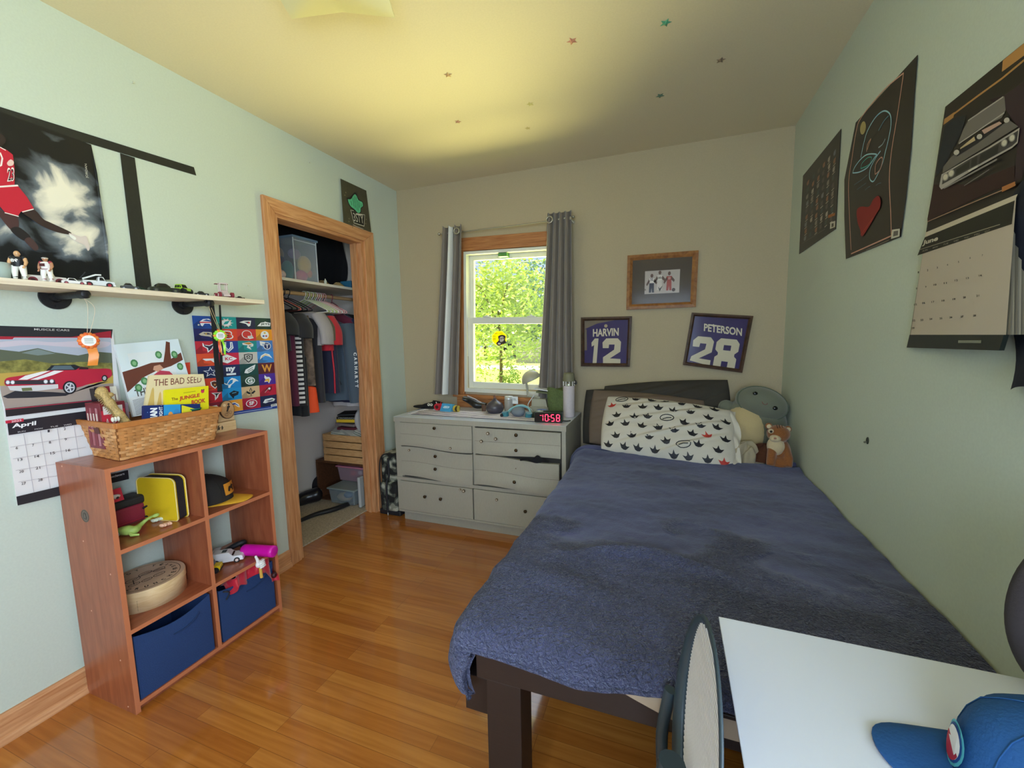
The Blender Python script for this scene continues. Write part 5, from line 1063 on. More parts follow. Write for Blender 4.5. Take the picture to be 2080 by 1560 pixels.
def garment(name, label, cat, y, col, hem=.9, sh=1.545, hw=.2, th=.03, sleeve=.2, slr=.055, yaw=0, tone=None, long=False, xc=XR, pat=None, collar=None, flare=0, near=True):
    t = thing(name, label, cat, (xc, y, sh)); m = mat('fabric_'+name+col.strip('#'), col, .85, bump=.25, scale=120, sheen=.2) if tone is None else tone
    M = Matrix.Translation(V3((xc, y, 0))) @ Matrix.Rotation(rad(yaw), 4, 'Z'); b = MB(M); N = 40; rows = 22
    def S_(ang, v, o=0):
        z = lerp(sh, hem, v); a = hw*(.42+.58*min(1, v/.12)**.6)*(1+flare*v); bth = th*(.35+.65*min(1, v/.1))*(1+.25*v); cx_, sx_ = math.cos(ang), math.sin(ang)
        x = (a+o)*abs(cx_)**.9*(1 if cx_ > 0 else -1); yy = (bth+o)*abs(sx_)**.6*(1 if sx_ > 0 else -1)
        yy += .012*v*math.sin(x*42+y*31)+.006*v*math.sin(x*83+2)
        return (x, yy, z-.035*(min(a, abs(x))/hw)*(1-v)**6)
    def ring(v): return [S_(2*math.pi*k/N, v) for k in range(N)]
    vs = []
    for j in range(rows+1): vs += ring(j/rows)
    fs = [(j*N+k, j*N+(k+1) % N, (j+1)*N+(k+1) % N, (j+1)*N+k) for j in range(rows) for k in range(N)]
    b.add(vs, fs, m, True)
    if sleeve:
        for s in (1, -1):
            p0 = V3((s*(hw-.02), 0, sh-.055)); p1 = V3((s*(hw+.035), -.004, sh-.055-sleeve*.45)); p2 = V3((s*(hw+.045+(.02 if long else 0)), -.01, sh-.055-sleeve))
            pp = spline([p0, p1, p2], 5); b.tube(pp, [lerp(slr*1.05, slr*(.62 if long else .9), i/(len(pp)-1)) for i in range(len(pp))], m, 14, flat=.5, caps=False)
    obj('fabric', b, t)
    if collar: obj('collar', MB(M).tube([(.065*math.cos(a), .022*math.sin(a), sh+.004-.012*abs(math.cos(a))) for a in [k*math.pi/8 for k in range(16)]], .009, ink(collar), 8, closed=True), t, label='contrasting collar')
    if pat: g_ = MB(M); pat(g_, S_, sh, hem); obj('print', g_, t)
    return t
garment('tee_shirt', 'charcoal tee shirt hanging first at the left of the closet', 'shirt', 1.815, '#26272b', 1.27, sleeve=.12, collar='#cfcac4')
garment('shirt', 'cream garment showing below the charcoal tee at the far left of the closet', 'shirt', 1.77, '#d8ccc0', .97, sleeve=0, hw=.19)
garment('shirt', 'maroon shirt hanging below the charcoal tee at the left of the closet', 'shirt', 1.858, '#5c1c38', .91, sleeve=0, hw=.2)
def pat_bars(g, S, sh, hem):
    vz = lambda z: (sh-z)/(sh-hem)
    for j in range(17):
        z = .925+j*.03
        a0, a1 = rad(-50), rad(-8)
        q = [S(lerp(a0, a1, k/4), vz(z), .005) for k in range(5)]+[S(lerp(a1, a0, k/4), vz(z+.016), .005) for k in range(5)]
        for k in range(4): g.add([q[k], q[k+1], q[8-k], q[9-k]], [(0, 1, 2, 3)], '#dedad4')
    for i, ch in enumerate('umbia'):
        z = 1.24-i*.045; g.text(ch, S(rad(-62), vz(z), .006), S(rad(-62), vz(z-.034), .006), S(rad(-50), vz(z), .006), '#e4e0da', .05)
garment('sweatshirt', 'black sweatshirt with white sideways lettering and bars', 'shirt', 1.905, '#1e1c20', .905, sleeve=.14, hw=.22, pat=pat_bars)
m_camo = mat('brown_camo_fabric', '#6d5a4a', .85, var=.6, scale=28)
o = obj('red_lanyard', MB().tube([(-.17, 2.185, 1.3), (-.165, 2.19, 1.1), (-.168, 2.188, .95)], .006, ink('#c01c30'), 8)); tag(o, 'thin red strap hanging below the red shirt', 'strap')
g = garment('hunting_shirt', 'brown camouflage shirt with a bright orange lower half', 'shirt', 1.985, '#e8501c', .845, sleeve=0, hw=.215, th=.03, sh=1.06, tone=mat('blaze_orange', '#e84c18', .8, bump=.4, scale=90))
obj('camo_top', MB().tube([(XR, 1.985, z) for z in (1.5, 1.4, 1.2, 1.03)], [.2, .215, .222, .222], m_camo, 30, flat=.17), g, label='camouflage upper half')
garment('tee_shirt', 'black garment low at the left behind the orange shirt', 'shirt', 1.94, '#17171b', .83, sleeve=0, hw=.2, sh=1.3)
garment('tee_shirt', 'grey tee shirt with a dark body hanging in the middle of the closet', 'shirt', 2.045, '#2c2a2e', .9, sleeve=.0, hw=.205, yaw=8)
garment('tee_shirt', 'light grey short sleeved tee shirt left of the olive one', 'shirt', 2.06, '#a49c9c', 1.3, sleeve=.2, hw=.215, slr=.06, yaw=6, sh=1.56)
garment('tee_shirt', 'olive short sleeved shirt left of the red one', 'shirt', 2.12, '#5c5640', 1.35, sleeve=.16, hw=.2, yaw=5)
garment('tee_shirt', 'bright red short sleeved shirt in the middle of the closet', 'shirt', 2.165, '#c01c2c', 1.26, sleeve=.19, hw=.205, yaw=5)
garment('shirt', 'navy shirt hanging between the red shirt and the slate hoodie', 'shirt', 2.215, '#23243c', .95, sleeve=0, hw=.2)
ho = garment('hooded_sweatshirt', 'slate blue long sleeved hoodie with white lettering down its sleeve', 'sweatshirt', 2.33, '#4a5866', .875, sleeve=.0, hw=.21, th=.045, yaw=22, sh=1.5)
m_sl = mat('slate_fleece', '#4a5866', .85, bump=.25, scale=120, sheen=.2)
sp = spline([(-.2, 2.38, 1.44), (-.14, 2.36, 1.25), (-.13, 2.35, 1.05), (-.135, 2.36, .86)], 6)
slv = obj('sleeve', MB().tube(sp, [lerp(.075, .045, i/(len(sp)-1)) for i in range(len(sp))], m_sl, 16, flat=.75), ho)
tx = MB()
for k in range(8):
    z = 1.24-k*.034; fi = min((1.44-z)/.58*18, 16.99); i = int(fi); c_ = V3((sp[i].lerp(sp[i+1], fi-i).x, sp[i].lerp(sp[i+1], fi-i).y, z)); n_ = V3((1, -.75, 0)).normalized(); e_ = V3((.75, 1, 0)).normalized(); r_ = lerp(.075, .045, i/18)*1.02+.004
    tx.text('CARHARTT'[k], c_+n_*r_-e_*.0+V3((0, 0, .0))-e_*.008, c_+n_*r_-e_*.008-V3((0, 0, .024)), c_+n_*r_+e_*.014, '#d8dce0', .05)
obj('sleeve_lettering', tx, slv)
obj('hood', MB().ball((-.36, 2.32, 1.5), (.1, .06, .06), m_sl), ho); obj('pocket_seam', MB().tube(spline([(-.3, 2.262, 1.16), (-.24, 2.275, 1.1), (-.2, 2.29, 1.0)], 5), .004, ink('#2c343e'), 6), ho)
garment('shirt', 'magenta and maroon garment behind the slate hoodie', 'shirt', 2.45, '#6c1c38', 1.0, sleeve=0, hw=.2)
garment('shirt', 'dark navy shirt hanging lowest behind the slate hoodie', 'shirt', 2.48, '#1c2244', .84, sleeve=.2, hw=.2)
garment('shirt', 'black garment at the far right of the closet', 'shirt', 2.58, '#15161c', .95, sleeve=.5, hw=.22, long=True)
garment('shirt', 'white garment hanging lowest at the far right of the closet', 'shirt', 2.54, '#d4ccc8', .8, sleeve=.0, hw=.18, sh=1.2)
# --- crates and containers on the closet floor --------------------------------
m_dkw = wood('dark_stained_crate', '#4a2c1a', '#6a4228', (4, 14, 14), .6); m_ltw = wood('pale_pine_crate', '#c4925c', '#d9ac78', (3, 14, 14), .6)
cr = thing('wooden_crate', 'dark brown wooden crate on its side on the closet floor', 'crate', (-.36, 2.57, 0))
cx0, cx1, cy0, cy1, ch = -.64, -.105, 2.42, 2.76, .347; z0 = .004
obj('top_board', MB().box(cx0, cx1, cy0, cy1, ch-.018, ch, m_dkw), cr, bevel=.001); obj('bottom_board', MB().box(cx0, cx1, cy0, cy1, z0, z0+.015, m_dkw), cr)
obj('end_panel', MB().box(cx0, cx0+.018, cy0, cy1, z0+.015, ch-.018, m_dkw), cr); obj('end_panel', MB().box(cx1-.05, cx1, cy0, cy1, z0+.015, ch-.018, m_dkw), cr); obj('back_panel', MB().box(cx0+.018, cx1-.05, cy1-.012, cy1, z0+.015, ch-.018, m_dkw), cr)
c2 = thing('wooden_crate', 'pale pine slatted crate standing on the dark crate', 'crate', (-.33, 2.57, ch))
lx0, lx1, ly0, ly1 = -.545, -.105, 2.425, 2.70
for k in range(4):
    zz = ch+.002+k*.058
    obj('slat', MB().box(lx0, lx1, ly0-.008, ly0, zz, zz+.05, m_ltw), c2, bevel=.001); obj('slat', MB().box(lx0, lx1, ly1, ly1+.008, zz, zz+.05, m_ltw), c2)
for xx in (lx0, lx1-.014): obj('end_panel', MB().box(xx, xx+.014, ly0, ly1, ch+.001, ch+.226, m_ltw), c2)
obj('base', MB().box(lx0+.014, lx1-.014, ly0, ly1, ch+.001, ch+.012, m_ltw), c2)
zt2 = ch+.2
def tubbox(name, label, x0, x1, y0, y1, z0, hgt, body, lid, al=.45, lb='lid', content=None):
    t = thing(name, label, 'container', ((x0+x1)/2, (y0+y1)/2, z0)); b = MB()
    i = .012
    b.hexa([(x0+i, y0+i, z0), (x1-i, y0+i, z0), (x1-i, y1-i, z0), (x0+i, y1-i, z0), (x0, y0, z0+hgt), (x1, y0, z0+hgt), (x1, y1, z0+hgt), (x0, y1, z0+hgt)], plastic_clear('tub_'+body.strip('#'), body, al))
    obj('tub', b, t, bevel=.012, seg=3); obj('lid', MB().box(x0-.008, x1+.008, y0-.008, y1+.008, z0+hgt, z0+hgt+.014, mat('lid_'+lid.strip('#'), lid, .4)), t, bevel=.006, seg=3)
    return t
tubbox('plastic_container', 'clear container with a pink lid inside the dark crate', -.5, -.23, 2.5, 2.68, .155, .12, '#c8a8b4', '#cf7f92')
tubbox('plastic_container', 'clear shoebox container with a grey oval lid in front of the dark crate', -.46, -.2, 2.35, 2.56, .02, .12, '#a8b4b8', '#8f9a98')
for i_, (p, r, cl) in enumerate((((-.38, 2.56, .21), (.03, .03, .02), '#d8604c'), ((-.32, 2.58, .215), (.03, .025, .02), '#e8e0d8'), ((-.44, 2.57, .2), (.025, .03, .02), '#6a5a7c'))): 
    o = obj('toy_piece', MB().ball(p, r, mat('tp'+cl.strip('#'), cl, .6))); tag(o, ['coral', 'white', 'purple'][i_]+' toy piece inside the pink lidded container', 'toy')
for i_, (p, r, cl) in enumerate((((-.36, 2.42, .06), (.07, .04, .035), '#b8a48c'), ((-.3, 2.4, .09), (.04, .03, .025), '#3c6c9c'))):
    o = obj('toy_piece', MB().ball(p, r, mat('tp'+cl.strip('#'), cl, .6))); tag(o, ['tan', 'blue'][i_]+' bundle inside the grey lidded container', 'toy')
o = obj('container_lid', MB().box(-.175, -.15, 2.36, 2.415, .014, .26, mat('pale_grey_lid', '#b4b4b2', .4)), bevel=.01, seg=3); tag(o, 'pale grey plastic lid standing on edge beside the dark crate', 'lid')
m_lea = mat('black_leather', '#201d22', .3, bump=.15, scale=70)
bt = thing('boot', 'black leather boot lying on its side on the closet rug', 'boot', (-.35, 2.05, .01))
bp1 = [at(600, 1022, Z, .05), at(618, 1012, Z, .06), at(640, 1005, Z, .07), at(655, 1000, Z, .08)]
obj('upper', MB().tube(spline(bp1, 5), [.03, .036, .042, .046, .05, .052, .053, .054, .055, .056, .058, .058, .056, .05, .03, .012], m_lea, 18), bt)
obj('buckle', MB().obox(bp1[0]+V3((.03, -.03, .01)), (.004, .03, .018), ink('#9a9aa0', .3), (0, 20, 40)), bt); obj('strap', MB().tube([bp1[2]+V3((.0, -.04, .03)), bp1[2]+V3((.03, .0, .045)), bp1[2]+V3((.03, .04, .03))], .005, ink('#8a8270'), 6), bt)
o = obj('black_bag', MB().ball(at(650, 985, Z, .09)+V3((-.06, .02, -.01)), (.09, .07, .08), m_lea)); tag(o, 'round black bag behind the boot on the closet floor', 'bag')
o = obj('long_case', MB().tube(spline([at(600, 1062, Z, .022), at(640, 1045, Z, .025), at(680, 1034, Z, .03), at(715, 1020, Z, .03)], 5), [.014+.001*min(k, 8) for k in range(16)], mat('black_case', '#1a1a1d', .5), 12, flat=.8)); tag(o, 'long narrow black case lying on the closet rug', 'case')
# things stacked in the pale crate
m_paper = ink('#c9c4b8')
k0 = 0
for i_, (lb, x, y, z, s, rt, cl) in enumerate((('folded newspaper bundle rolled at the left of the pale crate', -.42, 2.5, zt2+.03, (.13, .12, .04), (10, 12, 20), '#8c9484'), ('folded grey newspaper leaning across the pale crate', -.3, 2.49, zt2+.035, (.2, .1, .03), (8, 18, -14), '#a8aca0'), ('striped newspaper roll at the right of the pale crate', -.2, 2.5, zt2+.03, (.12, .1, .04), (0, 22, 12), '#7c8474'))):
    mb = MB(); R_ = xf((x, y, z), rt[2], rt[0], rt[1])
    mb2 = MB(R_)
    for k in range(5): mb2.box(-s[0]/2, s[0]/2, -s[1]/2, s[1]/2, -s[2]/2+k*s[2]/5, -s[2]/2+(k+.75)*s[2]/5, ink(cl) if k % 2 else m_paper)
    o = obj('newspaper', mb2); tag(o, lb, 'newspaper')
bkst = [('maroon book at the bottom of the stack above the pale crate', -.33, .07, .02, '#5c2430', 10), ('grey book in the stack above the pale crate', -.35, .1, .02, '#8c7c78', -6), ('black game box with a yellow lower edge in the stack', -.33, .145, .045, '#2a2a26', 12), ('black folder at the top of the stack above the pale crate', -.33, .185, .012, '#17171a', 24)]
for lb, x, dz, h_, cl, yw in bkst:
    M_ = xf((x, 2.56, zt2+dz-.0), yw); b = MB(M_).box(-.11, .1, -.09, .09, -h_/2, h_/2, mat('bk'+cl.strip('#'), cl, .5))
    if 'yellow' in lb: b.box(-.112, .102, -.0915, -.0905, -h_/2, h_*.05, ink('#e0b82c')); b.text('CROSSWORD', (-.095, -.0912, h_*.12), (.08, -.0912, h_*.12), (-.095, -.0912, h_*.42), '#9a968c', .02)
    o = obj('game_box' if 'game' in lb else 'book', b, bevel=.001); tag(o, lb, 'box' if 'game' in lb else 'book')
m_bag = mat('white_plastic_bag', '#d8d2d0', .4, bump=.9, scale=22, alpha=.92)
b = MB(); ctr = V3((-.19, 2.52, zt2+.14))
b.sheet(lambda u, v: ctr+V3((.075*math.cos(u*6.283)*math.sin(v*3.1416)*(1+.18*math.sin(u*31+v*4)), .07*math.sin(u*6.283)*math.sin(v*3.1416)*(1+.15*math.sin(u*25)), -.12*math.cos(v*3.1416)*(1+.08*math.sin(u*19)))), 48, 16, m_bag)
o = obj('plastic_bag', b); tag(o, 'crumpled white plastic bag at the right above the pale crate', 'bag')
# ================================================================ DRESSER
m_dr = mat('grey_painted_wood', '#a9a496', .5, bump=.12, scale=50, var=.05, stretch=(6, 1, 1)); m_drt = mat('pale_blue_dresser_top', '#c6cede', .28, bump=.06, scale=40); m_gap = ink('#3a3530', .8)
dx0, dx1, dy0, dy1, dz = .25, 1.515, 2.291, 2.79, .78
dr = thing('dresser', 'grey painted double dresser with six bowed drawers and small round knobs', 'dresser', (.88, 2.55, 0))
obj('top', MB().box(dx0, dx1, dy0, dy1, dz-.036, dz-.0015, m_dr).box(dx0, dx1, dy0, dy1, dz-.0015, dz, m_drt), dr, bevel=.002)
obj('side_panel', MB().box(dx0+.004, dx0+.05, dy0+.006, dy1, .31, dz-.036, m_dr).box(dx0+.004, dx0+.03, dy0+.006, dy1, .085, .31, m_dr), dr, bevel=.001); obj('side_panel', MB().box(dx1-.03, dx1-.004, dy0+.006, dy1, .085, dz-.036, m_dr), dr, bevel=.001)
obj('plinth', MB().box(dx0+.03, dx1-.03, dy0+.04, dy1-.01, 0, .075, m_dr), dr); obj('bottom_rail', MB().box(dx0+.012, dx1-.012, dy0-.004, dy0+.045, .075, .09, m_dr), dr, bevel=.002)
obj('centre_stile', MB().box(.875, .893, dy0+.006, dy0+.03, .34, dz-.036, m_dr), dr)
obj('middle_rail', MB().box(dx0+.004, dx1-.004, dy0+.001, dy0+.03, .312, .335, m_dr), dr, bevel=.001)
obj('carcass', MB().box(dx0+.03, dx1-.03, dy0+.034, dy1-.02, .085, dz-.036, m_gap), dr, label='dark gaps behind the drawers')
m_knob = mat('antique_bronze', '#4a3a26', .35, metal=.8); m_knobb = mat('knob_hole', '#7a6850', .7)
def drawer(x0, x1, z0, z1, wave, knobs, marks=(), pull=0, seam=True):
    """front with a wavy lower edge, bowed outward a little near the bottom"""
    b = MB(); nu, nv = 26, 10; yf = dy0-pull
    def wv_(u): return wave*(math.sin(math.pi*(u*1.5+.25)))*.5
    def f(u, v):
        x = lerp(x0+.003, x1-.003, u); lo = z0+.004+wv_(u) if wave else z0+.003
        z = lerp(lo, z1-.003+(wv_(u) if wave and z1 < .6 else 0), v)
        bow = .014*math.exp(-((v-.12)/.25)**2)*(1 if wave else .15)*(.4+.6*math.sin(math.pi*u))
        return (x, yf-.004-bow, z)
    b.sheet(f, nu, nv, m_dr)
    for v in (0, 1): b.sheet(lambda u, w: V3(f(u, v))+V3((0, (w)*.025, 0)), nu, 1, m_dr, False)
    for u in (0, 1): b.sheet(lambda v, w: V3(f(u, v))+V3((0, w*.025, 0)), nv, 1, m_dr, False)
    if seam:
        for k in range(nu):
            a, c_ = V3(f(k/nu, .5)), V3(f((k+1)/nu, .5)); b.add([a+V3((0, -.0006, -.0009)), c_+V3((0, -.0006, -.0009)), c_+V3((0, -.0006, .0009)), a+V3((0, -.0006, .0009))], [(0, 1, 2, 3)], ink('#6e685c'))
    d = obj('drawer', b, dr)
    for (kx, kz) in knobs:
        y_ = yf-.012
        obj('knob', MB().lathe([(.004, 0), (.004, .008), (.009, .012), (.0115, .018), (.009, .023), (.003, .0245), (0, .0245)], (kx, y_+.006, kz), m_knob, axis=(0, -1, 0), n=18), d)
    for (kx, kz, r) in marks:
        q = MB().cyl((kx, yf-.013, kz), (kx, yf-.02, kz), r, m_knobb, n=14).cyl((kx, yf-.02, kz), (kx, yf-.0206, kz), r*.45, ink('#d8cfc0'), n=10)
        obj('old_knob', q, d, label='small bare knob plate')
    return d
drawer(.303, .875, .563, .745, .02, [(.597, .718)], [(.714, .584, .009)])
drawer(.893, 1.484, .563, .738, -.014, [(1.194, .708), (1.192, .608)], [(.995, .705, .011), (1.05, .672, .0105), (.947, .649, .0105)])
drawer(.303, .875, .342, .56, .022, [(.596, .519), (.592, .428)], [(.381, .545, .008)])
drawer(.893, 1.475, .342, .548, .02, [(1.181, .401)], [(1.19, .49, .003)], pull=.012)
drawer(.28, .868, .09, .312, 0, [(.498, .217), (.625, .215)], [(.804, .292, .0115), (.778, .299, .007)], seam=False)
drawer(.872, 1.485, .09, .312, 0, [(1.248, .207)], [(1.047, .259, .009)], seam=False)
ck = MB().sheet(lambda u, v: (1.22+.19*u, 2.272-.012*math.sin(v*3.14)-.004*math.sin(u*12), .553+(.045*math.exp(-((u-.62)/.17)**2)+.004)*math.sin(v*3.14)+.006*math.sin(u*9)-.012*v), 24, 8, mat('black_sock_cotton', '#17171c', .9))
o = obj('sock', ck); tag(o, 'black sock caught in the top edge of the lower right drawer', 'sock')
# ---------------------------------------------------------------- on the dresser
m_run = bpy.data.materials.new('striped_table_runner'); m_run.use_nodes = True; nt = m_run.node_tree; b_ = nt.nodes['Principled BSDF']; tc = nt.nodes.new('ShaderNodeTexCoord'); wv_ = nt.nodes.new('ShaderNodeTexWave'); wv_.bands_direction = 'Y'; wv_.inputs['Scale'].default_value = 9; cr = nt.nodes.new('ShaderNodeValToRGB')
nz = nt.nodes.new('ShaderNodeTexNoise'); nz.inputs['Scale'].default_value = 25; mp = nt.nodes.new('ShaderNodeMapping'); mp.inputs['Scale'].default_value = (1, 6, 1); wv_.inputs['Distortion'].default_value = 1.5
cr.color_ramp.elements[0].color = lin('#5c566c'); cr.color_ramp.elements[1].color = lin('#ddd6e2'); cr.color_ramp.elements[0].position = .1; cr.color_ramp.elements[1].position = .45
nt.links.new(tc.outputs['Object'], wv_.inputs[0]); nt.links.new(wv_.outputs['Fac'], cr.inputs[0]); nt.links.new(cr.outputs[0], b_.inputs['Base Color']); b_.inputs['Roughness'].default_value = .9
ru = MB()
def rf(u, v, o=0): return (lerp(.33, 1.33, u)+.01*math.sin(v*9), lerp(2.365, 2.62, v)+.02*(1-u)*(1-v)*0+(.10*(1-u)*(1-v)*.3), dz+.0015+o+.0012*math.sin(u*30+v*9)**2)
ru.sheet(lambda u, v: rf(u, v, .002), 60, 10, m_run); ru.sheet(lambda u, v: rf(u, 0, .002*v-.001), 60, 1, mat('runner_dark_edge', '#4a4450', .9)).sheet(lambda u, v: rf(0, u, .002*v-.001), 10, 1, m_run)
rn = obj('table_runner', ru); tag(rn, 'woven striped runner cloth lying along the dresser top', 'table runner')
fr = MB()
for k in range(22): y = 2.4+k*.01; fr.tube([(.332, y, dz+.003), (.315-.006*(k % 3), y+.004*((k*7) % 3-1), dz+.004), (.298-.008*(k % 2), y+.005*((k*5) % 3-1), dz+.002)], .0011, ink('#e4e0e6'), 5)
for c_ in ((.36, 2.55), (.42, 2.6)): fr.tube([(c_[0]+.022*math.cos(a), c_[1]+.02*math.sin(a), dz+.006+.003*math.sin(a)) for a in [k*.6 for k in range(10)]], .002, ink('#efecee'), 6)
obj('fringe', fr, rn)
# black cap with a pale badge
q = at(885, 824, Z, dz); bc = thing('knit_cap', 'black brimmed cap with a small pale badge at the left back of the dresser', 'cap', (.32, 2.68, dz))
obj('cap', MB().sheet(lambda u, v: (.34+.115*math.cos(u*6.283)*math.cos(v*1.57), 2.69+.07*math.sin(u*6.283)*math.cos(v*1.57), dz+.002+.05*math.sin(v*1.57)*(1+.2*math.cos(u*6.283))), 30, 10, mat('black_knit', '#121216', .85, bump=.4, scale=160)), bc)
obj('bill', MB().ball((.255, 2.66, dz+.014), (.075, .05, .012), mat('black_knit', '#121216', .85)), bc); 
bd = MB()
for k in (-1, 1): bd.cyl((.352+k*.012, 2.632, dz+.035), (.352+k*.012, 2.624, dz+.037), .0105, ink('#dcd8cc'), n=12).cyl((.352+k*.012, 2.624, dz+.037), (.352+k*.012, 2.6235, dz+.037), .0055, ink('#26241f'), n=10)
obj('badge', bd, bc, label='pale round badge')
# red reel / blue box
rt = MB().cyl((.443, 2.575, dz+.03), (.443, 2.6, dz+.03), .026, mat('red_plastic', '#c82838', .4), n=24).cyl((.443, 2.574, dz+.03), (.443, 2.5745, dz+.03), .014, ink('#4a1018'), n=16).box(.46, .485, 2.58, 2.6, dz+.004, dz+.055, mat('red_plastic', '#c82838', .4)).cyl((.435, 2.588, dz+.055), (.43, 2.588, dz+.068), .003, ink('#e8d8d0')).cyl((.47, 2.588, dz+.055), (.474, 2.588, dz+.07), .003, mat('red_plastic', '#c82838', .4))
o = obj('fishing_reel', rt, bevel=.001); tag(o, 'small red toy beside the light blue box on the dresser', 'toy')
P_ = [(.478, 2.555, dz+.003), (.578, 2.535, dz+.003), (.592, 2.548, dz+.063), (.495, 2.568, dz+.063)]
def art_z(mb, P, n):
    mb.poly([P(.5+.38*math.cos(k*.35), .55+.27*math.sin(k*.35), 1) for k in range(18)], '#2c74a8'); mb.poly([P(.5+.35*math.cos(k*.35), .55+.23*math.sin(k*.35), 2) for k in range(18)], '#6ec0e4'); mb.text('ZEBCO', P(.22, .44, 3), P(.78, .46, 3), P(.24, .66, 3), '#f4f8fa', .03, .1)
q = [V3(p) for p in P_]; n_ = (q[1]-q[0]).cross(q[3]-q[0]).normalized(); mb = MB().prism(q, -n_*.03, mat('sky_blue_card', '#4fa6d4', .4))
art_z(mb, lambda u, v, l=1: q[0].lerp(q[1], u).lerp(q[3].lerp(q[2], u), v)+n_*.0005*l, n_); o = obj('tackle_box', mb, bevel=.0005); tag(o, 'small light blue box with white lettering in an oval on the dresser', 'box')
o = obj('line_spool', MB().cyl((.6, 2.57, dz+.026), (.618, 2.565, dz+.026), .024, mat('yellow_spool', '#c8b04a', .5), n=24).cyl((.618, 2.565, dz+.026), (.634, 2.56, dz+.026), .02, ink('#3a3428'), n=20).cyl((.634, 2.56, dz+.026), (.638, 2.56, dz+.026), .024, mat('yellow_spool', '#c8b04a', .5), n=24)); tag(o, 'yellow and dark spool right of the light blue box', 'spool')
bg = MB().sheet(lambda u, v: (lerp(.62, .80, v)+.0*u, 2.69+.032*math.cos(u*6.283)+.015*math.sin(v*8), dz+.036+.03*math.sin(u*6.283)*(.6+.4*math.sin(v*3.14))+.05*(1-v)**2), 20, 12, mat('black_vinyl', '#1c1b1e', .3)); bg.tube([(.66, 2.668, dz+.11), (.72, 2.665, dz+.09), (.78, 2.66, dz+.062)], .004, ink('#b8b4bc', .3), 6)
o = obj('black_pouch', bg); tag(o, 'glossy black pouch slumped behind the light blue box under the curtain', 'pouch')
tg = MB().sheet(lambda u, v: (.825+.04*u+.006*math.sin(v*9), 2.645-.025*math.sin(u*3.14), dz+.002+.062*v), 8, 8, mat('tan_leather', '#d2b27c', .6)).sheet(lambda u, v: (.79+.035*u, 2.64-.01*math.sin(u*3.14), dz+.002+.05*v), 4, 4, mat('brown_leather', '#5c4030', .6))
o = obj('baseball_glove_strap', tg); tag(o, 'tan and brown leather scrap beside the dark diffuser vase', 'leather scrap')
vs_ = thing('diffuser', 'dark teardrop aroma diffuser vase on the dresser', 'vase', (.915, 2.60, dz)); vc = (.915, 2.60, dz)
vM = mat('charcoal_glaze', '#4c4750', .3, bump=.05, scale=60, var=.2)
obj('body', MB().lathe([(0, .001), (.035, .001), (.058, .014), (.066, .034), (.0655, .043)], vc, vM, n=36).lathe([(.0655, .0445), (.064, .058), (.05, .075), (.03, .088), (.014, .1), (.009, .112)], vc, vM, n=36), vs_)
obj('neck', MB().lathe([(.009, .11), (.0085, .128), (.0095, .134), (.006, .134), (.0055, .12)], vc, mat('brown_tip', '#7a5240', .4), n=18), vs_)
obj('band', MB().lathe([(.0656, .0425), (.0664, .0437), (.0656, .045)], vc, ink('#2c2930'), n=36), vs_)
jr = thing('glass_jar', 'clear glass jar with a silver lid behind the headset on the dresser', 'jar', (1.02, 2.66, dz)); jc = (1.0, 2.665, dz)
obj('body', MB().lathe([(0, .002), (.03, .002), (.034, .01), (.034, .09), (.03, .1)], jc, plastic_clear('jar_glass', '#b8b4ae', .6), n=24), jr); obj('lid', MB().lathe([(.031, .098), (.031, .118), (0, .118)], jc, mat('jar_lid', '#c9cbcd', .3, metal=.3), n=24), jr)
o = obj('paper_tag', MB().box(1.02, 1.075, 2.655, 2.657, dz+.065, dz+.118, ink('#e6e8ea')).text('EBL', (1.03, 2.6545, dz+.09), (1.065, 2.6545, dz+.09), (1.03, 2.6545, dz+.106), '#7a7e86')); tag(o, 'white printed card standing against the glass jar', 'card')
pc = MB(); pcx = (1.09, 2.66, dz)
pc.lathe([(0, .001), (.028, .001), (.034, .03), (.03, .06), (.0285, .06), (.032, .03), (.026, .004), (0, .004)], pcx, plastic_clear('frosted_jar', '#b4bcc4', .6), n=24); o = obj('small_jar', pc); tag(o, 'small frosted glass jar between the card and the lamp', 'jar')
# teal headset
m_teal = mat('teal_plastic_headset', '#3f7f8c', .35); hs = thing('headset', 'teal and grey headset lying on the striped runner', 'headset', (1.13, 2.50, dz)); hc = V3((1.125, 2.52, dz))
obj('headband', MB().tube([(hc.x+.085*math.cos(a), hc.y+.075*math.sin(a), dz+.012+.05*max(0, math.sin(a))) for a in [rad(-10+k*10) for k in range(21)]], .008, mat('pale_teal_band', '#8cc0cc', .35), 8, flat=1.4), hs)
obj('ear_cup', MB().ball(hc+V3((0, -.005, .034)), (.05, .042, .034), mat('grey_foam', '#77808a', .8, bump=.3)), hs); 
for s in (-1, 1): obj('ear_cup', MB().cyl(hc+V3((s*.083, -.03, .004)), hc+V3((s*.088, -.034, .034)), .024, m_teal, n=20), hs)
obj('boom', MB().tube(spline([hc+V3((-.088, -.02, .02)), hc+V3((-.1, -.03, .02)), hc+V3((-.105, -.05, .012))], 4), .006, ink('#1c2c3c'), 8).ball(hc+V3((-.105, -.052, .012)), (.012, .012, .012), ink('#141c28')), hs)
obj('cable', MB().tube(spline([hc+V3((.09, -.02, .02)), (1.2, 2.6, dz+.03), (1.15, 2.66, dz+.06), (1.19, 2.69, dz+.13)], 6), .003, ink('#dfe4e8'), 6), hs)
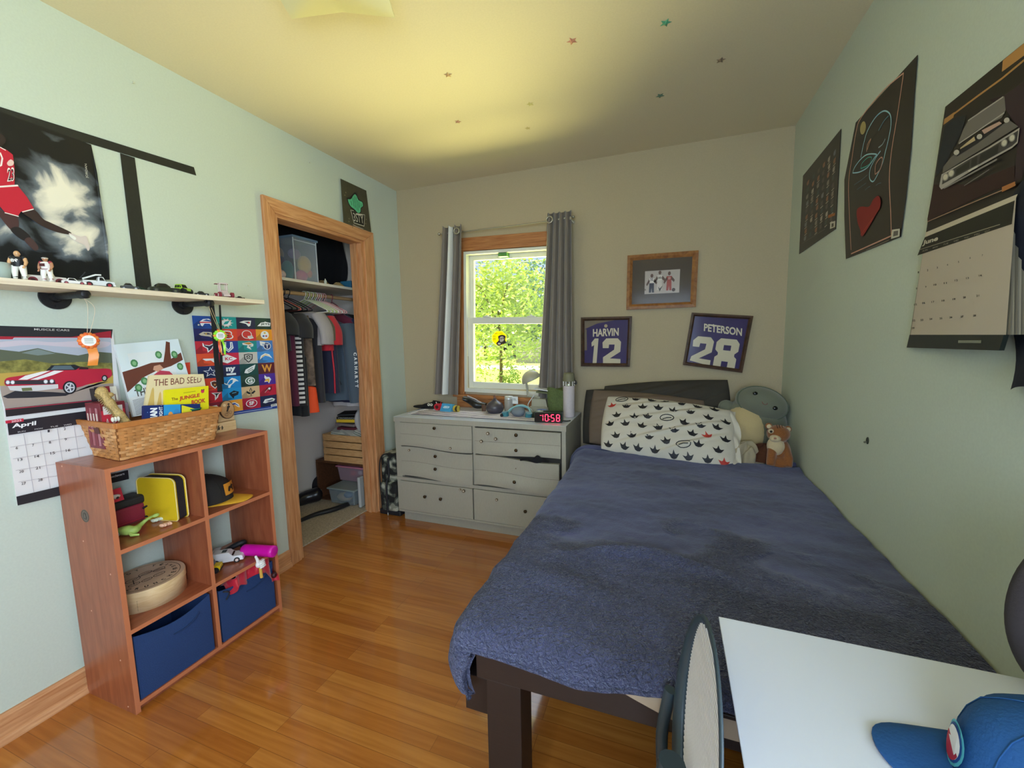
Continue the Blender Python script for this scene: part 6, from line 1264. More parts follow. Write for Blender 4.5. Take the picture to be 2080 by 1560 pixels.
# lamp
m_lp = mat('putty_lamp_metal', '#aaa693', .4); lx, ly = 1.2, 2.70
lp = thing('desk_lamp', 'small putty coloured desk lamp with a dome shade in front of the window', 'lamp', (lx, ly, dz))
obj('base', MB().box(lx-.035, lx+.11, ly-.06, ly+.05, dz+.001, dz+.05, m_lp).hexa([(lx-.022, ly-.052, dz+.05), (lx+.098, ly-.052, dz+.05), (lx+.095, ly+.045, dz+.05), (lx-.02, ly+.045, dz+.05), (lx-.018, ly-.05, dz+.107), (lx+.085, ly-.05, dz+.107), (lx+.085, ly+.045, dz+.107), (lx-.018, ly+.045, dz+.107)], m_lp), lp, bevel=.003)
arm = [at(1072, 804, Y, ly), at(1071, 790, Y, ly), at(1069, 776, Y, ly), at(1066, 768, Y, ly)]
obj('arm', MB().cyl((lx+.02, ly, dz+.107), (lx+.022, ly, dz+.12), .018, m_lp).tube([(lx+.022, ly, dz+.11)]+[tuple(p) for p in arm], .0085, m_lp, 10), lp)
sc_ = at(1077, 766, Y, ly); sax = V3((-.38, -.15, .9)).normalized(); R0 = .072
prof = [(R0*math.sin(a), R0*.95*math.cos(a)) for a in [rad(92-k*9.2) for k in range(11)]]; prof2 = [(r*.96, z*.96-.001) for r, z in prof][::-1]
obj('lamp_shade', MB().lathe(prof+prof2, sc_-sax*.02, m_lp, axis=sax, n=32), lp); obj('bulb', MB().ball(sc_-sax*.005, .02, ink('#e8e6dc', .3)), lp)
o = obj('notepad', MB().obox((1.27, 2.67, dz+.176), (.12, .08, .006), ink('#dfe3ee'), (0, 6, -8)).obox((1.275, 2.675, dz+.155), (.11, .07, .012), mat('olive_book', '#6c7050', .6), (0, 4, -6))); tag(o, 'white notepad on a small olive book on top of the lamp side pile', 'notepad')
o = obj('blue_dish', MB().lathe([(0, .002), (.02, .002), (.036, .02), (.034, .02), (.018, .005), (0, .005)], (1.285, 2.56, dz+.028), mat('pale_blue_glaze', '#8ca0d8', .3), n=28)); tag(o, 'pale blue dish on a dark cloth behind the alarm clock', 'dish')
dk = MB().sheet(lambda u, v: (lerp(1.2, 1.35, u), lerp(2.48, 2.63, v), dz+.002+.026*math.sin(u*3.14)*math.sin(v*3.14)*(1+.3*math.sin(u*17+v*9))+.01*(v > .1)*(u > .1)*(u < .9)), 18, 14, mat('dark_green_cloth', '#262c26', .9)); o = obj('dark_cloth', dk); tag(o, 'dark green folded cloth under the pale blue dish', 'cloth')
# olive canvas bag draped behind clock
m_ol = mat('olive_canvas', '#5c6a3c', .85, bump=.3, scale=120, var=.25)
ob_ = MB()
def olf(u, v): a = u*6.283; w = 1+.13*math.sin(a*3+v*4)+.06*math.sin(a*5); return (1.375+.085*math.cos(a)*w*(1-.15*v), 2.66+.055*math.sin(a)*w, dz+.002+.185*v+.012*math.sin(a*2)*v)
ob_.sheet(olf, 44, 12, m_ol); ob_.poly([olf(k/44, 1) for k in range(44)], m_ol); o = obj('canvas_bag', ob_); tag(o, 'slumped olive canvas bag between the lamp and the white bottle', 'bag')
# alarm clock
m_ck = mat('dark_green_clock_case', '#1d3324', .4); ac = thing('alarm_clock', 'dark digital alarm clock with red digits reading 10:58 on the dresser', 'clock', (1.40, 2.385, dz))
kx0, kx1, ky = 1.29, 1.468, 2.355; cM = xf((1.378, 2.395, dz), 7)
obj('case', MB(cM).box(-.09, .09, -.035, .035, .001, .068, m_ck), ac, bevel=.004)
obj('face', MB(cM).box(-.086, .086, -.0365, -.034, .004, .066, ink('#1c1216', .15)), ac, bevel=.001)
dg = MB(cM); m_led = mat('red_led', '#ff2a4a', .4, emit='#ff3050', es=4); y_ = -.0372
SEG = {'0': 'abcdef', '1': 'bc', '5': 'afgcd', '8': 'abcdefg'}
def seg7(x, z, w, h, chs):
    t_ = .0042
    S_ = dict(a=((x, z+h), (x+w, z+h)), g=((x, z+h/2), (x+w, z+h/2)), d=((x, z), (x+w, z)), f=((x, z+h/2), (x, z+h)), b=((x+w, z+h/2), (x+w, z+h)), e=((x, z), (x, z+h/2)), c=((x+w, z), (x+w, z+h/2)))
    for k in chs:
        (a, b), (c_, d) = S_[k]; dx_, dz_ = (c_-a), (d-b); L_ = math.hypot(dx_, dz_); ux, uz = dx_/L_, dz_/L_
        a, b, c_, d = a+ux*.0022, b+uz*.0022, c_-ux*.0022, d-uz*.0022
        dg.poly([(a-uz*t_/2, y_, b+ux*t_/2), (a+uz*t_/2, y_, b-ux*t_/2), (c_+uz*t_/2, y_, d-ux*t_/2), (c_-uz*t_/2, y_, d+ux*t_/2)], m_led)
for ch, x in (('1', -.052), ('0', -.019), ('5', .020), ('8', .054)): seg7(x, .012, .019, .042, SEG[ch])
for zz in (.022, .042): dg.poly([(.0095+a, y_, zz+b) for a, b in ((-.002, -.002), (.002, -.002), (.002, .002), (-.002, .002))], m_led)
dg.poly([(-.052, y_, .046), (-.042, y_, .046), (-.042, y_, .049), (-.052, y_, .049)], m_led)
obj('digits', dg, ac, label='glowing red digits'); obj('buttons', MB(cM).tube([(-.06+.022*math.cos(a), .01*math.sin(a), .069) for a in [k*.628 for k in range(10)]], .0022, ink('#c8c8b8', .3), 6, closed=True), ac, label='chrome ring button')
o = obj('power_cable', MB().tube(spline([(1.462, 2.42, dz+.006), (1.49, 2.43, dz+.004), (1.508, 2.45, dz+.004)], 5), .0035, ink('#181c18'), 6)); tag(o, 'short black cable behind the clock at the dresser edge', 'cable')
# bottle
bo = thing('vacuum_flask', 'white vacuum flask with a grey loop cap at the right end of the dresser', 'bottle', (1.475, 2.59, dz)); c_ = (1.465, 2.60, dz)
obj('body', MB().lathe([(0, .001), (.038, .001), (.04, .006), (.04, .215)], c_, mat('white_flask', '#cfc4c8', .35, var=.05), n=32), bo)
obj('collar', MB().lathe([(.0395, .215), (.0365, .222), (.0365, .245), (.0395, .247)], c_, mat('steel_collar', '#9a9a8c', .25, metal=.7), n=32), bo)
for k in range(10): a = k*.628; obj('collar_rib', MB().box(c_[0]+.038*math.cos(a)-.0025, c_[0]+.038*math.cos(a)+.0025, c_[1]+.038*math.sin(a)-.0025, c_[1]+.038*math.sin(a)+.0025, dz+.216, dz+.246, ink('#dcd8d4', .3)), bo)
obj('cap', MB().lathe([(.0405, .246), (.041, .25), (.041, .268), (.037, .274), (.037, .295), (.033, .302), (0, .302)], c_, mat('olive_grey_cap', '#77745c', .5, bump=.1), n=32), bo)
obj('loop', MB().tube(spline([(c_[0]+.038, c_[1], dz+.255), (c_[0]+.05, c_[1], dz+.243), (c_[0]+.05, c_[1], dz+.228), (c_[0]+.038, c_[1], dz+.232)], 4), .005, ink('#2c2c26'), 8), bo)
# ================================================================ CURTAINS
m_cur = mat('grey_satin_curtain', '#726860', .5, bump=.12, scale=160, sheen=.5); m_lit = mat('curtain_lit_edge', '#dcdcd8', .4)
rod = thing('curtain_rod', 'thin silver curtain rod across the window', 'rod', (.95, 2.74, 2.13)); YR = 2.735
m_sil = mat('brushed_silver', '#b4b0a4', .3, metal=.8)
obj('rod', MB().tube([(.428, YR, 2.13), (.62, YR, 2.127), (1.0, YR, 2.127), (1.30, YR, 2.13), (1.47, YR, 2.14)], .0055, m_sil, 10), rod)
for xx, zz in ((.428, 2.13), (1.47, 2.14)): obj('finial', MB().ball((xx, YR, zz), .011, m_sil), rod); 
for xx in (.45, 1.45): obj('wall_bracket', MB().cyl((xx, YR, 2.13), (xx, D, 2.13), .005, m_sil).cyl((xx, D-.004, 2.13), (xx, D, 2.13), .016, m_sil), rod)
def curtain(label, x0t, x1t, x0b, x1b, zt_, zb_, folds, ph, amp=.028, lit_edge=None, ring=None, zbf=None):
    t = thing('curtain', label, 'curtain', ((x0t+x1t)/2, YR, zt_)); b = MB(); nu, nv = 90, 30
    def f(u, v, o=0):
        x = lerp(lerp(x0t, x1t, u), lerp(x0b, x1b, u), v**1.1)
        a = amp*(.8+.5*v); y = YR-.005+a*math.sin(u*folds*6.283+ph+.35*math.sin(v*3))+.010*math.sin(u*23+v*2)*v
        x += .010*math.cos(u*folds*6.283+ph)*(.5+v)
        z = lerp(zt_+.012*math.sin(u*folds*6.283), zbf(u) if zbf else zb_, v)
        return (x, min(y, D-.026), z)
    b.sheet(f, nu, nv, m_cur); b.sheet(lambda u, v: V3(f(u, v))+V3((.0006, -.0014, 0)), nu, nv, m_cur)
    obj('cloth', b, t)
    if lit_edge: lb_ = MB().sheet(lambda u, v: V3(f(lerp(lit_edge[0], lit_edge[1], u), v))+V3((0, -.004, 0)), 8, nv, m_lit); obj('lit_edge_strip', lb_, t, label='pale strip painted as light on the curtain edge')  # light along the curtain edge, put in as a pale strip
    for rx, rz in ring: obj('grommet', MB().tube([(rx+.021*math.cos(a), YR-.034, rz+.021*math.sin(a)) for a in [k*math.pi/12 for k in range(24)]], .005, m_sil, 8, closed=True), t)
    return t
curtain('grey satin curtain panel left of the window', .452, .632, .34, .56, 2.178, .89, 3.6, 1.2, .024, (.42, .52), [(.595, 2.128)])
curtain('grey satin curtain panel right of the window', 1.283, 1.466, 1.195, 1.485, 2.182, .86, 4.6, .4, .026, None, [(1.312, 2.13)])
# ================================================================ FRAMES
def picture_frame(label, q, w, depth, m, inner):
    """q corners tl,tr,br,bl on plane y = D"""
    t = thing('framed_picture', label, 'picture frame', ((q[0][0]+q[2][0])/2, D, (q[0][1]+q[2][1])/2))
    c_ = V3((sum(p[0] for p in q)/4, 0, sum(p[1] for p in q)/4)); P = [V3((p[0], 0, p[1])) for p in q]
    I = []
    for k in range(4):
        a = (P[k-1]-P[k]).normalized(); b = (P[(k+1) % 4]-P[k]).normalized(); I.append(P[k]+(a+b)*w)
    f = MB()
    for k in range(4):
        j = (k+1) % 4; o0, o1, i0, i1 = P[k], P[j], I[k], I[j]
        mmid = lambda a, b: a.lerp(b, .55)
        y0, y1, y2 = D-.002, D-depth, D-depth*.7
        ring = [(o0, o1, y0), (o0, o1, y1+.003), (mmid(o0, i0), mmid(o1, i1), y1), (i0, i1, y2), (i0, i1, y0)]
        for r in range(4):
            a, b, ya = ring[r]; c2_, d2_, yb_ = ring[r+1]
            f.add([V3((a.x, ya, a.z)), V3((b.x, ya, b.z)), V3((d2_.x, yb_, d2_.z)), V3((c2_.x, yb_, c2_.z))], [(0, 1, 2, 3)], m)
    obj('frame', f, t, label=None)
    g = MB().prism([V3((p.x, D-.004, p.z)) for p in I], (0, -depth*.4, 0), inner[0]); yb_ = D-.004-depth*.4
    def at_(u, v, l=1): a = I[3].lerp(I[2], u).lerp(I[0].lerp(I[1], u), v); return V3((a.x, yb_-.0005*l, a.z))
    inner[1](g, at_); obj('artwork', g, t)
    obj('glazing', MB().add([V3((p.x, yb_-.004, p.z)) for p in I], [(0, 1, 2, 3)], glassmat('picture_glass', '#ffffff', .009, .12)), t); return t
m_oakf = wood('oak_picture_frame', '#7c4a1e', '#a06a34', (6, 6, 6), .4); m_dkf = wood('dark_walnut_frame', '#3a281c', '#54392a', (6, 6, 6), .45)
def art_players(g, A):
    g.poly([A(.22, .22), A(.81, .22), A(.81, .74), A(.22, .74)], '#b4a8a4')
    def pl_(cx_, top, bot, body, legs, head='#5a3c30', w=.045):
        g.poly([A(cx_+.025*math.cos(k*.7), top-.03+.045*math.sin(k*.7), 2) for k in range(9)], head)
        g.poly([A(cx_-w, top-.09, 2), A(cx_+w, top-.09, 2), A(cx_+w*.8, lerp(top, bot, .5), 2), A(cx_-w*.8, lerp(top, bot, .5), 2)], body)
        g.poly([A(cx_-w*.85, lerp(top, bot, .48), 3), A(cx_+w*.85, lerp(top, bot, .48), 3), A(cx_+w, bot, 3), A(cx_+w*.2, bot, 3), A(cx_, lerp(top, bot, .75), 3), A(cx_-w*.2, bot, 3), A(cx_-w, bot, 3)], legs)
        g.poly([A(cx_-w, top-.1, 2), A(cx_-w*2.1, top-.22, 2), A(cx_-w*1.8, top-.26, 2), A(cx_-w*.6, top-.16, 2)], head); g.poly([A(cx_+w, top-.1, 2), A(cx_+w*2.1, top-.18, 2), A(cx_+w*1.8, top-.23, 2), A(cx_+w*.6, top-.16, 2)], head)
    pl_(.34, .66, .25, '#e4dcd8', '#26263c'); pl_(.475, .72, .3, '#d8d0cc', '#ccc2be'); pl_(.635, .69, .28, '#a03c34', '#a03c34')
    g.text('32', A(.315, .52, 4), A(.365, .52, 4), A(.315, .57, 4), '#26263c', .03); g.text('50', A(.45, .55, 4), A(.5, .55, 4), A(.45, .6, 4), '#33302c', .03); g.text('23', A(.615, .53, 4), A(.655, .53, 4), A(.615, .58, 4), '#d8b8b0', .03)
    g.poly([A(.45, .38, 4), A(.48, .33, 4), A(.53, .4, 4), A(.5, .31, 4), A(.48, .26, 4), A(.465, .32, 4)], '#2a2a30'); g.poly([A(.715+.03*math.cos(k*.6), .29+.04*math.sin(k*.6), 3) for k in range(11)], '#3c2420')
    g.poly([A(.23+.015*math.cos(k*.9), .32+.02*math.sin(k*.9), 3) for k in range(7)], '#7a6c60')
picture_frame('oak framed picture of three sports players on a brown mat above the jerseys', [(1.826, 1.864), (2.266, 1.86), (2.259, 1.503), (1.822, 1.503)], .035, .024, m_oakf, (mat('brown_mat_board', '#4c3f35', .7), art_players))
# coat-hook like metal triangle hanging low left in the frame: reflection of the room, left to the glazing
m_pur = mat('purple_jersey', '#33235c', .7, bump=.35, scale=14, var=.15)
def jersey(name, num, nq, mq):
    def f(g, A):
        if name == 'HARVIN': g.poly([A(0, .8), A(.3, .93), A(.7, 1), A(0, 1)], '#6c5c4a'); g.poly([A(0, .3, 1), A(.06, .3, 1), A(.05, .8, 1), A(0, .8, 1)], '#6c5c4a')
        g.text(name, A(*nq[0], 2), A(*nq[1], 2), A(*nq[2], 2), '#cfc4ae', .03)
        for k, ch in enumerate(num):
            a, b = mq[k]
            P = lambda x, y: A(lerp(a, b, x), -.02+y*.6, 2)
            c_ = '#c9bea4'
            if ch == '1': g.poly([P(.2, 0), P(.62, 0), P(.8, 1), P(.42, 1), P(.08, .84), P(.1, .68), P(.36, .74)], c_)
            elif ch == '2':
                g.poly([P(0, .1) if num == '28' else P(.05, .02), P(1, .0), P(1, .2), P(.42, .22), P(.98, .48), P(1, .86), P(.82, 1), P(.2, 1), P(.0, .84), P(.02, .62), P(.34, .62), P(.36, .76), P(.66, .76), P(.64, .56), P(.04, .26)], c_)
            else:
                g.poly([P(.16, 1), P(.84, 1), P(1, .86), P(1, .6), P(.86, .5), P(.86, .42), P(.98, .34), P(.98, .0), P(.02, .0), P(.02, .34), P(.14, .42), P(.14, .5), P(0, .6), P(0, .86)], c_)
                g.poly([A(lerp(a, b, x), -.02+y*.6, 3) for x, y in ((.34, .78), (.66, .78), (.66, .6), (.34, .6))], m_pur); g.poly([A(lerp(a, b, x), -.02+y*.6, 3) for x, y in ((.36, .22), (.64, .22), (.64, .0), (.36, .0))], m_pur)
        if name == 'HARVIN': g.poly([A(.5+.04*math.cos(k*.7), .87+.04*math.sin(k*.7), 3) for k in range(9)], '#a89474')
        else: g.add([A(.36+.014, .80, 3), A(.36+.028, .80, 3), A(.36+.028, .86, 3), A(.36+.014, .86, 3)], [(0, 1, 2, 3)], '#cfc4ae')
    return f
picture_frame('square dark framed purple jersey reading HARVIN 12', [(1.512, 1.462), (1.86, 1.458), (1.85, 1.112), (1.512, 1.114)], .024, .034, m_dkf, (m_pur, jersey('HARVIN', '12', ((.2, .62), (.8, .64), (.2, .8)), ((.15, .38), (.43, .86)))))
picture_frame('tilted dark framed purple jersey reading PETERSON 28', [(2.236, 1.468), (2.588, 1.434), (2.54, 1.078), (2.19, 1.128)], .022, .034, m_dkf, (m_pur, jersey('PETERSON', '28', ((.22, .7), (.94, .66), (.2, .86)), ((.05, .45), (.5, .93)))))
# ================================================================ camouflage backpack
m_cam = bpy.data.materials.new('camouflage_nylon'); m_cam.use_nodes = True; nt = m_cam.node_tree; b_ = nt.nodes['Principled BSDF']; tc = nt.nodes.new('ShaderNodeTexCoord'); nz = nt.nodes.new('ShaderNodeTexNoise'); nz.inputs['Scale'].default_value = 16; nz.inputs['Detail'].default_value = 1; cr = nt.nodes.new('ShaderNodeValToRGB'); cr.color_ramp.interpolation = 'CONSTANT'
e = cr.color_ramp.elements; e[0].color = lin('#1c1d1c'); e[1].position = .48; e[1].color = lin('#4d5148'); x_ = e.new(.56); x_.color = lin('#8a8c7e'); x_ = e.new(.64); x_.color = lin('#b4b4a4')
nt.links.new(tc.outputs['Object'], nz.inputs[0]); nt.links.new(nz.outputs['Fac'], cr.inputs[0]); nt.links.new(cr.outputs[0], b_.inputs['Base Color']); b_.inputs['Roughness'].default_value = .8
bp_o = thing('backpack', 'grey and black camouflage backpack standing between the wall and the dresser', 'backpack', (.13, 2.5, 0))
obj('body', MB().box(.035, .235, 2.37, 2.62, .012, .47, m_cam), bp_o, bevel=.05, seg=4); obj('pocket', MB().box(.055, .215, 2.335, 2.40, .03, .26, m_cam), bp_o, bevel=.028, seg=3)
obj('zip', MB().tube(spline([(.13, 2.328, .03), (.13, 2.328, .25), (.13, 2.362, .3), (.13, 2.364, .44)], 4), .008, m_bn, 8), bp_o, label='black zip strip'); obj('piping', MB().tube(spline([(.045, 2.375, .05), (.04, 2.37, .3), (.06, 2.372, .44), (.13, 2.38, .47), (.21, 2.372, .44), (.23, 2.37, .3)], 5), .005, m_bn, 8), bp_o)
obj('base', MB().box(.04, .23, 2.345, 2.6, .0, .04, m_bn), bp_o, bevel=.01); obj('zip_pull', MB().box(.127, .133, 2.327, 2.331, .006, .05, ink('#d8d8d0', .3)), bp_o)
# ================================================================ BED
m_bed = mat('espresso_bed_wood', '#2c201c', .5, bump=.08, scale=40, stretch=(1, 8, 8), var=.1)
bx0, bx1, by0, by1 = 1.64, 2.755, .70, 2.78
bd = thing('bed', 'espresso wood bed frame with a thick square leg at the foot', 'bed', (2.2, 1.7, 0))
obj('foot_rail', MB().box(bx0, bx1, by0, by0+.028, .468, .545, m_bed), bd, bevel=.002)
for (lx_, ly_) in ((bx0+.026, by0+.002), (bx1-.12, by0+.002), (bx0+.026, by1-.1), (bx1-.12, by1-.1)): obj('leg', MB().box(lx_, lx_+.092, ly_, ly_+.085, 0, .468, m_bed), bd, bevel=.002)
obj('side_rail', MB().box(bx0-.06, bx0+.025, by0+.05, by1, .315, .42, m_bed), bd, bevel=.002); obj('side_rail', MB().box(bx1-.028, bx1, by0+.028, by1, .40, .47, m_bed), bd, bevel=.002)
obj('head_rail', MB().box(bx0, bx1, by1-.028, by1, .40, .545, m_bed), bd, bevel=.002)
sl = MB(); obj('slat_deck', MB().box(bx0+.02, bx1-.028, by0+.03, by1-.03, .44, .462, m_bed), bd)
m_sheet = mat('tan_bed_sheet', '#b39d86', .8, bump=.15, scale=30)
o = obj('mattress', MB().box(bx0+.012, bx1-.015, by0+.034, by1-.035, .4625, .585, m_sheet), bevel=.035, seg=4); tag(o, 'mattress in a tan sheet under the navy blanket', 'mattress')
sb = MB().sheet(lambda u, v: (lerp(1.95, 2.6, u), by0-.007+.05*v**3, lerp(.562-.064*min(1, u*3.6)**.8, .572, v)), 24, 8, m_sheet)
o = obj('bed_sheet', sb); tag(o, 'strip of tan sheet bulging below the blanket over the foot rail', 'sheet')
# --- blanket -----------------------------------------------------------------
m_bl = bpy.data.materials.new('navy_sherpa_blanket'); m_bl.use_nodes = True; nt = m_bl.node_tree; b_ = nt.nodes['Principled BSDF']; N = nt.nodes.new; Lk = nt.links.new
tc = N('ShaderNodeTexCoord'); vo = N('ShaderNodeTexNoise'); vo.inputs['Scale'].default_value = 75; vo.inputs['Detail'].default_value = 2; vo.inputs['Distortion'].default_value = 1.4; Lk(tc.outputs['Object'], vo.inputs[0])
mk = N('ShaderNodeTexNoise'); mk.inputs['Scale'].default_value = 4.2; mk.inputs['Detail'].default_value = 3; Lk(tc.outputs['Object'], mk.inputs[0])
sx = N('ShaderNodeSeparateXYZ'); Lk(tc.outputs['Object'], sx.inputs[0])
mr = N('ShaderNodeMapRange'); mr.inputs['From Min'].default_value = 1.55; mr.inputs['From Max'].default_value = .95; mr.inputs['To Min'].default_value = -.32; mr.inputs['To Max'].default_value = .25; Lk(sx.outputs['Y'], mr.inputs['Value'])
ad = N('ShaderNodeMath'); ad.operation = 'ADD'; Lk(mk.outputs['Fac'], ad.inputs[0]); Lk(mr.outputs[0], ad.inputs[1])
mr2 = N('ShaderNodeMapRange'); mr2.inputs['From Min'].default_value = .42; mr2.inputs['From Max'].default_value = .55; mr2.inputs['To Min'].default_value = .06; Lk(ad.outputs[0], mr2.inputs['Value'])
ml = N('ShaderNodeMath'); ml.operation = 'MULTIPLY'; Lk(vo.outputs['Fac'], ml.inputs[0]); Lk(mr2.outputs[0], ml.inputs[1])
bm = N('ShaderNodeBump'); bm.inputs['Strength'].default_value = 1; bm.inputs['Distance'].default_value = .04; Lk(ml.outputs[0], bm.inputs['Height'])
fine = N('ShaderNodeTexNoise'); fine.inputs['Scale'].default_value = 420; Lk(tc.outputs['Object'], fine.inputs[0])
bm2 = N('ShaderNodeBump'); bm2.inputs['Strength'].default_value = .5; bm2.inputs['Distance'].default_value = .002; Lk(fine.outputs['Fac'], bm2.inputs['Height']); Lk(bm.outputs[0], bm2.inputs['Normal']); Lk(bm2.outputs[0], b_.inputs['Normal'])
st = N('ShaderNodeTexNoise'); st.inputs['Scale'].default_value = 3; st.inputs['Detail'].default_value = 5; mp = N('ShaderNodeMapping'); mp.inputs['Scale'].default_value = (1, 3, 1); mp.inputs['Rotation'].default_value = (0, 0, .4); Lk(tc.outputs['Object'], mp.inputs[0]); Lk(mp.outputs[0], st.inputs[0])
cr = N('ShaderNodeValToRGB'); e = cr.color_ramp.elements; e[0].position = .35; e[0].color = lin('#3b3d58'); e[1].position = .65; e[1].color = lin('#52557a'); Lk(st.outputs['Fac'], cr.inputs[0]); Lk(cr.outputs[0], b_.inputs['Base Color'])
b_.inputs['Roughness'].default_value = .95; b_.inputs['Sheen Weight'].default_value = .5; b_.inputs['Sheen Roughness'].default_value = .45; b_.inputs['Sheen Tint'].default_value = lin('#b4bce0')
from mathutils import noise as _n
ZT = .612
def blk(u, v, o=0):
    """u: from the wall (0) over the top, down the left side (1); v: head (0) to foot (1)"""
    yh = 2.405-.02*u; s = u*1.56; xw = 2.755; top = 1.13
    yv = lerp(yh, .715, v)
    foot = max(0, (v-.93)/.07)
    # arc length along section
    r = .07; hang = .12+.012*math.sin(v*9)
    L_top = 1.125
    t_ = u*(L_top+1.5708*r+hang)
    if t_ < L_top: x = xw-t_; z = ZT-.012*(1-t_/L_top); nx, nz = 0, 1
    elif t_ < L_top+1.5708*r: a = (t_-L_top)/r; x = xw-L_top-r*math.sin(a); z = ZT-r+r*math.cos(a); nx, nz = -math.sin(a), math.cos(a)
    else: q = t_-L_top-1.5708*r; x = xw-L_top-r-.026*math.sin(min(1, q/hang)*2.6)*min(1, v*3); z = ZT-r-q; nx, nz = -1, 0
    # large wrinkles
    p = V3((x*2.4, yv*3.1, 3.3)); w = .010*_n.noise(p)+.006*_n.noise(V3((x*6, yv*9, 1)))
    w += .030*math.exp(-((yv-(1.03+.16*math.cos((x-2.02)*4.2)))/.035)**2)*math.exp(-((x-2.03)/.22)**2)
    w += .012*math.exp(-((yv-(.93-.2*(x-1.9)))/.06)**2)*math.exp(-((x-1.8)/.25)**2)
    w += .010*math.exp(-((yv-2.0+.3*(x-2.2))/.05)**2)*math.exp(-((x-2.15)/.2)**2)
    w += .016*math.exp(-((yv-2.33)/.05)**2)
    w += .003*_n.noise(V3((x*30, yv*30, z*30)))
    if nz < .5: w += .010*math.sin(yv*16+1)*min(1, (ZT-z)/.1)
    y = yv
    if v > .93:      # rolls over the foot end; the side drape just curls in round the corner
        f = (v-.93)/.07; a = min(1, f)*1.5708; yb = lerp(yh, .715, .93); sd_ = (1-nz)**1.5 if nz < 1 else 0
        yt_ = lerp(yb, .765, min(1, f/.35))-.078*math.sin(a); ys_ = lerp(yb, .688, min(1, f*1.05))
        y = yt_*(1-sd_)+ys_*sd_
        z -= (.066+.006*math.sin(x*14)-.028*max(0, min(1, (x-1.9)*4)))*(1-math.cos(a))*(1-sd_)
        x += .075*f**4*sd_
    x = min(x+nx*w, 2.76) if x < 2.7 else x; z += nz*w
    return V3((x-nx*0, y, z)) if o == 0 else V3((x-nx*o, y+(o if v > .96 else 0), z-nz*o))
bl = MB(); NU, NV = 190, 200
bl.sheet(lambda u, v: blk(u, v), NU, NV, m_bl); bl.sheet(lambda u, v: blk(u, v, .014), 60, 60, m_bl)
bl.sheet(lambda u, v: blk(1, u, .014*v), 120, 2, m_bl); bl.sheet(lambda u, v: blk(u, 0, .014*v), 120, 2, m_bl)
# overhanging lip at the foot: thick hem
bl.sheet(lambda u, v: blk(u, 1)+V3((0, .014*math.sin(v*3.14159)*0-(.012)*math.sin(v*3.14159)+.02*v, -.016*(1-math.cos(v*3.14159))/2*1.3)), 120, 6, m_bl)
# head hem: a thick rolled fold
hp = [blk(k/60, 0) for k in range(61)]
bl.tube([p+V3((0, .012, -.002)) for p in hp], [.024+.003*math.sin(k*.7) for k in range(61)], m_bl, 12)
o = obj('blanket', bl); tag(o, 'navy blue sherpa fleece blanket spread over the bed', 'blanket')
# --- pillows -----------------------------------------------------------------
def pillow_fn(c, wv, hv, w, h, th, seed=0, droop=0):
    c = V3(c); wv = V3(wv).normalized(); hv = V3(hv).normalized(); nv_ = wv.cross(hv).normalized()
    def f(u, v, side=1):
        a, b = u*2-1, v*2-1
        px_ = a*(1-.06*b*b*(1-abs(a)*.3)); pz = b*(1-.07*a*a)
        t_ = max(0, (1-abs(a)**2.6))**.55*max(0, (1-abs(b)**2.6))**.55
        nn_ = _n.noise(V3((a*2.2+seed, b*2.2, side)))*.12+_n.noise(V3((a*5+seed, b*4, side*3)))*.05+.05*math.sin((a*2+b*3+seed)*2.2)*abs(a)+.16*max(0, _n.noise(V3((a*1.2-b*1.6+seed, (a+b)*.5, 2))))*1.0+.07*abs(_n.noise(V3(((a-b*1.7)*3.2+seed, (a+b)*.7, 5))))
        for k_, (m0, c0_, w0_) in enumerate(((.75, -.25, .05), (.6, .35, .06), (.9, -.8, .045), (.35, .75, .05))): nn_ += (.17 if k_ % 2 == 0 else .13)*math.exp(-((b-(m0*a+c0_))/w0_)**2)*math.exp(-((a+.2-seed*.05)/.75)**2)-.10*math.exp(-((b-(m0*a+c0_)-.12)/w0_)**2)
        return c+wv*(px_*w/2)+hv*(pz*h/2-droop*a*a)+nv_*(side*th/2*t_*(1+nn_))
    return f, nv_
def pillow(name, label, c, wv, hv, w, h, th, m, seed=0, flap=None, deco=None, droop=0):
    f, n_ = pillow_fn(c, wv, hv, w, h, th, seed, droop); b = MB()
    b.sheet(lambda u, v: f(u, v, 1), 90, 60, m); b.sheet(lambda u, v: f(u, v, -1), 44, 30, m)
    if flap: b.sheet(lambda u, v: f(.985, v, .5)+V3(wv).normalized()*(u*flap)*(1+.2*math.sin(v*13))+n_*(.012*math.sin(v*15+u*3)), 4, 24, m)
    if deco:
        deco(b, lambda u, v, l=1: f(u, v, 1)+n_*(.0018*l))
    o = obj(name, b); return tag(o, label, 'pillow')
m_chp = mat('charcoal_pillowcase', '#38342f', .85, bump=.15, scale=90); m_tau = mat('taupe_pillowcase', '#6c5c50', .85, bump=.15, scale=90); m_prt = mat('white_print_pillowcase', '#cfc8bd', .85, bump=.2, scale=60)
pillow('pillow', 'charcoal pillow standing highest against the back wall', (2.07, 2.69, .83), (1, 0, .075), (.0, .3, 1), .80, .40, .14, m_chp, 1)
pillow('pillow', 'dark grey pillow at the far left behind the taupe pillow', (1.79, 2.645, .775), (1, -.1, 0), (-.0, .35, 1), .48, .40, .13, m_chp, 4)
pillow('pillow', 'taupe pillow tucked behind the footprint pillow', (1.965, 2.56, .775), (1, -.1, -.06), (.0, .55, 1), .72, .40, .13, m_tau, 2)
FS = [(0, -.5), (.28, -.42), (.42, -.2), (.62, .18), (.3, .02), (.14, .1), (0, .6), (-.14, .1), (-.3, .02), (-.62, .18), (-.42, -.2), (-.28, -.42)]
random.seed(3)
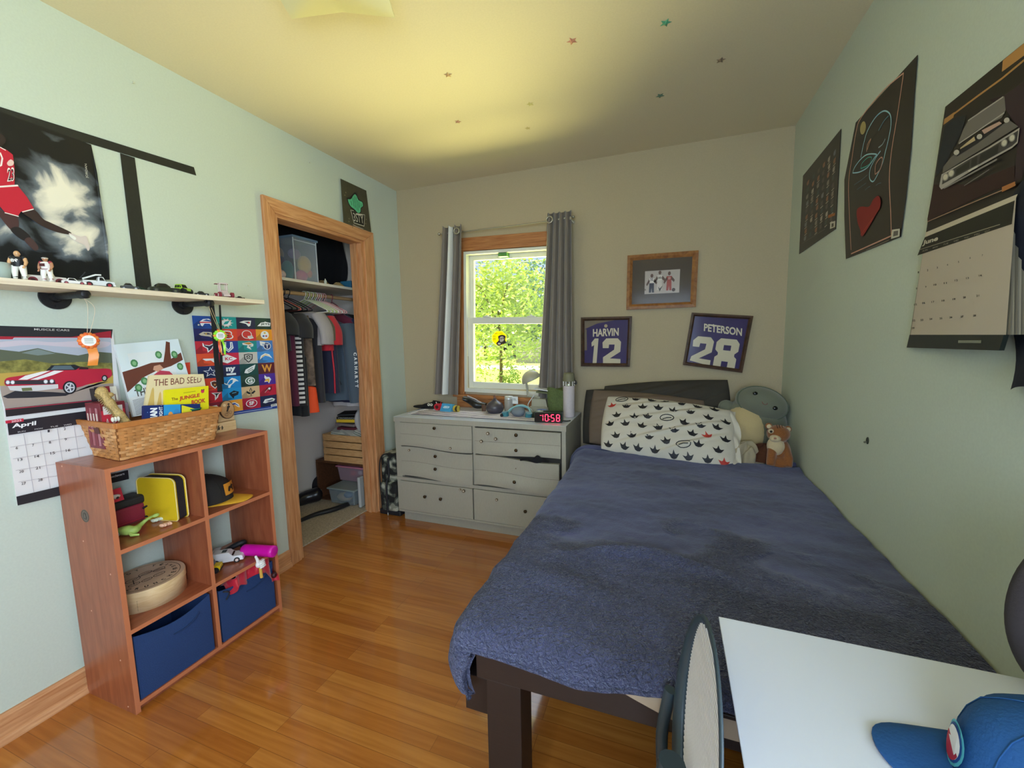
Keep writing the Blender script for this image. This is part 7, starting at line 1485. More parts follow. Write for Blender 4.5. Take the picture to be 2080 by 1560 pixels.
def deco_f(g, P):
    k = 0; sc_u, sc_v = .066, .1
    rows = 6
    for j in range(rows):
        for i in range(8):
            u = .07+i*.124+(.062 if j % 2 else 0)+random.uniform(-.014, .014); v = .08+j*.168+random.uniform(-.02, .02)
            if u > .96 or v > .96: continue
            k += 1; col = '#b8322a' if k in (8, 22, 31, 47) else '#16161f'; a = random.uniform(-.35, .35)
            if k in (13, 27, 39, 52): 
                pts = [(u+sc_u*(.75*math.cos(t)+.2*math.sin(t)), v+sc_v*(.55*math.sin(t))) for t in [q*.42 for q in range(15)]]
                g.stroke([P(max(.01, min(.99, a_)), max(.01, min(.99, b_))) for a_, b_ in pts], .0055, col, (0, -1, .4), True); g.stroke([P(u-sc_u*.5, v-sc_v*.3), P(u, v), P(u+sc_u*.5, v+sc_v*.1)], .006, col, (0, -1, .4)); continue
            ps = []
            for x, y in FS:
                X_ = x*math.cos(a)-y*math.sin(a); Y_ = x*math.sin(a)+y*math.cos(a); ps.append((min(.99, max(.01, u+X_*sc_u)), min(.99, max(.01, v+Y_*sc_v))))
            c_ = P(u, v-.1*sc_v); PP = [P(*q) for q in ps]
            g.add([c_]+PP, [(0, i_+1, (i_+1) % 12+1) for i_ in range(12)], col)
pillow('pillow', 'white pillow printed with black and red dinosaur footprints', (2.085, 2.455, .755), (1, -.09, -.075), (.02, .72, .8), .76, .42, .15, m_prt, 7, flap=.035, deco=deco_f)
# --- shark-like plush --------------------------------------------------------
m_gp = mat('grey_plush_fur', '#6e7163', .95, bump=.4, scale=220, sheen=.4); m_cp2 = mat('cream_plush_belly', '#c0ac80', .95, bump=.4, scale=220, sheen=.3)
sk = thing('plush_shark', 'large grey egg shaped plush shark with a cream belly in the bed corner', 'plush toy', (2.57, 2.60, .62))
sc0 = V3((2.585, 2.635, .775)); tilt = Euler((rad(-14), rad(20), rad(-6))).to_matrix()
obj('body', MB().ball(sc0, (.175, .11, .185), m_gp, rot=(-14, 20, -6), n=40, k=24), sk)
hq = sc0+V3((.035, -.012, .135)); obj('head', MB().ball(hq, (.142, .105, .098), m_gp, rot=(-14, 20, -6), n=40, k=24), sk)
sm_ = MB()
def headp(ax_, az_, o=1.0):
    d = V3((ax_, -math.sqrt(max(0, 1-ax_*ax_-az_*az_)), az_)); Rr = Euler((rad(-14), rad(20), rad(-6))).to_matrix(); return hq+Rr @ V3((d.x*.142*o, d.y*.105*o, d.z*.098*o))
sm_.tube([headp(.93*math.cos(a), .93*math.sin(a), 1.01) for a in [k*math.pi/20 for k in range(40)]], .0035, mat('seam_grey', '#5c6656', .9), 6, closed=True); obj('face_seam', sm_, sk)
for (a, b) in ((-.42, .32), (.42, -.1)):
    p = headp(a, b, 1.005); obj('eye', MB().ball(p, (.0135, .006, .0115), ink('#14140f', .2), rot=(-14, 20, -6)), sk)
obj('mouth', MB().tube(spline([headp(-.1, -.02, 1.01), headp(-.02, -.12, 1.01), headp(.08, -.1, 1.01), headp(.1, .0, 1.01)], 5), .0016, ink('#7a4038'), 6), sk)
obj('belly', MB().ball(sc0+V3((-.045, -.03, -.02)), (.138, .1, .165), m_cp2, rot=(-14, 20, -6), n=36, k=20), sk, label='cream belly patch')
obj('gill_marks', MB().tube(spline([sc0+V3((.1, -.1, -.01)), sc0+V3((.125, -.092, -.014)), sc0+V3((.14, -.08, -.006))], 4), .002, ink('#3a3c34'), 6).tube(spline([sc0+V3((.1, -.102, -.022)), sc0+V3((.125, -.095, -.026)), sc0+V3((.14, -.082, -.018))], 4), .002, ink('#3a3c34'), 6), sk)
obj('fin', MB().ball(sc0+V3((-.14, .01, .09)), (.05, .03, .06), m_gp, rot=(0, -30, 0)), sk)
# --- tiger plush -------------------------------------------------------------
m_ti = mat('rust_brown_plush', '#8c5428', .95, bump=.5, scale=180, sheen=.4, var=.15); m_tc = mat('cream_plush', '#cdb894', .95, bump=.5, scale=180, sheen=.4)
tc_ = V3((2.665, 2.385, .635)); tg = thing('plush_tiger', 'small rust brown plush tiger cub with a cream chest by the right wall', 'plush toy', tc_)
tb_ = MB().ball(tc_+V3((.01, .02, .04)), (.055, .06, .085), m_ti).ball(tc_+V3((.0, -.03, -.005)), (.06, .05, .04), m_ti).tube([tc_+V3((-.03, -.02, .08)), tc_+V3((-.045, -.06, .03)), tc_+V3((-.05, -.075, -.01))], [.026, .022, .02], m_ti, 12).tube([tc_+V3((.03, -.01, .07)), tc_+V3((.035, -.06, .03)), tc_+V3((.03, -.08, -.01))], [.024, .022, .02], m_ti, 12)
hd_ = tc_+V3((-.005, -.005, .15)); tb_.ball(hd_, (.056, .052, .048), m_ti)
obj('body', tb_, tg, remesh=.006, smooth=3)
obj('chest', MB().ball(tc_+V3((-.018, -.022, .085)), (.042, .04, .052), m_tc), tg, label='cream chest'); obj('muzzle', MB().ball(hd_+V3((-.022, -.04, -.018)), (.027, .026, .02), m_tc), tg)
obj('nose', MB().ball(hd_+V3((-.028, -.066, -.012)), (.007, .005, .005), ink('#a06a58')), tg)
for s, dz_ in ((-1, .012), (1, -.004)):
    e_ = hd_+V3((-.016+s*.027, -.038+max(0, s)*.006, .008+dz_)); obj('eye_patch', MB().ball(e_, (.0135, .012, .0125), m_tc), tg); obj('eye', MB().ball(e_+V3((-.001, -.009, .0)), (.0065, .005, .0065), ink('#1a100a', .15)), tg)
    er = hd_+V3((s*.045-.0, .005, .038-.012*max(0, s))); obj('ear', MB().ball(er, (.018, .01, .018), m_ti).ball(er+V3((0, -.007, 0)), (.012, .006, .012), m_tc), tg)
sr = MB()
for k in range(3): sr.tube([hd_+V3((-.012+k*.012, -.035+.004*k, .038)), hd_+V3((-.012+k*.012, -.01, .05))], .002, ink('#4a2812'), 6)
obj('stripes', sr, tg)
# brown fur throw between, and beige crumpled cloth
b = MB(); c_ = V3((2.60, 2.42, .625)); b.sheet(lambda u, v: c_+V3((.08*math.cos(u*6.283)*math.sin(v*1.57), .07*math.sin(u*6.283)*math.sin(v*1.57), .085*math.cos(v*1.57)*(1+.1*math.sin(u*17)))), 36, 10, mat('dark_brown_plush', '#4c2814', .95, bump=.5, scale=160))
o = obj('brown_plush', b); tag(o, 'dark brown plush lump between the cream cloth and the tiger', 'plush toy')
o = obj('red_brown_cloth', MB().ball((2.45, 2.54, .72), (.03, .03, .05), mat('red_brown_cloth', '#5c2418', .9, bump=.4))); tag(o, 'dark red brown cloth between the footprint pillow and the shark', 'cloth')
m_bg = mat('beige_crumpled_blanket', '#a1957e', .9, bump=.5, scale=40)
def beige(u, v):
    a = u*6.283; r = 1+.16*math.sin(a*5+v*3)+.09*math.sin(a*11+2*v); h_ = math.cos(v*1.57)
    return V3((2.515+.085*math.cos(a)*math.sin(v*1.57)*r, 2.40+.055*math.sin(a)*math.sin(v*1.57)*r, .612+.105*h_*(1+.12*math.sin(a*3+v*8))+.012*math.sin(a*7+v*11)*math.sin(v*3.14)))
b = MB().sheet(beige, 72, 26, m_bg); o = obj('crumpled_blanket', b); tag(o, 'beige crumpled cloth on the bed below the plush shark', 'cloth')
# ================================================================ RIGHT WALL
R2 = lambda *p: K(p, 3.628, 1630, 100)
R3 = lambda *p: K(p, 3.9, 1830, 80)
R4 = lambda *p: K(p, 5.776, 1830, 460)
m_pdk = mat('dark_poster_paper', '#231d1a', .35, var=.12, scale=5)
pg = Page(X, W-.004, -1)
pg.slab([(1708, 262), (1697, 465), (1623, 516), (1631, 357)], .002, m_pdk)
random.seed(11); pg.l += 1
def gp(u, v): a = (1632+(1707-1632)*u, 354+(263-354)*u); b = (1624+(1697-1624)*u, 514+(463-514)*u); return (a[0]+(b[0]-a[0])*v, a[1]+(b[1]-a[1])*v)
for j in range(9):
    for i in range(6):
        u, v = .12+i*.145+random.uniform(-.01, .01), .16+j*.085; c0 = gp(u, v); c1 = gp(u+.055, v-.005); c2 = gp(u+.05, v+.045); c3 = gp(u+.005, v+.05); c4 = gp(u-.012, v+.022)
        col = random.choice(['#8c857c', '#6a645e', '#a39b90', '#5a6460', '#96705a', '#7c8286'])
        pg.same([c0, c1, c2, c3, c4], col)
        if random.random() < .5: pg.same([gp(u-.01, v+.062), gp(u+.06, v+.057), gp(u+.06, v+.064), gp(u-.01, v+.07)], '#b4aca0')
pg.poly(R2((205, 1275), (242, 1265), (240, 1310), (202, 1325)), '#cfcabb'); pg.poly(R2((215, 1285), (230, 1281), (229, 1306), (214, 1312)), '#55524c'); pg.poly(R2((190, 1222), (240, 1205), (238, 1225), (190, 1245)), '#b06c3c')
pg.line([gp(.06, .9), gp(.7, .93)], .002, '#77716a')
o = obj('wall_poster', pg.mb); tag(o, 'dark poster of rows of small grey pictures nearest the back corner', 'poster')
pg = Page(X, W-.004, -1)
P2 = [(1863, 112), (1857, 190), (1850, 300), (1840, 400), (1829, 481), (1718, 526), (1715, 440), (1715, 365), (1728, 300), (1738, 249)]
q = [at(p[0], p[1], X, W-.004) for p in P2]
pg.mb.prism(q, (.002, 0, 0), m_pdk); 
pg.curve(R2((745, 175), (600, 300), (435, 500), (395, 610), (365, 800), (340, 980), (345, 1200), (358, 1480)), .0045, '#d8a490', 4); pg.curve(R2((745, 175), (700, 480), (655, 760), (640, 960), (650, 1200), (655, 1375)), .0045, '#d8a490', 4); pg.line(R2((358, 1508), (655, 1375)), .0045, '#d8a490')
pg.ell(R2((446, 580))[0], 5.6, 13.5, '#b0a06a', 8)
t1, t2 = '#9ccfe0', '#5c8ca4'
pg.curve(R2((430, 800), (450, 700), (480, 600), (540, 500), (600, 455), (645, 480), (652, 560), (630, 680), (610, 760), (590, 840), (550, 930), (520, 975), (495, 950), (500, 880), (540, 800), (575, 750)), .0045, t1, 5)
pg.curve(R2((370, 912), (420, 905), (480, 870), (530, 800), (545, 775), (480, 775), (430, 810), (385, 870), (370, 912)), .004, t1, 5); pg.curve(R2((430, 880), (440, 840), (480, 800), (510, 800), (490, 850), (430, 880)), .003, '#48b0a4', 4)
pg.curve(R2((535, 920), (540, 850), (575, 800), (590, 810), (575, 880), (545, 915), (535, 920)), .004, '#c89888', 4); pg.curve(R2((560, 600), (600, 530), (635, 490)), .004, t2, 4); pg.curve(R2((560, 725), (590, 700), (610, 660)), .004, '#90a8b0', 4)
pg.curve(R2((472, 755), (480, 700), (505, 660), (490, 700), (478, 740)), .004, '#c89c84', 4)
for a in (((380, 1000), (440, 960), (480, 925)), ((400, 1035), (450, 1000), (470, 985)), ((540, 1005), (560, 990), (580, 985)), ((460, 1040), (480, 1020), (500, 1010))): pg.curve(R2(*a), .0025, '#5a7684', 3)
pg.blob(R2((400, 1190), (430, 1160), (490, 1160), (520, 1110), (555, 1080), (575, 1110), (570, 1170), (545, 1210), (500, 1290), (440, 1380), (425, 1330), (405, 1270)), '#8c1a1e'); pg.curve(R2((430, 1370), (470, 1310), (520, 1240)), .003, '#b04a2c', 3)
pg.poly(R2((660, 1330), (718, 1322), (715, 1380), (652, 1398)), '#cfcabb'); pg.poly(R2((672, 1342), (705, 1336), (703, 1370), (668, 1380)), '#6c6862')
pg.line(R2((470, 1480), (640, 1405)), .002, '#8a847c')
o = obj('wall_poster', pg.mb); tag(o, 'tall dark poster with teal neon outline helmet and red shape, second on the right wall', 'poster')
# --- June calendar -----------------------------------------------------------
pg = Page(X, W-.008, -1)
cal = thing('wall_calendar', 'June wall calendar with a classic pickup truck photo on the right wall', 'calendar', (W-.01, 1.2, 1.6))
pg.slab([(1920, 217), (2100, 71), (2100, 372), (2065, 399), (1881, 472)], .003, m_pdk)
pg.poly([(2037, 123), (2100, 71), (2100, 98), (2035, 146)], '#bc8648'); pg.line(R3((345, 655), (420, 590), (600, 455), (800, 310), (975, 165), (1050, 100)), .005, '#b8864c'); pg.poly(R3((345, 630), (425, 575), (415, 620), (335, 680)), '#b8864c')
pg.poly(R3((345, 690), (430, 620), (520, 600), (480, 740), (340, 1010), (275, 1100), (300, 930)), '#1c222c')
pg.poly(R3((700, 480), (830, 440), (1053, 280), (1053, 700), (960, 1100), (900, 1130), (930, 700), (830, 560)), '#33202a')
pg.poly(R3((210, 1420), (260, 1150), (520, 1150), (900, 1000), (900, 1130), (700, 1210), (210, 1440)), '#33181a')
pg.poly(R3((530, 650), (640, 560), (820, 450), (830, 560), (800, 620), (600, 720), (450, 830), (490, 720)), '#77706a'); pg.line(R3((530, 645), (810, 455)), .003, '#b4aca4'); pg.line(R3((460, 825), (820, 580)), .003, '#b4aca4')
pg.poly(R3((335, 1010), (400, 930), (540, 830), (860, 640), (930, 690), (560, 920), (330, 1060)), '#6c6660')
pg.poly(R3((460, 880), (560, 800), (790, 650), (800, 680), (600, 830), (440, 930)), '#1d1c26')
pg.poly(R3((470, 860), (580, 770), (590, 800), (470, 870)), '#c8b088'); pg.poly(R3((640, 720), (780, 650), (800, 665), (660, 750)), '#c4a090')
for a in ((838, 640), (622, 770), (440, 895)): pg.ell(R3(a)[0], 6, 5, '#c8c0b4', -35)
pg.poly(R3((322, 1070), (560, 930), (700, 850), (940, 700), (925, 820), (880, 860), (560, 1040), (320, 1190), (303, 1165)), '#b4aca4')
pg.poly(R3((335, 1075), (550, 945), (700, 865), (930, 720), (918, 810), (880, 845), (560, 1020), (325, 1150)), '#4a4644')
for q_ in (((440, 1030), (545, 960), (540, 1020), (432, 1080)), ((560, 950), (605, 920), (600, 990), (555, 1015)), ((630, 910), (775, 830), (765, 900), (618, 990))): pg.poly(R3(*q_), '#2a2824')
for a in ((352, 1090), (398, 1060), (818, 820), (880, 780)): pg.ell(R3(a)[0], 6.4, 8.2, '#9c968c', 20); pg.ell(R3(a)[0], 4.4, 6, '#d4ccb8', 20)
pg.poly(R3((530, 1040), (612, 995), (605, 1015), (540, 1050)), '#d8d0c4'); pg.line(R3((340, 1180), (560, 1060), (760, 950)), .004, '#8a8480'); pg.line(R3((500, 1160), (700, 1030)), .002, '#7a7470')
pg.line(R3((208, 1445), (500, 1320), (910, 1150)), .002, '#b08c74'); pg.poly(R3((800, 1170), (905, 1125), (905, 1160), (800, 1210)), '#bc7844')
obj('picture_page', pg.mb, cal)
pad = MB()
def cz(px_, py_, off): p = at(px_, py_, X, W-off); return p
A_ = [cz(1880, 474, .012), cz(2044, 408, .05), cz(2029, 683, .045), cz(1851, 681, .012)]
# the lower pad: bound to the wall, its right side hanging clear of it
pn = (A_[1]-A_[0]).cross(A_[3]-A_[0]).normalized(); pn = -pn if pn.x > 0 else pn
def cp(px_, py_, l=1):
    d = FF+RR*((px_-1040)/FP)-UU*((py_-780)/FP); t = (A_[0]-CP).dot(pn)/d.dot(pn); return CP+d*t+pn*(.0003*l)
Q4 = [cp(1881, 472, 0), cp(2064, 397, 0), cp(2025, 708, 0), cp(1843, 706, 0)]
front = [cp(1881, 472, 0), cp(2047, 404, 0), cp(2010, 679, 0), cp(1848, 681, 0)]
pad.prism(front, V3((.012, 0, 0)), mat('calendar_page_edges', '#9a9284', .8))
def cpoly2(p, c_, l): pad.poly([cp(a, b, l) for a, b in p], c_)
cpoly2([(1881, 472), (2065, 395), (2044, 680), (1850, 681)], '#cdc0b2', 1)
cpoly2([(1881, 472), (2068, 394), (2062, 408), (1879, 483)], '#d8ccb8', 2)
cpoly2([(1879, 482), (2062, 407), (2056, 455), (1864, 519)], '#23231c', 2)
pad.text('June', cp(*R4((252, 235))[0], 3), cp(*R4((432, 180))[0], 3), cp(*R4((268, 165))[0], 3), '#d4ccbc', .04)
pad.stroke([cp(*p, 3) for p in R4((215, 275), (700, 120), (1170, -25))], .0015, '#a8a08c', (-1, 0, 0))
for k in range(7): x_ = 255+k*122; pad.text('SUN MON TUE WED THU FRI SAT'.split()[k], cp(*R4((x_, 300-k*38))[0], 3), cp(*R4((x_+60, 282-k*38))[0], 3), cp(*R4((x_+4, 280-k*38))[0], 3), '#9a9484', .02)
rows = [[(210, 540), (318, 515), (432, 486), (552, 452), (682, 418), (818, 370), (962, 340)], [(188, 730), (297, 710), (405, 686), (526, 666), (655, 634), (787, 608), (937, 577)], [(175, 918), (272, 900), (380, 888), (500, 872), (628, 855), (750, 834), (907, 814)], [(155, 1105), (250, 1100), (356, 1088), (474, 1080), (592, 1068), (722, 1060), (868, 1048)], [(146, 1195)]]
n_ = 1
for r in rows:
    for a in r:
        w = 14 if n_ < 10 else 34
        pad.text(str(n_), cp(*R4((a[0]-w/2, a[1]+10))[0], 3), cp(*R4((a[0]+w/2, a[1]+7))[0], 3), cp(*R4((a[0]-w/2, a[1]-12))[0], 3), '#3c3834', .02); n_ += 1
obj('date_pad', pad, cal, label='white June date grid')
sd_ = MB(); e_ = [cp(2044, 413, 1), cp(2036, 680, 1)]
for k in range(7):
    o_ = V3((.003+.004*k, -.0015*k, 0)); sd_.add([cp(2046-k*.0, 411, 1)+o_*.9, cp(2042, 680, 1)+o_*.9, cp(2044, 680, 1)+o_+V3((0, -.006, 0)), cp(2048, 411, 1)+o_+V3((0, -.006, 0))], [(0, 1, 2, 3)], '#b0a898' if k % 2 else '#8a8274')
obj('page_edges', sd_, cal)
bt_ = MB().prism([cp(1848, 680, 2), cp(2040, 680, 2), cp(2030, 712, 2), cp(1842, 706, 2)], (.008, 0, 0), ink('#1f2520', .4)); bt_.stroke([cp(1948, 694, 5), cp(1995, 694, 5)], .006, '#8a8c80', (-1, 0, 0))
obj('backing_board', bt_, cal, label='dark bottom strip')
# dark navy rippled sheet set off the wall at the photo's right edge
hg = MB().sheet(lambda u, v: (W-.02-.03*math.sin(u*3.14)-.01*math.sin(v*6+u*4), lerp(1.03-.03*v+.02*math.sin(v*5), .70, u), lerp(1.60, 1.20, v)+.02*math.sin(u*3)), 16, 20, mat('dark_navy_matt', '#141a30', .9, bump=.3))
o = obj('navy_sheet', hg); tag(o, 'dark navy rippled sheet on the right wall behind the June calendar edge', 'dark_sheet')
q = at(1763, 895, X, W); o = obj('wall_hook_hole', MB().ball((W-.001, q.y, q.z), (.004, .009, .013), ink('#2b3026')).cyl((W, q.y, q.z-.004), (W-.012, q.y-.003, q.z-.006), .003, ink('#5c5c50'))); tag(o, 'small dark screw anchor in the right wall above the bed', 'wall anchor')
for (px_, py_, ax_, v_) in ((268, 168, X, 0), (627, 330, X, 0), (502, 580, X, 0), (401, 660, X, 0)):
    q = at(px_, py_, ax_, v_); o = obj('push_pin', MB().cyl(q, q+V3((.008, 0, 0)), .0022, ink('#d8dcd0'), n=10).ball(q+V3((.009, 0, 0)), .004, ink('#c8ccb8'), n=10, k=6))
    tag(o, {268: 'pale pin high on the left wall near the ceiling', 627: 'pale pin on the left wall above the closet door', 502: 'tiny pin on the left wall beside the closet door above the shelf end', 401: 'tiny pale pin by the top left corner of the logo poster'}[px_], 'pin')
# ================================================================ DESK
m_dt = mat('white_painted_desktop', '#e2e6f6', .4, bump=.05, scale=14, stretch=(3, 1, 1))
dk = thing('desk', 'white painted desk in the near right corner', 'desk', (2.48, .3, 0))
obj('desktop', MB().hexa([(2.19, -.35, .726), (2.752, -.35, .726), (2.752, .70, .726), (2.193, .713, .726), (2.175, -.35, .75), (2.752, -.35, .75), (2.752, .70, .75), (2.189, .713, .75)], m_dt), dk, bevel=.0015)
obj('apron', MB().box(2.24, 2.74, .655, .675, .63, .726, m_dt).box(2.73, 2.748, -.3, .655, .63, .726, m_dt), dk)
for x_, y_ in ((2.24, .63), (2.70, .63), (2.24, -.32), (2.70, -.32)): obj('leg', MB().box(x_, x_+.045, y_, y_+.045, 0, .726, m_dt), dk, bevel=.002)
# blue cap on the desk
def logo_cap(M, R):
    m_ = MB(M); x = R*1.14
    def P(a, b, l=0):  # a across, b up, on the crown's front
        t = a/x; zz = R*.42+b; k_ = 1-.05*(zz/R); return (x*1.03*math.cos(t)*k_+.0016+l, R*.98*math.sin(t)*1.04*k_, zz)
    for r_, c_, l in ((.030, '#58b8c8', 0), (.026, '#1d4f96', .0006), (.0225, '#f0ecec', .0012)): m_.poly([P(r_*.8*math.cos(k*.35), r_*math.sin(k*.35), l) for k in range(18)], c_)
    m_.poly([P(.0225*.8*math.cos(rad(a)), .0225*math.sin(rad(a)), .0018) for a in range(160, 345, 15)], '#b8203c')
    return m_
cap_thing('blue baseball cap with a round red and white badge on the white desk', xf((2.545, .462, .752), 172, 0, 0), '#174f8c', '#174f8c', logo_cap, 1.05)
# dark rounded cushion by the wall
cu = MB().ball((2.672, .655, .893), (.088, .045, .14), mat('charcoal_cushion_fabric', '#3b3438', .9, bump=.3, scale=150), n=48, k=28)
o = obj('round_cushion', cu, weld=True); tag(o, 'dark charcoal oval cushion standing on the far edge of the desk by the right wall', 'cushion')
# ================================================================ CHAIR pushed in at the desk
m_cf = mat('slate_chair_plastic', '#35434c', .4); m_mesh = mat('white_mesh_fabric', '#e4dee6', .7)
chx, chy, chz = 2.128, .490, .664
ch_ = thing('desk_chair', 'slate framed desk chair with a pale mesh back pushed in at the white desk', 'chair', (2.3, .45, 0))
def crg(a, r=1.0, off=0):
    v = .193*math.sin(a)*r; u = .165*math.cos(a)*r; b_ = -.022*(1-r*r)*0
    return V3((chx+.01+.082*v-.062*u+off, chy+.009+u, chz+v))
ang = [k*math.pi/36 for k in range(72)]
rim = MB(); n_p = 7; vs = []
for a in ang:
    wd_ = .012+.055*max(0, math.cos(a+.5))       # wide outer band on the far low side, slim elsewhere
    k_ = .22+.9*max(0, math.cos(a+.5))
    prof_ = [(1.0, .006*k_), (1.015, 0), (1.01, -.012*k_), (1-wd_*2, -.018*k_), (1-wd_*4.2, -.010*k_), (1-wd_*4.2, .0), (.95, .006*k_)]
    vs += [tuple(crg(a, r, o_)) for r, o_ in prof_]
rim.add(vs, [(i*n_p+k, i*n_p+(k+1) % n_p, ((i+1) % 72)*n_p+(k+1) % n_p, ((i+1) % 72)*n_p+k) for i in range(72) for k in range(n_p)], m_cf, True)
obj('back_frame', rim, ch_)
ms_ = MB()
ms_.poly([crg(a, .93, .001) for a in ang], mat('mesh_backing_dark', '#6a6670', .9))
for k in range(46):   # mesh ribs
    v = -.97+k*1.94/45; L_ = math.sqrt(max(0, 1-v*v))
    pts = []
    for i in range(13):
        u = (-1+i/6)*L_; r = math.hypot(u, v); a = math.atan2(v, u); pts.append(crg(a, r*.93, -.0012))
    ms_.tube(pts, .0015, m_mesh, 5, caps=False)
obj('mesh', ms_, ch_, label='pale mesh panel')
obj('back_stem', MB().tube(spline([(2.10, .49, .62), (2.085, .49, .5), (2.11, .49, .40), (2.2, .48, .385)], 5), .022, m_cf, 12), ch_)
obj('seat', MB().box(2.14, 2.56, .27, .66, .40, .46, mat('seat_fabric', '#22262a', .9)), ch_, bevel=.03, seg=4)
obj('armrest', MB().tube(spline([(2.09, .645, .40), (2.085, .66, .5), (2.10, .665, .60)], 5), .012, m_cf, 10), ch_)
obj('column', MB().cyl((2.35, .46, .06), (2.35, .46, .40), .025, ink('#202428')), ch_)
bs = MB()
for k in range(5): a = k*1.2566+.3; bs.tube([(2.35, .46, .08), (2.35+.23*math.cos(a), .46+.23*math.sin(a), .055)], [.025, .016], m_cf, 10)
obj('star_base', bs, ch_)
for k in range(5): a = k*1.2566+.3; obj('caster', MB().cyl((2.35+.24*math.cos(a)-.01, .46+.24*math.sin(a), .026), (2.35+.24*math.cos(a)+.01, .46+.24*math.sin(a), .026), .026, ink('#1a1c20')), ch_)
# ================================================================ CEILING
cl = thing('ceiling_light', 'square frosted glass ceiling light at the top edge of the photo', 'ceiling light', (.98, .9, H))
lc = V3((.985, 1.0, H)); c1 = at(802, 38, Z, 2.455); c2 = at(592, 31, Z, 2.47); ex = V3((c1.x-c2.x, c1.y-c2.y, 0)); s_ = ex.length; ex.normalize(); ey = V3((-ex.y, ex.x, 0)); ey = -ey if ey.y > 0 else ey
g0 = V3((c1.x, c1.y, 0)); ctr = g0-ex*s_/2+ey*s_/2
m_fg = mat('frosted_light_glass', '#e8e2b8', .25, alpha=.9, bump=.05)
lt = MB()
def lf(u, v):
    a, b = u*2-1, v*2-1; zz = H-.055-.035*(1-.55*(a*a+b*b))+.0*a; zz = H-.03-.05*(1-max(abs(a), abs(b))**2*.6)-.02*abs(a*b)
    return ctr+ex*(a*s_/2)+ey*(b*s_/2)+V3((0, 0, zz))
lt.sheet(lf, 20, 20, m_fg); lt.sheet(lambda u, v: lf(u, v)+V3((0, 0, .006)), 20, 20, m_fg)
for e in (0, 1):
    lt.sheet(lambda u, v: lf(u, e)+V3((0, 0, .006*v)), 20, 1, m_fg); lt.sheet(lambda u, v: lf(e, u)+V3((0, 0, .006*v)), 20, 1, m_fg)
obj('glass_plate', lt, cl)
obj('base_plate', MB().cyl(ctr+V3((0, 0, H-.03)), ctr+V3((0, 0, H)), .09, mat('light_base_white', '#dcd8c8', .5)), cl)
bk_ = ctr+ey*.02; obj('lamp_holder', MB().obox(ctr+V3((0, 0, H-.098)), (.05, .02, .02), ink('#8a8048')), cl, bevel=.002); obj('finial', MB().ball(ctr+V3((0, 0, H-.092)), .012, m_sil), cl)
stars = [((910, 152), '#c8a070', .021, 'cream ceiling star, leftmost of the upper row'), ((1162, 83), '#d09078', .024, 'pink ceiling star nearest the top centre'), ((1352, 46), '#4fa080', .024, 'green ceiling star nearest the top right'), ((1077, 211), '#dcd08c', .022, 'pale yellow ceiling star below the pink one'),
         ((930, 247), '#c89478', .021, 'pink ceiling star lowest on the left'), ((1072, 260), '#c8b884', .019, 'cream ceiling star nearest the window'), ((1341, 194), '#5c7868', .023, 'dull green ceiling star in the darker right part'), ((1464, 122), '#85725f', .022, 'faint brown ceiling star farthest to the right')]
for k, (p, col, r, lb) in enumerate(stars):
    q = at(p[0], p[1], Z, H); s_ = MB(); a0 = k*.7
    rim_ = [V3((q.x+(r if j % 2 == 0 else r*.45)*math.cos(a0+j*math.pi/5), q.y+(r if j % 2 == 0 else r*.45)*math.sin(a0+j*math.pi/5), H-.0008)) for j in range(10)]
    s_.add([V3((q.x, q.y, H-.006))]+rim_, [(0, 1+(j+1) % 10, 1+j) for j in range(10)], mat('star_'+col.strip('#'), col, .5)); s_.add(rim_, [tuple(range(10))], mat('star_'+col.strip('#'), col, .5))
    o = obj('ceiling_star', s_); tag(o, lb, 'star sticker', 'stars stuck on the ceiling')
# ================================================================ OUTSIDE
GZ = -.75
m_lawn = mat('sunlit_lawn', '#bccc60', .9, var=.25, scale=3, bump=.3); m_lawn2 = mat('far_field', '#c4cf7a', .9, var=.15, scale=1)
gm = MB().add([(-60, -40, GZ), (60, -40, GZ), (60, 90, GZ), (-60, 90, GZ)], [(0, 1, 2, 3)], m_lawn)
struct('ground', gm)
def gz(px_, py_, dy): return at(px_, py_, Z, GZ)
struct('road', MB().add([(-40, 27.5, GZ+.02), (30, 22.5, GZ+.02), (30, 26, GZ+.02), (-40, 31.5, GZ+.02)], [(0, 1, 2, 3)], mat('pale_road', '#d8d6c4', .8, var=.05, scale=2)))
def leafmat(name, col, var=.35):
    m = mat(name, col, .6, var=var, scale=1.5)
    b = m.node_tree.nodes['Principled BSDF']; return m
m_barkt = mat('tree_bark', '#6c5f48', .9, bump=.5, scale=12)
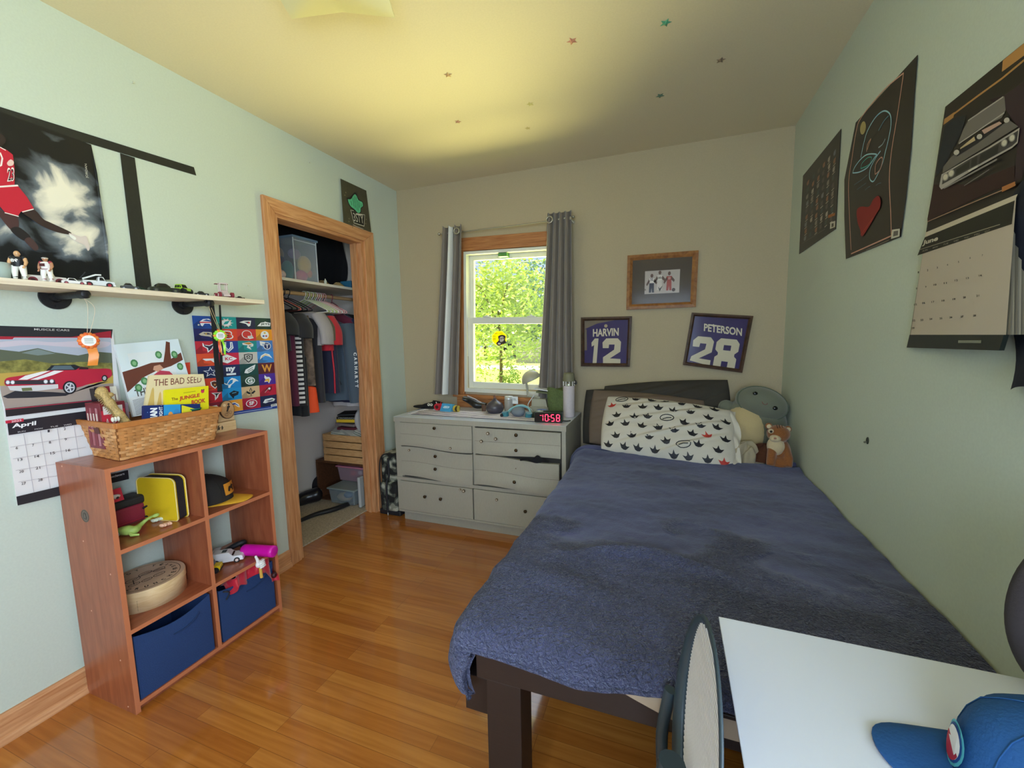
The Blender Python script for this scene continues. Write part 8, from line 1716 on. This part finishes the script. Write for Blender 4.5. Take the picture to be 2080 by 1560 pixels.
def tree(label, x, y, hgt, r, trunk, col, n, leaf, seed, cz=None, sq=1.0, group=None, col2=None, nm='tree'):
    rnd = random.Random(seed); t = thing(nm, label, nm, (x, y, GZ), group); m = leafmat('leaves_'+col.strip('#'), col); m2 = leafmat('leaves_'+(col2 or col).strip('#'), col2 or col)
    cz = cz if cz is not None else GZ+hgt-r*sq
    if trunk:
        tb = MB().tube(spline([(x, y, GZ), (x+.05, y, GZ+(cz-GZ)*.5), (x-.05, y+.05, cz)], 4), [trunk*(1-.06*k) for k in range(9)], m_barkt, 10)
        for k in range(7):
            a = k*.9; tb.tube([(x, y, lerp(GZ+.6, cz, .45+.07*k)), (x+r*.45*math.cos(a), y+r*.45*math.sin(a), cz+r*.1+.1*k), (x+r*.75*math.cos(a), y+r*.75*math.sin(a), cz+r*.4)], [trunk*.45, trunk*.25, trunk*.08], m_barkt, 6)
        obj('trunk', tb, t)
    b = MB(); cl_ = [(rnd.gauss(0, .42), rnd.gauss(0, .42), rnd.gauss(0, .42)) for _ in range(max(14, n//90))]
    for k in range(n):
        c = cl_[rnd.randrange(len(cl_))]; L = math.sqrt(c[0]**2+c[1]**2+c[2]**2); s = min(1, .85/max(L, .01)) if L > .85 else 1
        p = V3((x+r*(c[0]*s+rnd.gauss(0, .17)), y+r*(c[1]*s+rnd.gauss(0, .17)), cz+r*sq*(c[2]*s+rnd.gauss(0, .17))))
        if p.z < GZ+.02: p.z = GZ+.02+rnd.random()*.2
        d1 = V3((rnd.uniform(-1, 1), rnd.uniform(-1, 1), rnd.uniform(-.6, .6))).normalized(); d2 = d1.cross(V3((rnd.uniform(-1, 1), rnd.uniform(-1, 1), rnd.uniform(-1, 1)))).normalized(); l_ = leaf*rnd.uniform(.6, 1.3)
        b.add([p-d1*l_, p+d2*l_*.45, p+d1*l_, p-d2*l_*.45], [(0, 1, 2, 3)], m if rnd.random() < .6 else m2)
    obj('foliage', b, t); return t
p = at(1030, 690, Y, 14)
tree('big sunlit leafy tree filling the upper window pane', p.x-.3, 14, 6.4, 2.25, .07, '#bdd468', 9000, .085, 1, cz=2.3, sq=1.15, col2='#d8e48c')
p = at(960, 720, Y, 10); tree('yellow green bush at the left edge of the lower pane', p.x-.3, 10, 2, .85, 0, '#c8dc68', 2200, .05, 2, cz=GZ+1.1, sq=1.4, nm='bush')
p = at(980, 770, Y, 11); tree('darker bluish green bush low behind the yellow bush', p.x, 11, 1.2, .5, 0, '#7cac80', 1000, .045, 3, cz=GZ+.45, sq=.9, nm='bush')
p = at(1035, 760, Y, 15); tree('round pale green bush on the lawn in the middle of the lower pane', p.x, 15, 1.2, .6, 0, '#bcd468', 1000, .05, 4, cz=GZ+.55, nm='bush', col2='#7aa45c')
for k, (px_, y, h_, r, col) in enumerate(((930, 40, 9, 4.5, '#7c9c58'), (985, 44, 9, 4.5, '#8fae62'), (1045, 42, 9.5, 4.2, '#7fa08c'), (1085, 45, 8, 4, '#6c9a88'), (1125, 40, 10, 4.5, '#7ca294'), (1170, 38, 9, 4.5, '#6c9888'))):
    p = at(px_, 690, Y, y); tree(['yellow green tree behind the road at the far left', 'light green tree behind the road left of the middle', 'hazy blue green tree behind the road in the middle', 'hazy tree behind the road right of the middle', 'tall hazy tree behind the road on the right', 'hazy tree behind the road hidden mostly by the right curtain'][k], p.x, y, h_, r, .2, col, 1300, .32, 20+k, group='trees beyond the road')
p0_, p1_ = at(1060, 695, Y, 32), at(1110, 720, Y, 32)
st_ = MB(); rnd = random.Random(5)
for j in range(4):
    for i in range(9): st_.box(p0_.x+i*.4-.5, p0_.x+i*.4-.14+rnd.random()*.08, 32, 32.3, GZ+.6+j*.3, GZ+.84+j*.3, mat('pale_stone', '#cfc6bc', .9, var=.1))
st_.box(p0_.x-.55, p0_.x+3.1, 32.05, 32.25, GZ, GZ+1.8, mat('stone_mortar', '#9a968c', .9))
o = obj('stone_wall', st_); tag(o, 'pale stone garden wall far behind the lawn on the right', 'garden wall')
for k, dz_ in enumerate((0, 1.1)):
    a, b = V3((-9, 20, 5.2-dz_)), V3((4, 19, 5.6-dz_)); o = obj('power_line', MB().tube([a.lerp(b, t_/8)-V3((0, 0, .35*math.sin(math.pi*t_/8))) for t_ in range(9)], .018, ink('#e0e4e4'), 5)); tag(o, ['upper overhead power line crossing outside the window', 'lower overhead power line crossing outside the window'][k], 'power line')
# ================================================================ LIGHT
w = bpy.data.worlds.new('sky'); SC.world = w; w.use_nodes = True; nt = w.node_tree; bg = nt.nodes['Background']
sky = nt.nodes.new('ShaderNodeTexSky'); sky.sky_type = 'HOSEK_WILKIE'; sky.sun_direction = V3((-.62, .05, .78)).normalized(); sky.turbidity = 3.5; sky.ground_albedo = .4
mixn = nt.nodes.new('ShaderNodeMix'); mixn.data_type = 'RGBA'; mixn.inputs[0].default_value = .55; mixn.inputs[7].default_value = (.62, .80, 1.0, 1)
nt.links.new(sky.outputs[0], mixn.inputs[6]); nt.links.new(mixn.outputs[2], bg.inputs['Color']); bg.inputs['Strength'].default_value = 1.3
def sun(d, s, col, ang=1):
    l = bpy.data.lights.new('sun', 'SUN'); l.energy = s; l.color = col; l.angle = rad(ang); o = bpy.data.objects.new('sun', l); COL.objects.link(o); o.rotation_euler = V3(d).to_track_quat('-Z', 'Y').to_euler(); return o
sun((.62, -.02, -.78), 11, (1, .93, .78))
def area(nm, loc, d, sx_, sy_, e, col, spread=180):
    l = bpy.data.lights.new(nm, 'AREA'); l.shape = 'RECTANGLE'; l.size = sx_; l.size_y = sy_; l.energy = e; l.color = col; l.spread = rad(spread); o = bpy.data.objects.new(nm, l); COL.objects.link(o); o.location = loc; o.rotation_euler = V3(d).to_track_quat('-Z', 'Y').to_euler(); return o
# daylight thrown up from the sunlit lawn through the back window
area('lawn_bounce', (.6, 7.2, -.5), (.03, -.45, 1), 5.0, 6.5, 2500, (1.0, .92, .32))
# open sky beyond the back window
area('sky_back', (1.5, 4.6, 3.2), (-.1, -1, -.95), 2.0, 1.6, 40, (.72, .85, 1))
# daylight through the window behind the camera
area('sky_side', (W+.35, -.87, 1.5), (-1, .12, -.06), .95, 1.2, 92, (.66, .81, 1))
area('fill_front', (2.07, YF-.35, 1.5), (-.1, 1, -.05), 1.05, 1.2, 60, (.64, .80, 1))  # fill lamp added outside the made-up front-wall opening
area('lawn_near', (.75, 4.9, .1), (.05, -1, .85), 3.4, 1.8, 360, (1.0, .93, .36))
# ================================================================ CAMERA
cd = bpy.data.cameras.new('camera'); cam = bpy.data.objects.new('camera', cd); COL.objects.link(cam)
cd.sensor_fit = 'HORIZONTAL'; cd.sensor_width = 36; cd.lens = FP/2080*36; cd.clip_start = .02; cd.clip_end = 300
cam.matrix_world = Matrix(((RR.x, UU.x, -FF.x, CP.x), (RR.y, UU.y, -FF.y, CP.y), (RR.z, UU.z, -FF.z, CP.z), (0, 0, 0, 1)))
SC.camera = cam
vs_ = SC.view_settings; vs_.view_transform = 'Standard'; vs_.look = 'None'; vs_.exposure = .25; vs_.gamma = 1; vs_.use_curve_mapping = False
SC.cycles.max_bounces = 8; SC.cycles.diffuse_bounces = 5; SC.cycles.transparent_max_bounces = 16; SC.cycles.use_denoising = True
SC.cycles.sample_clamp_indirect = 6
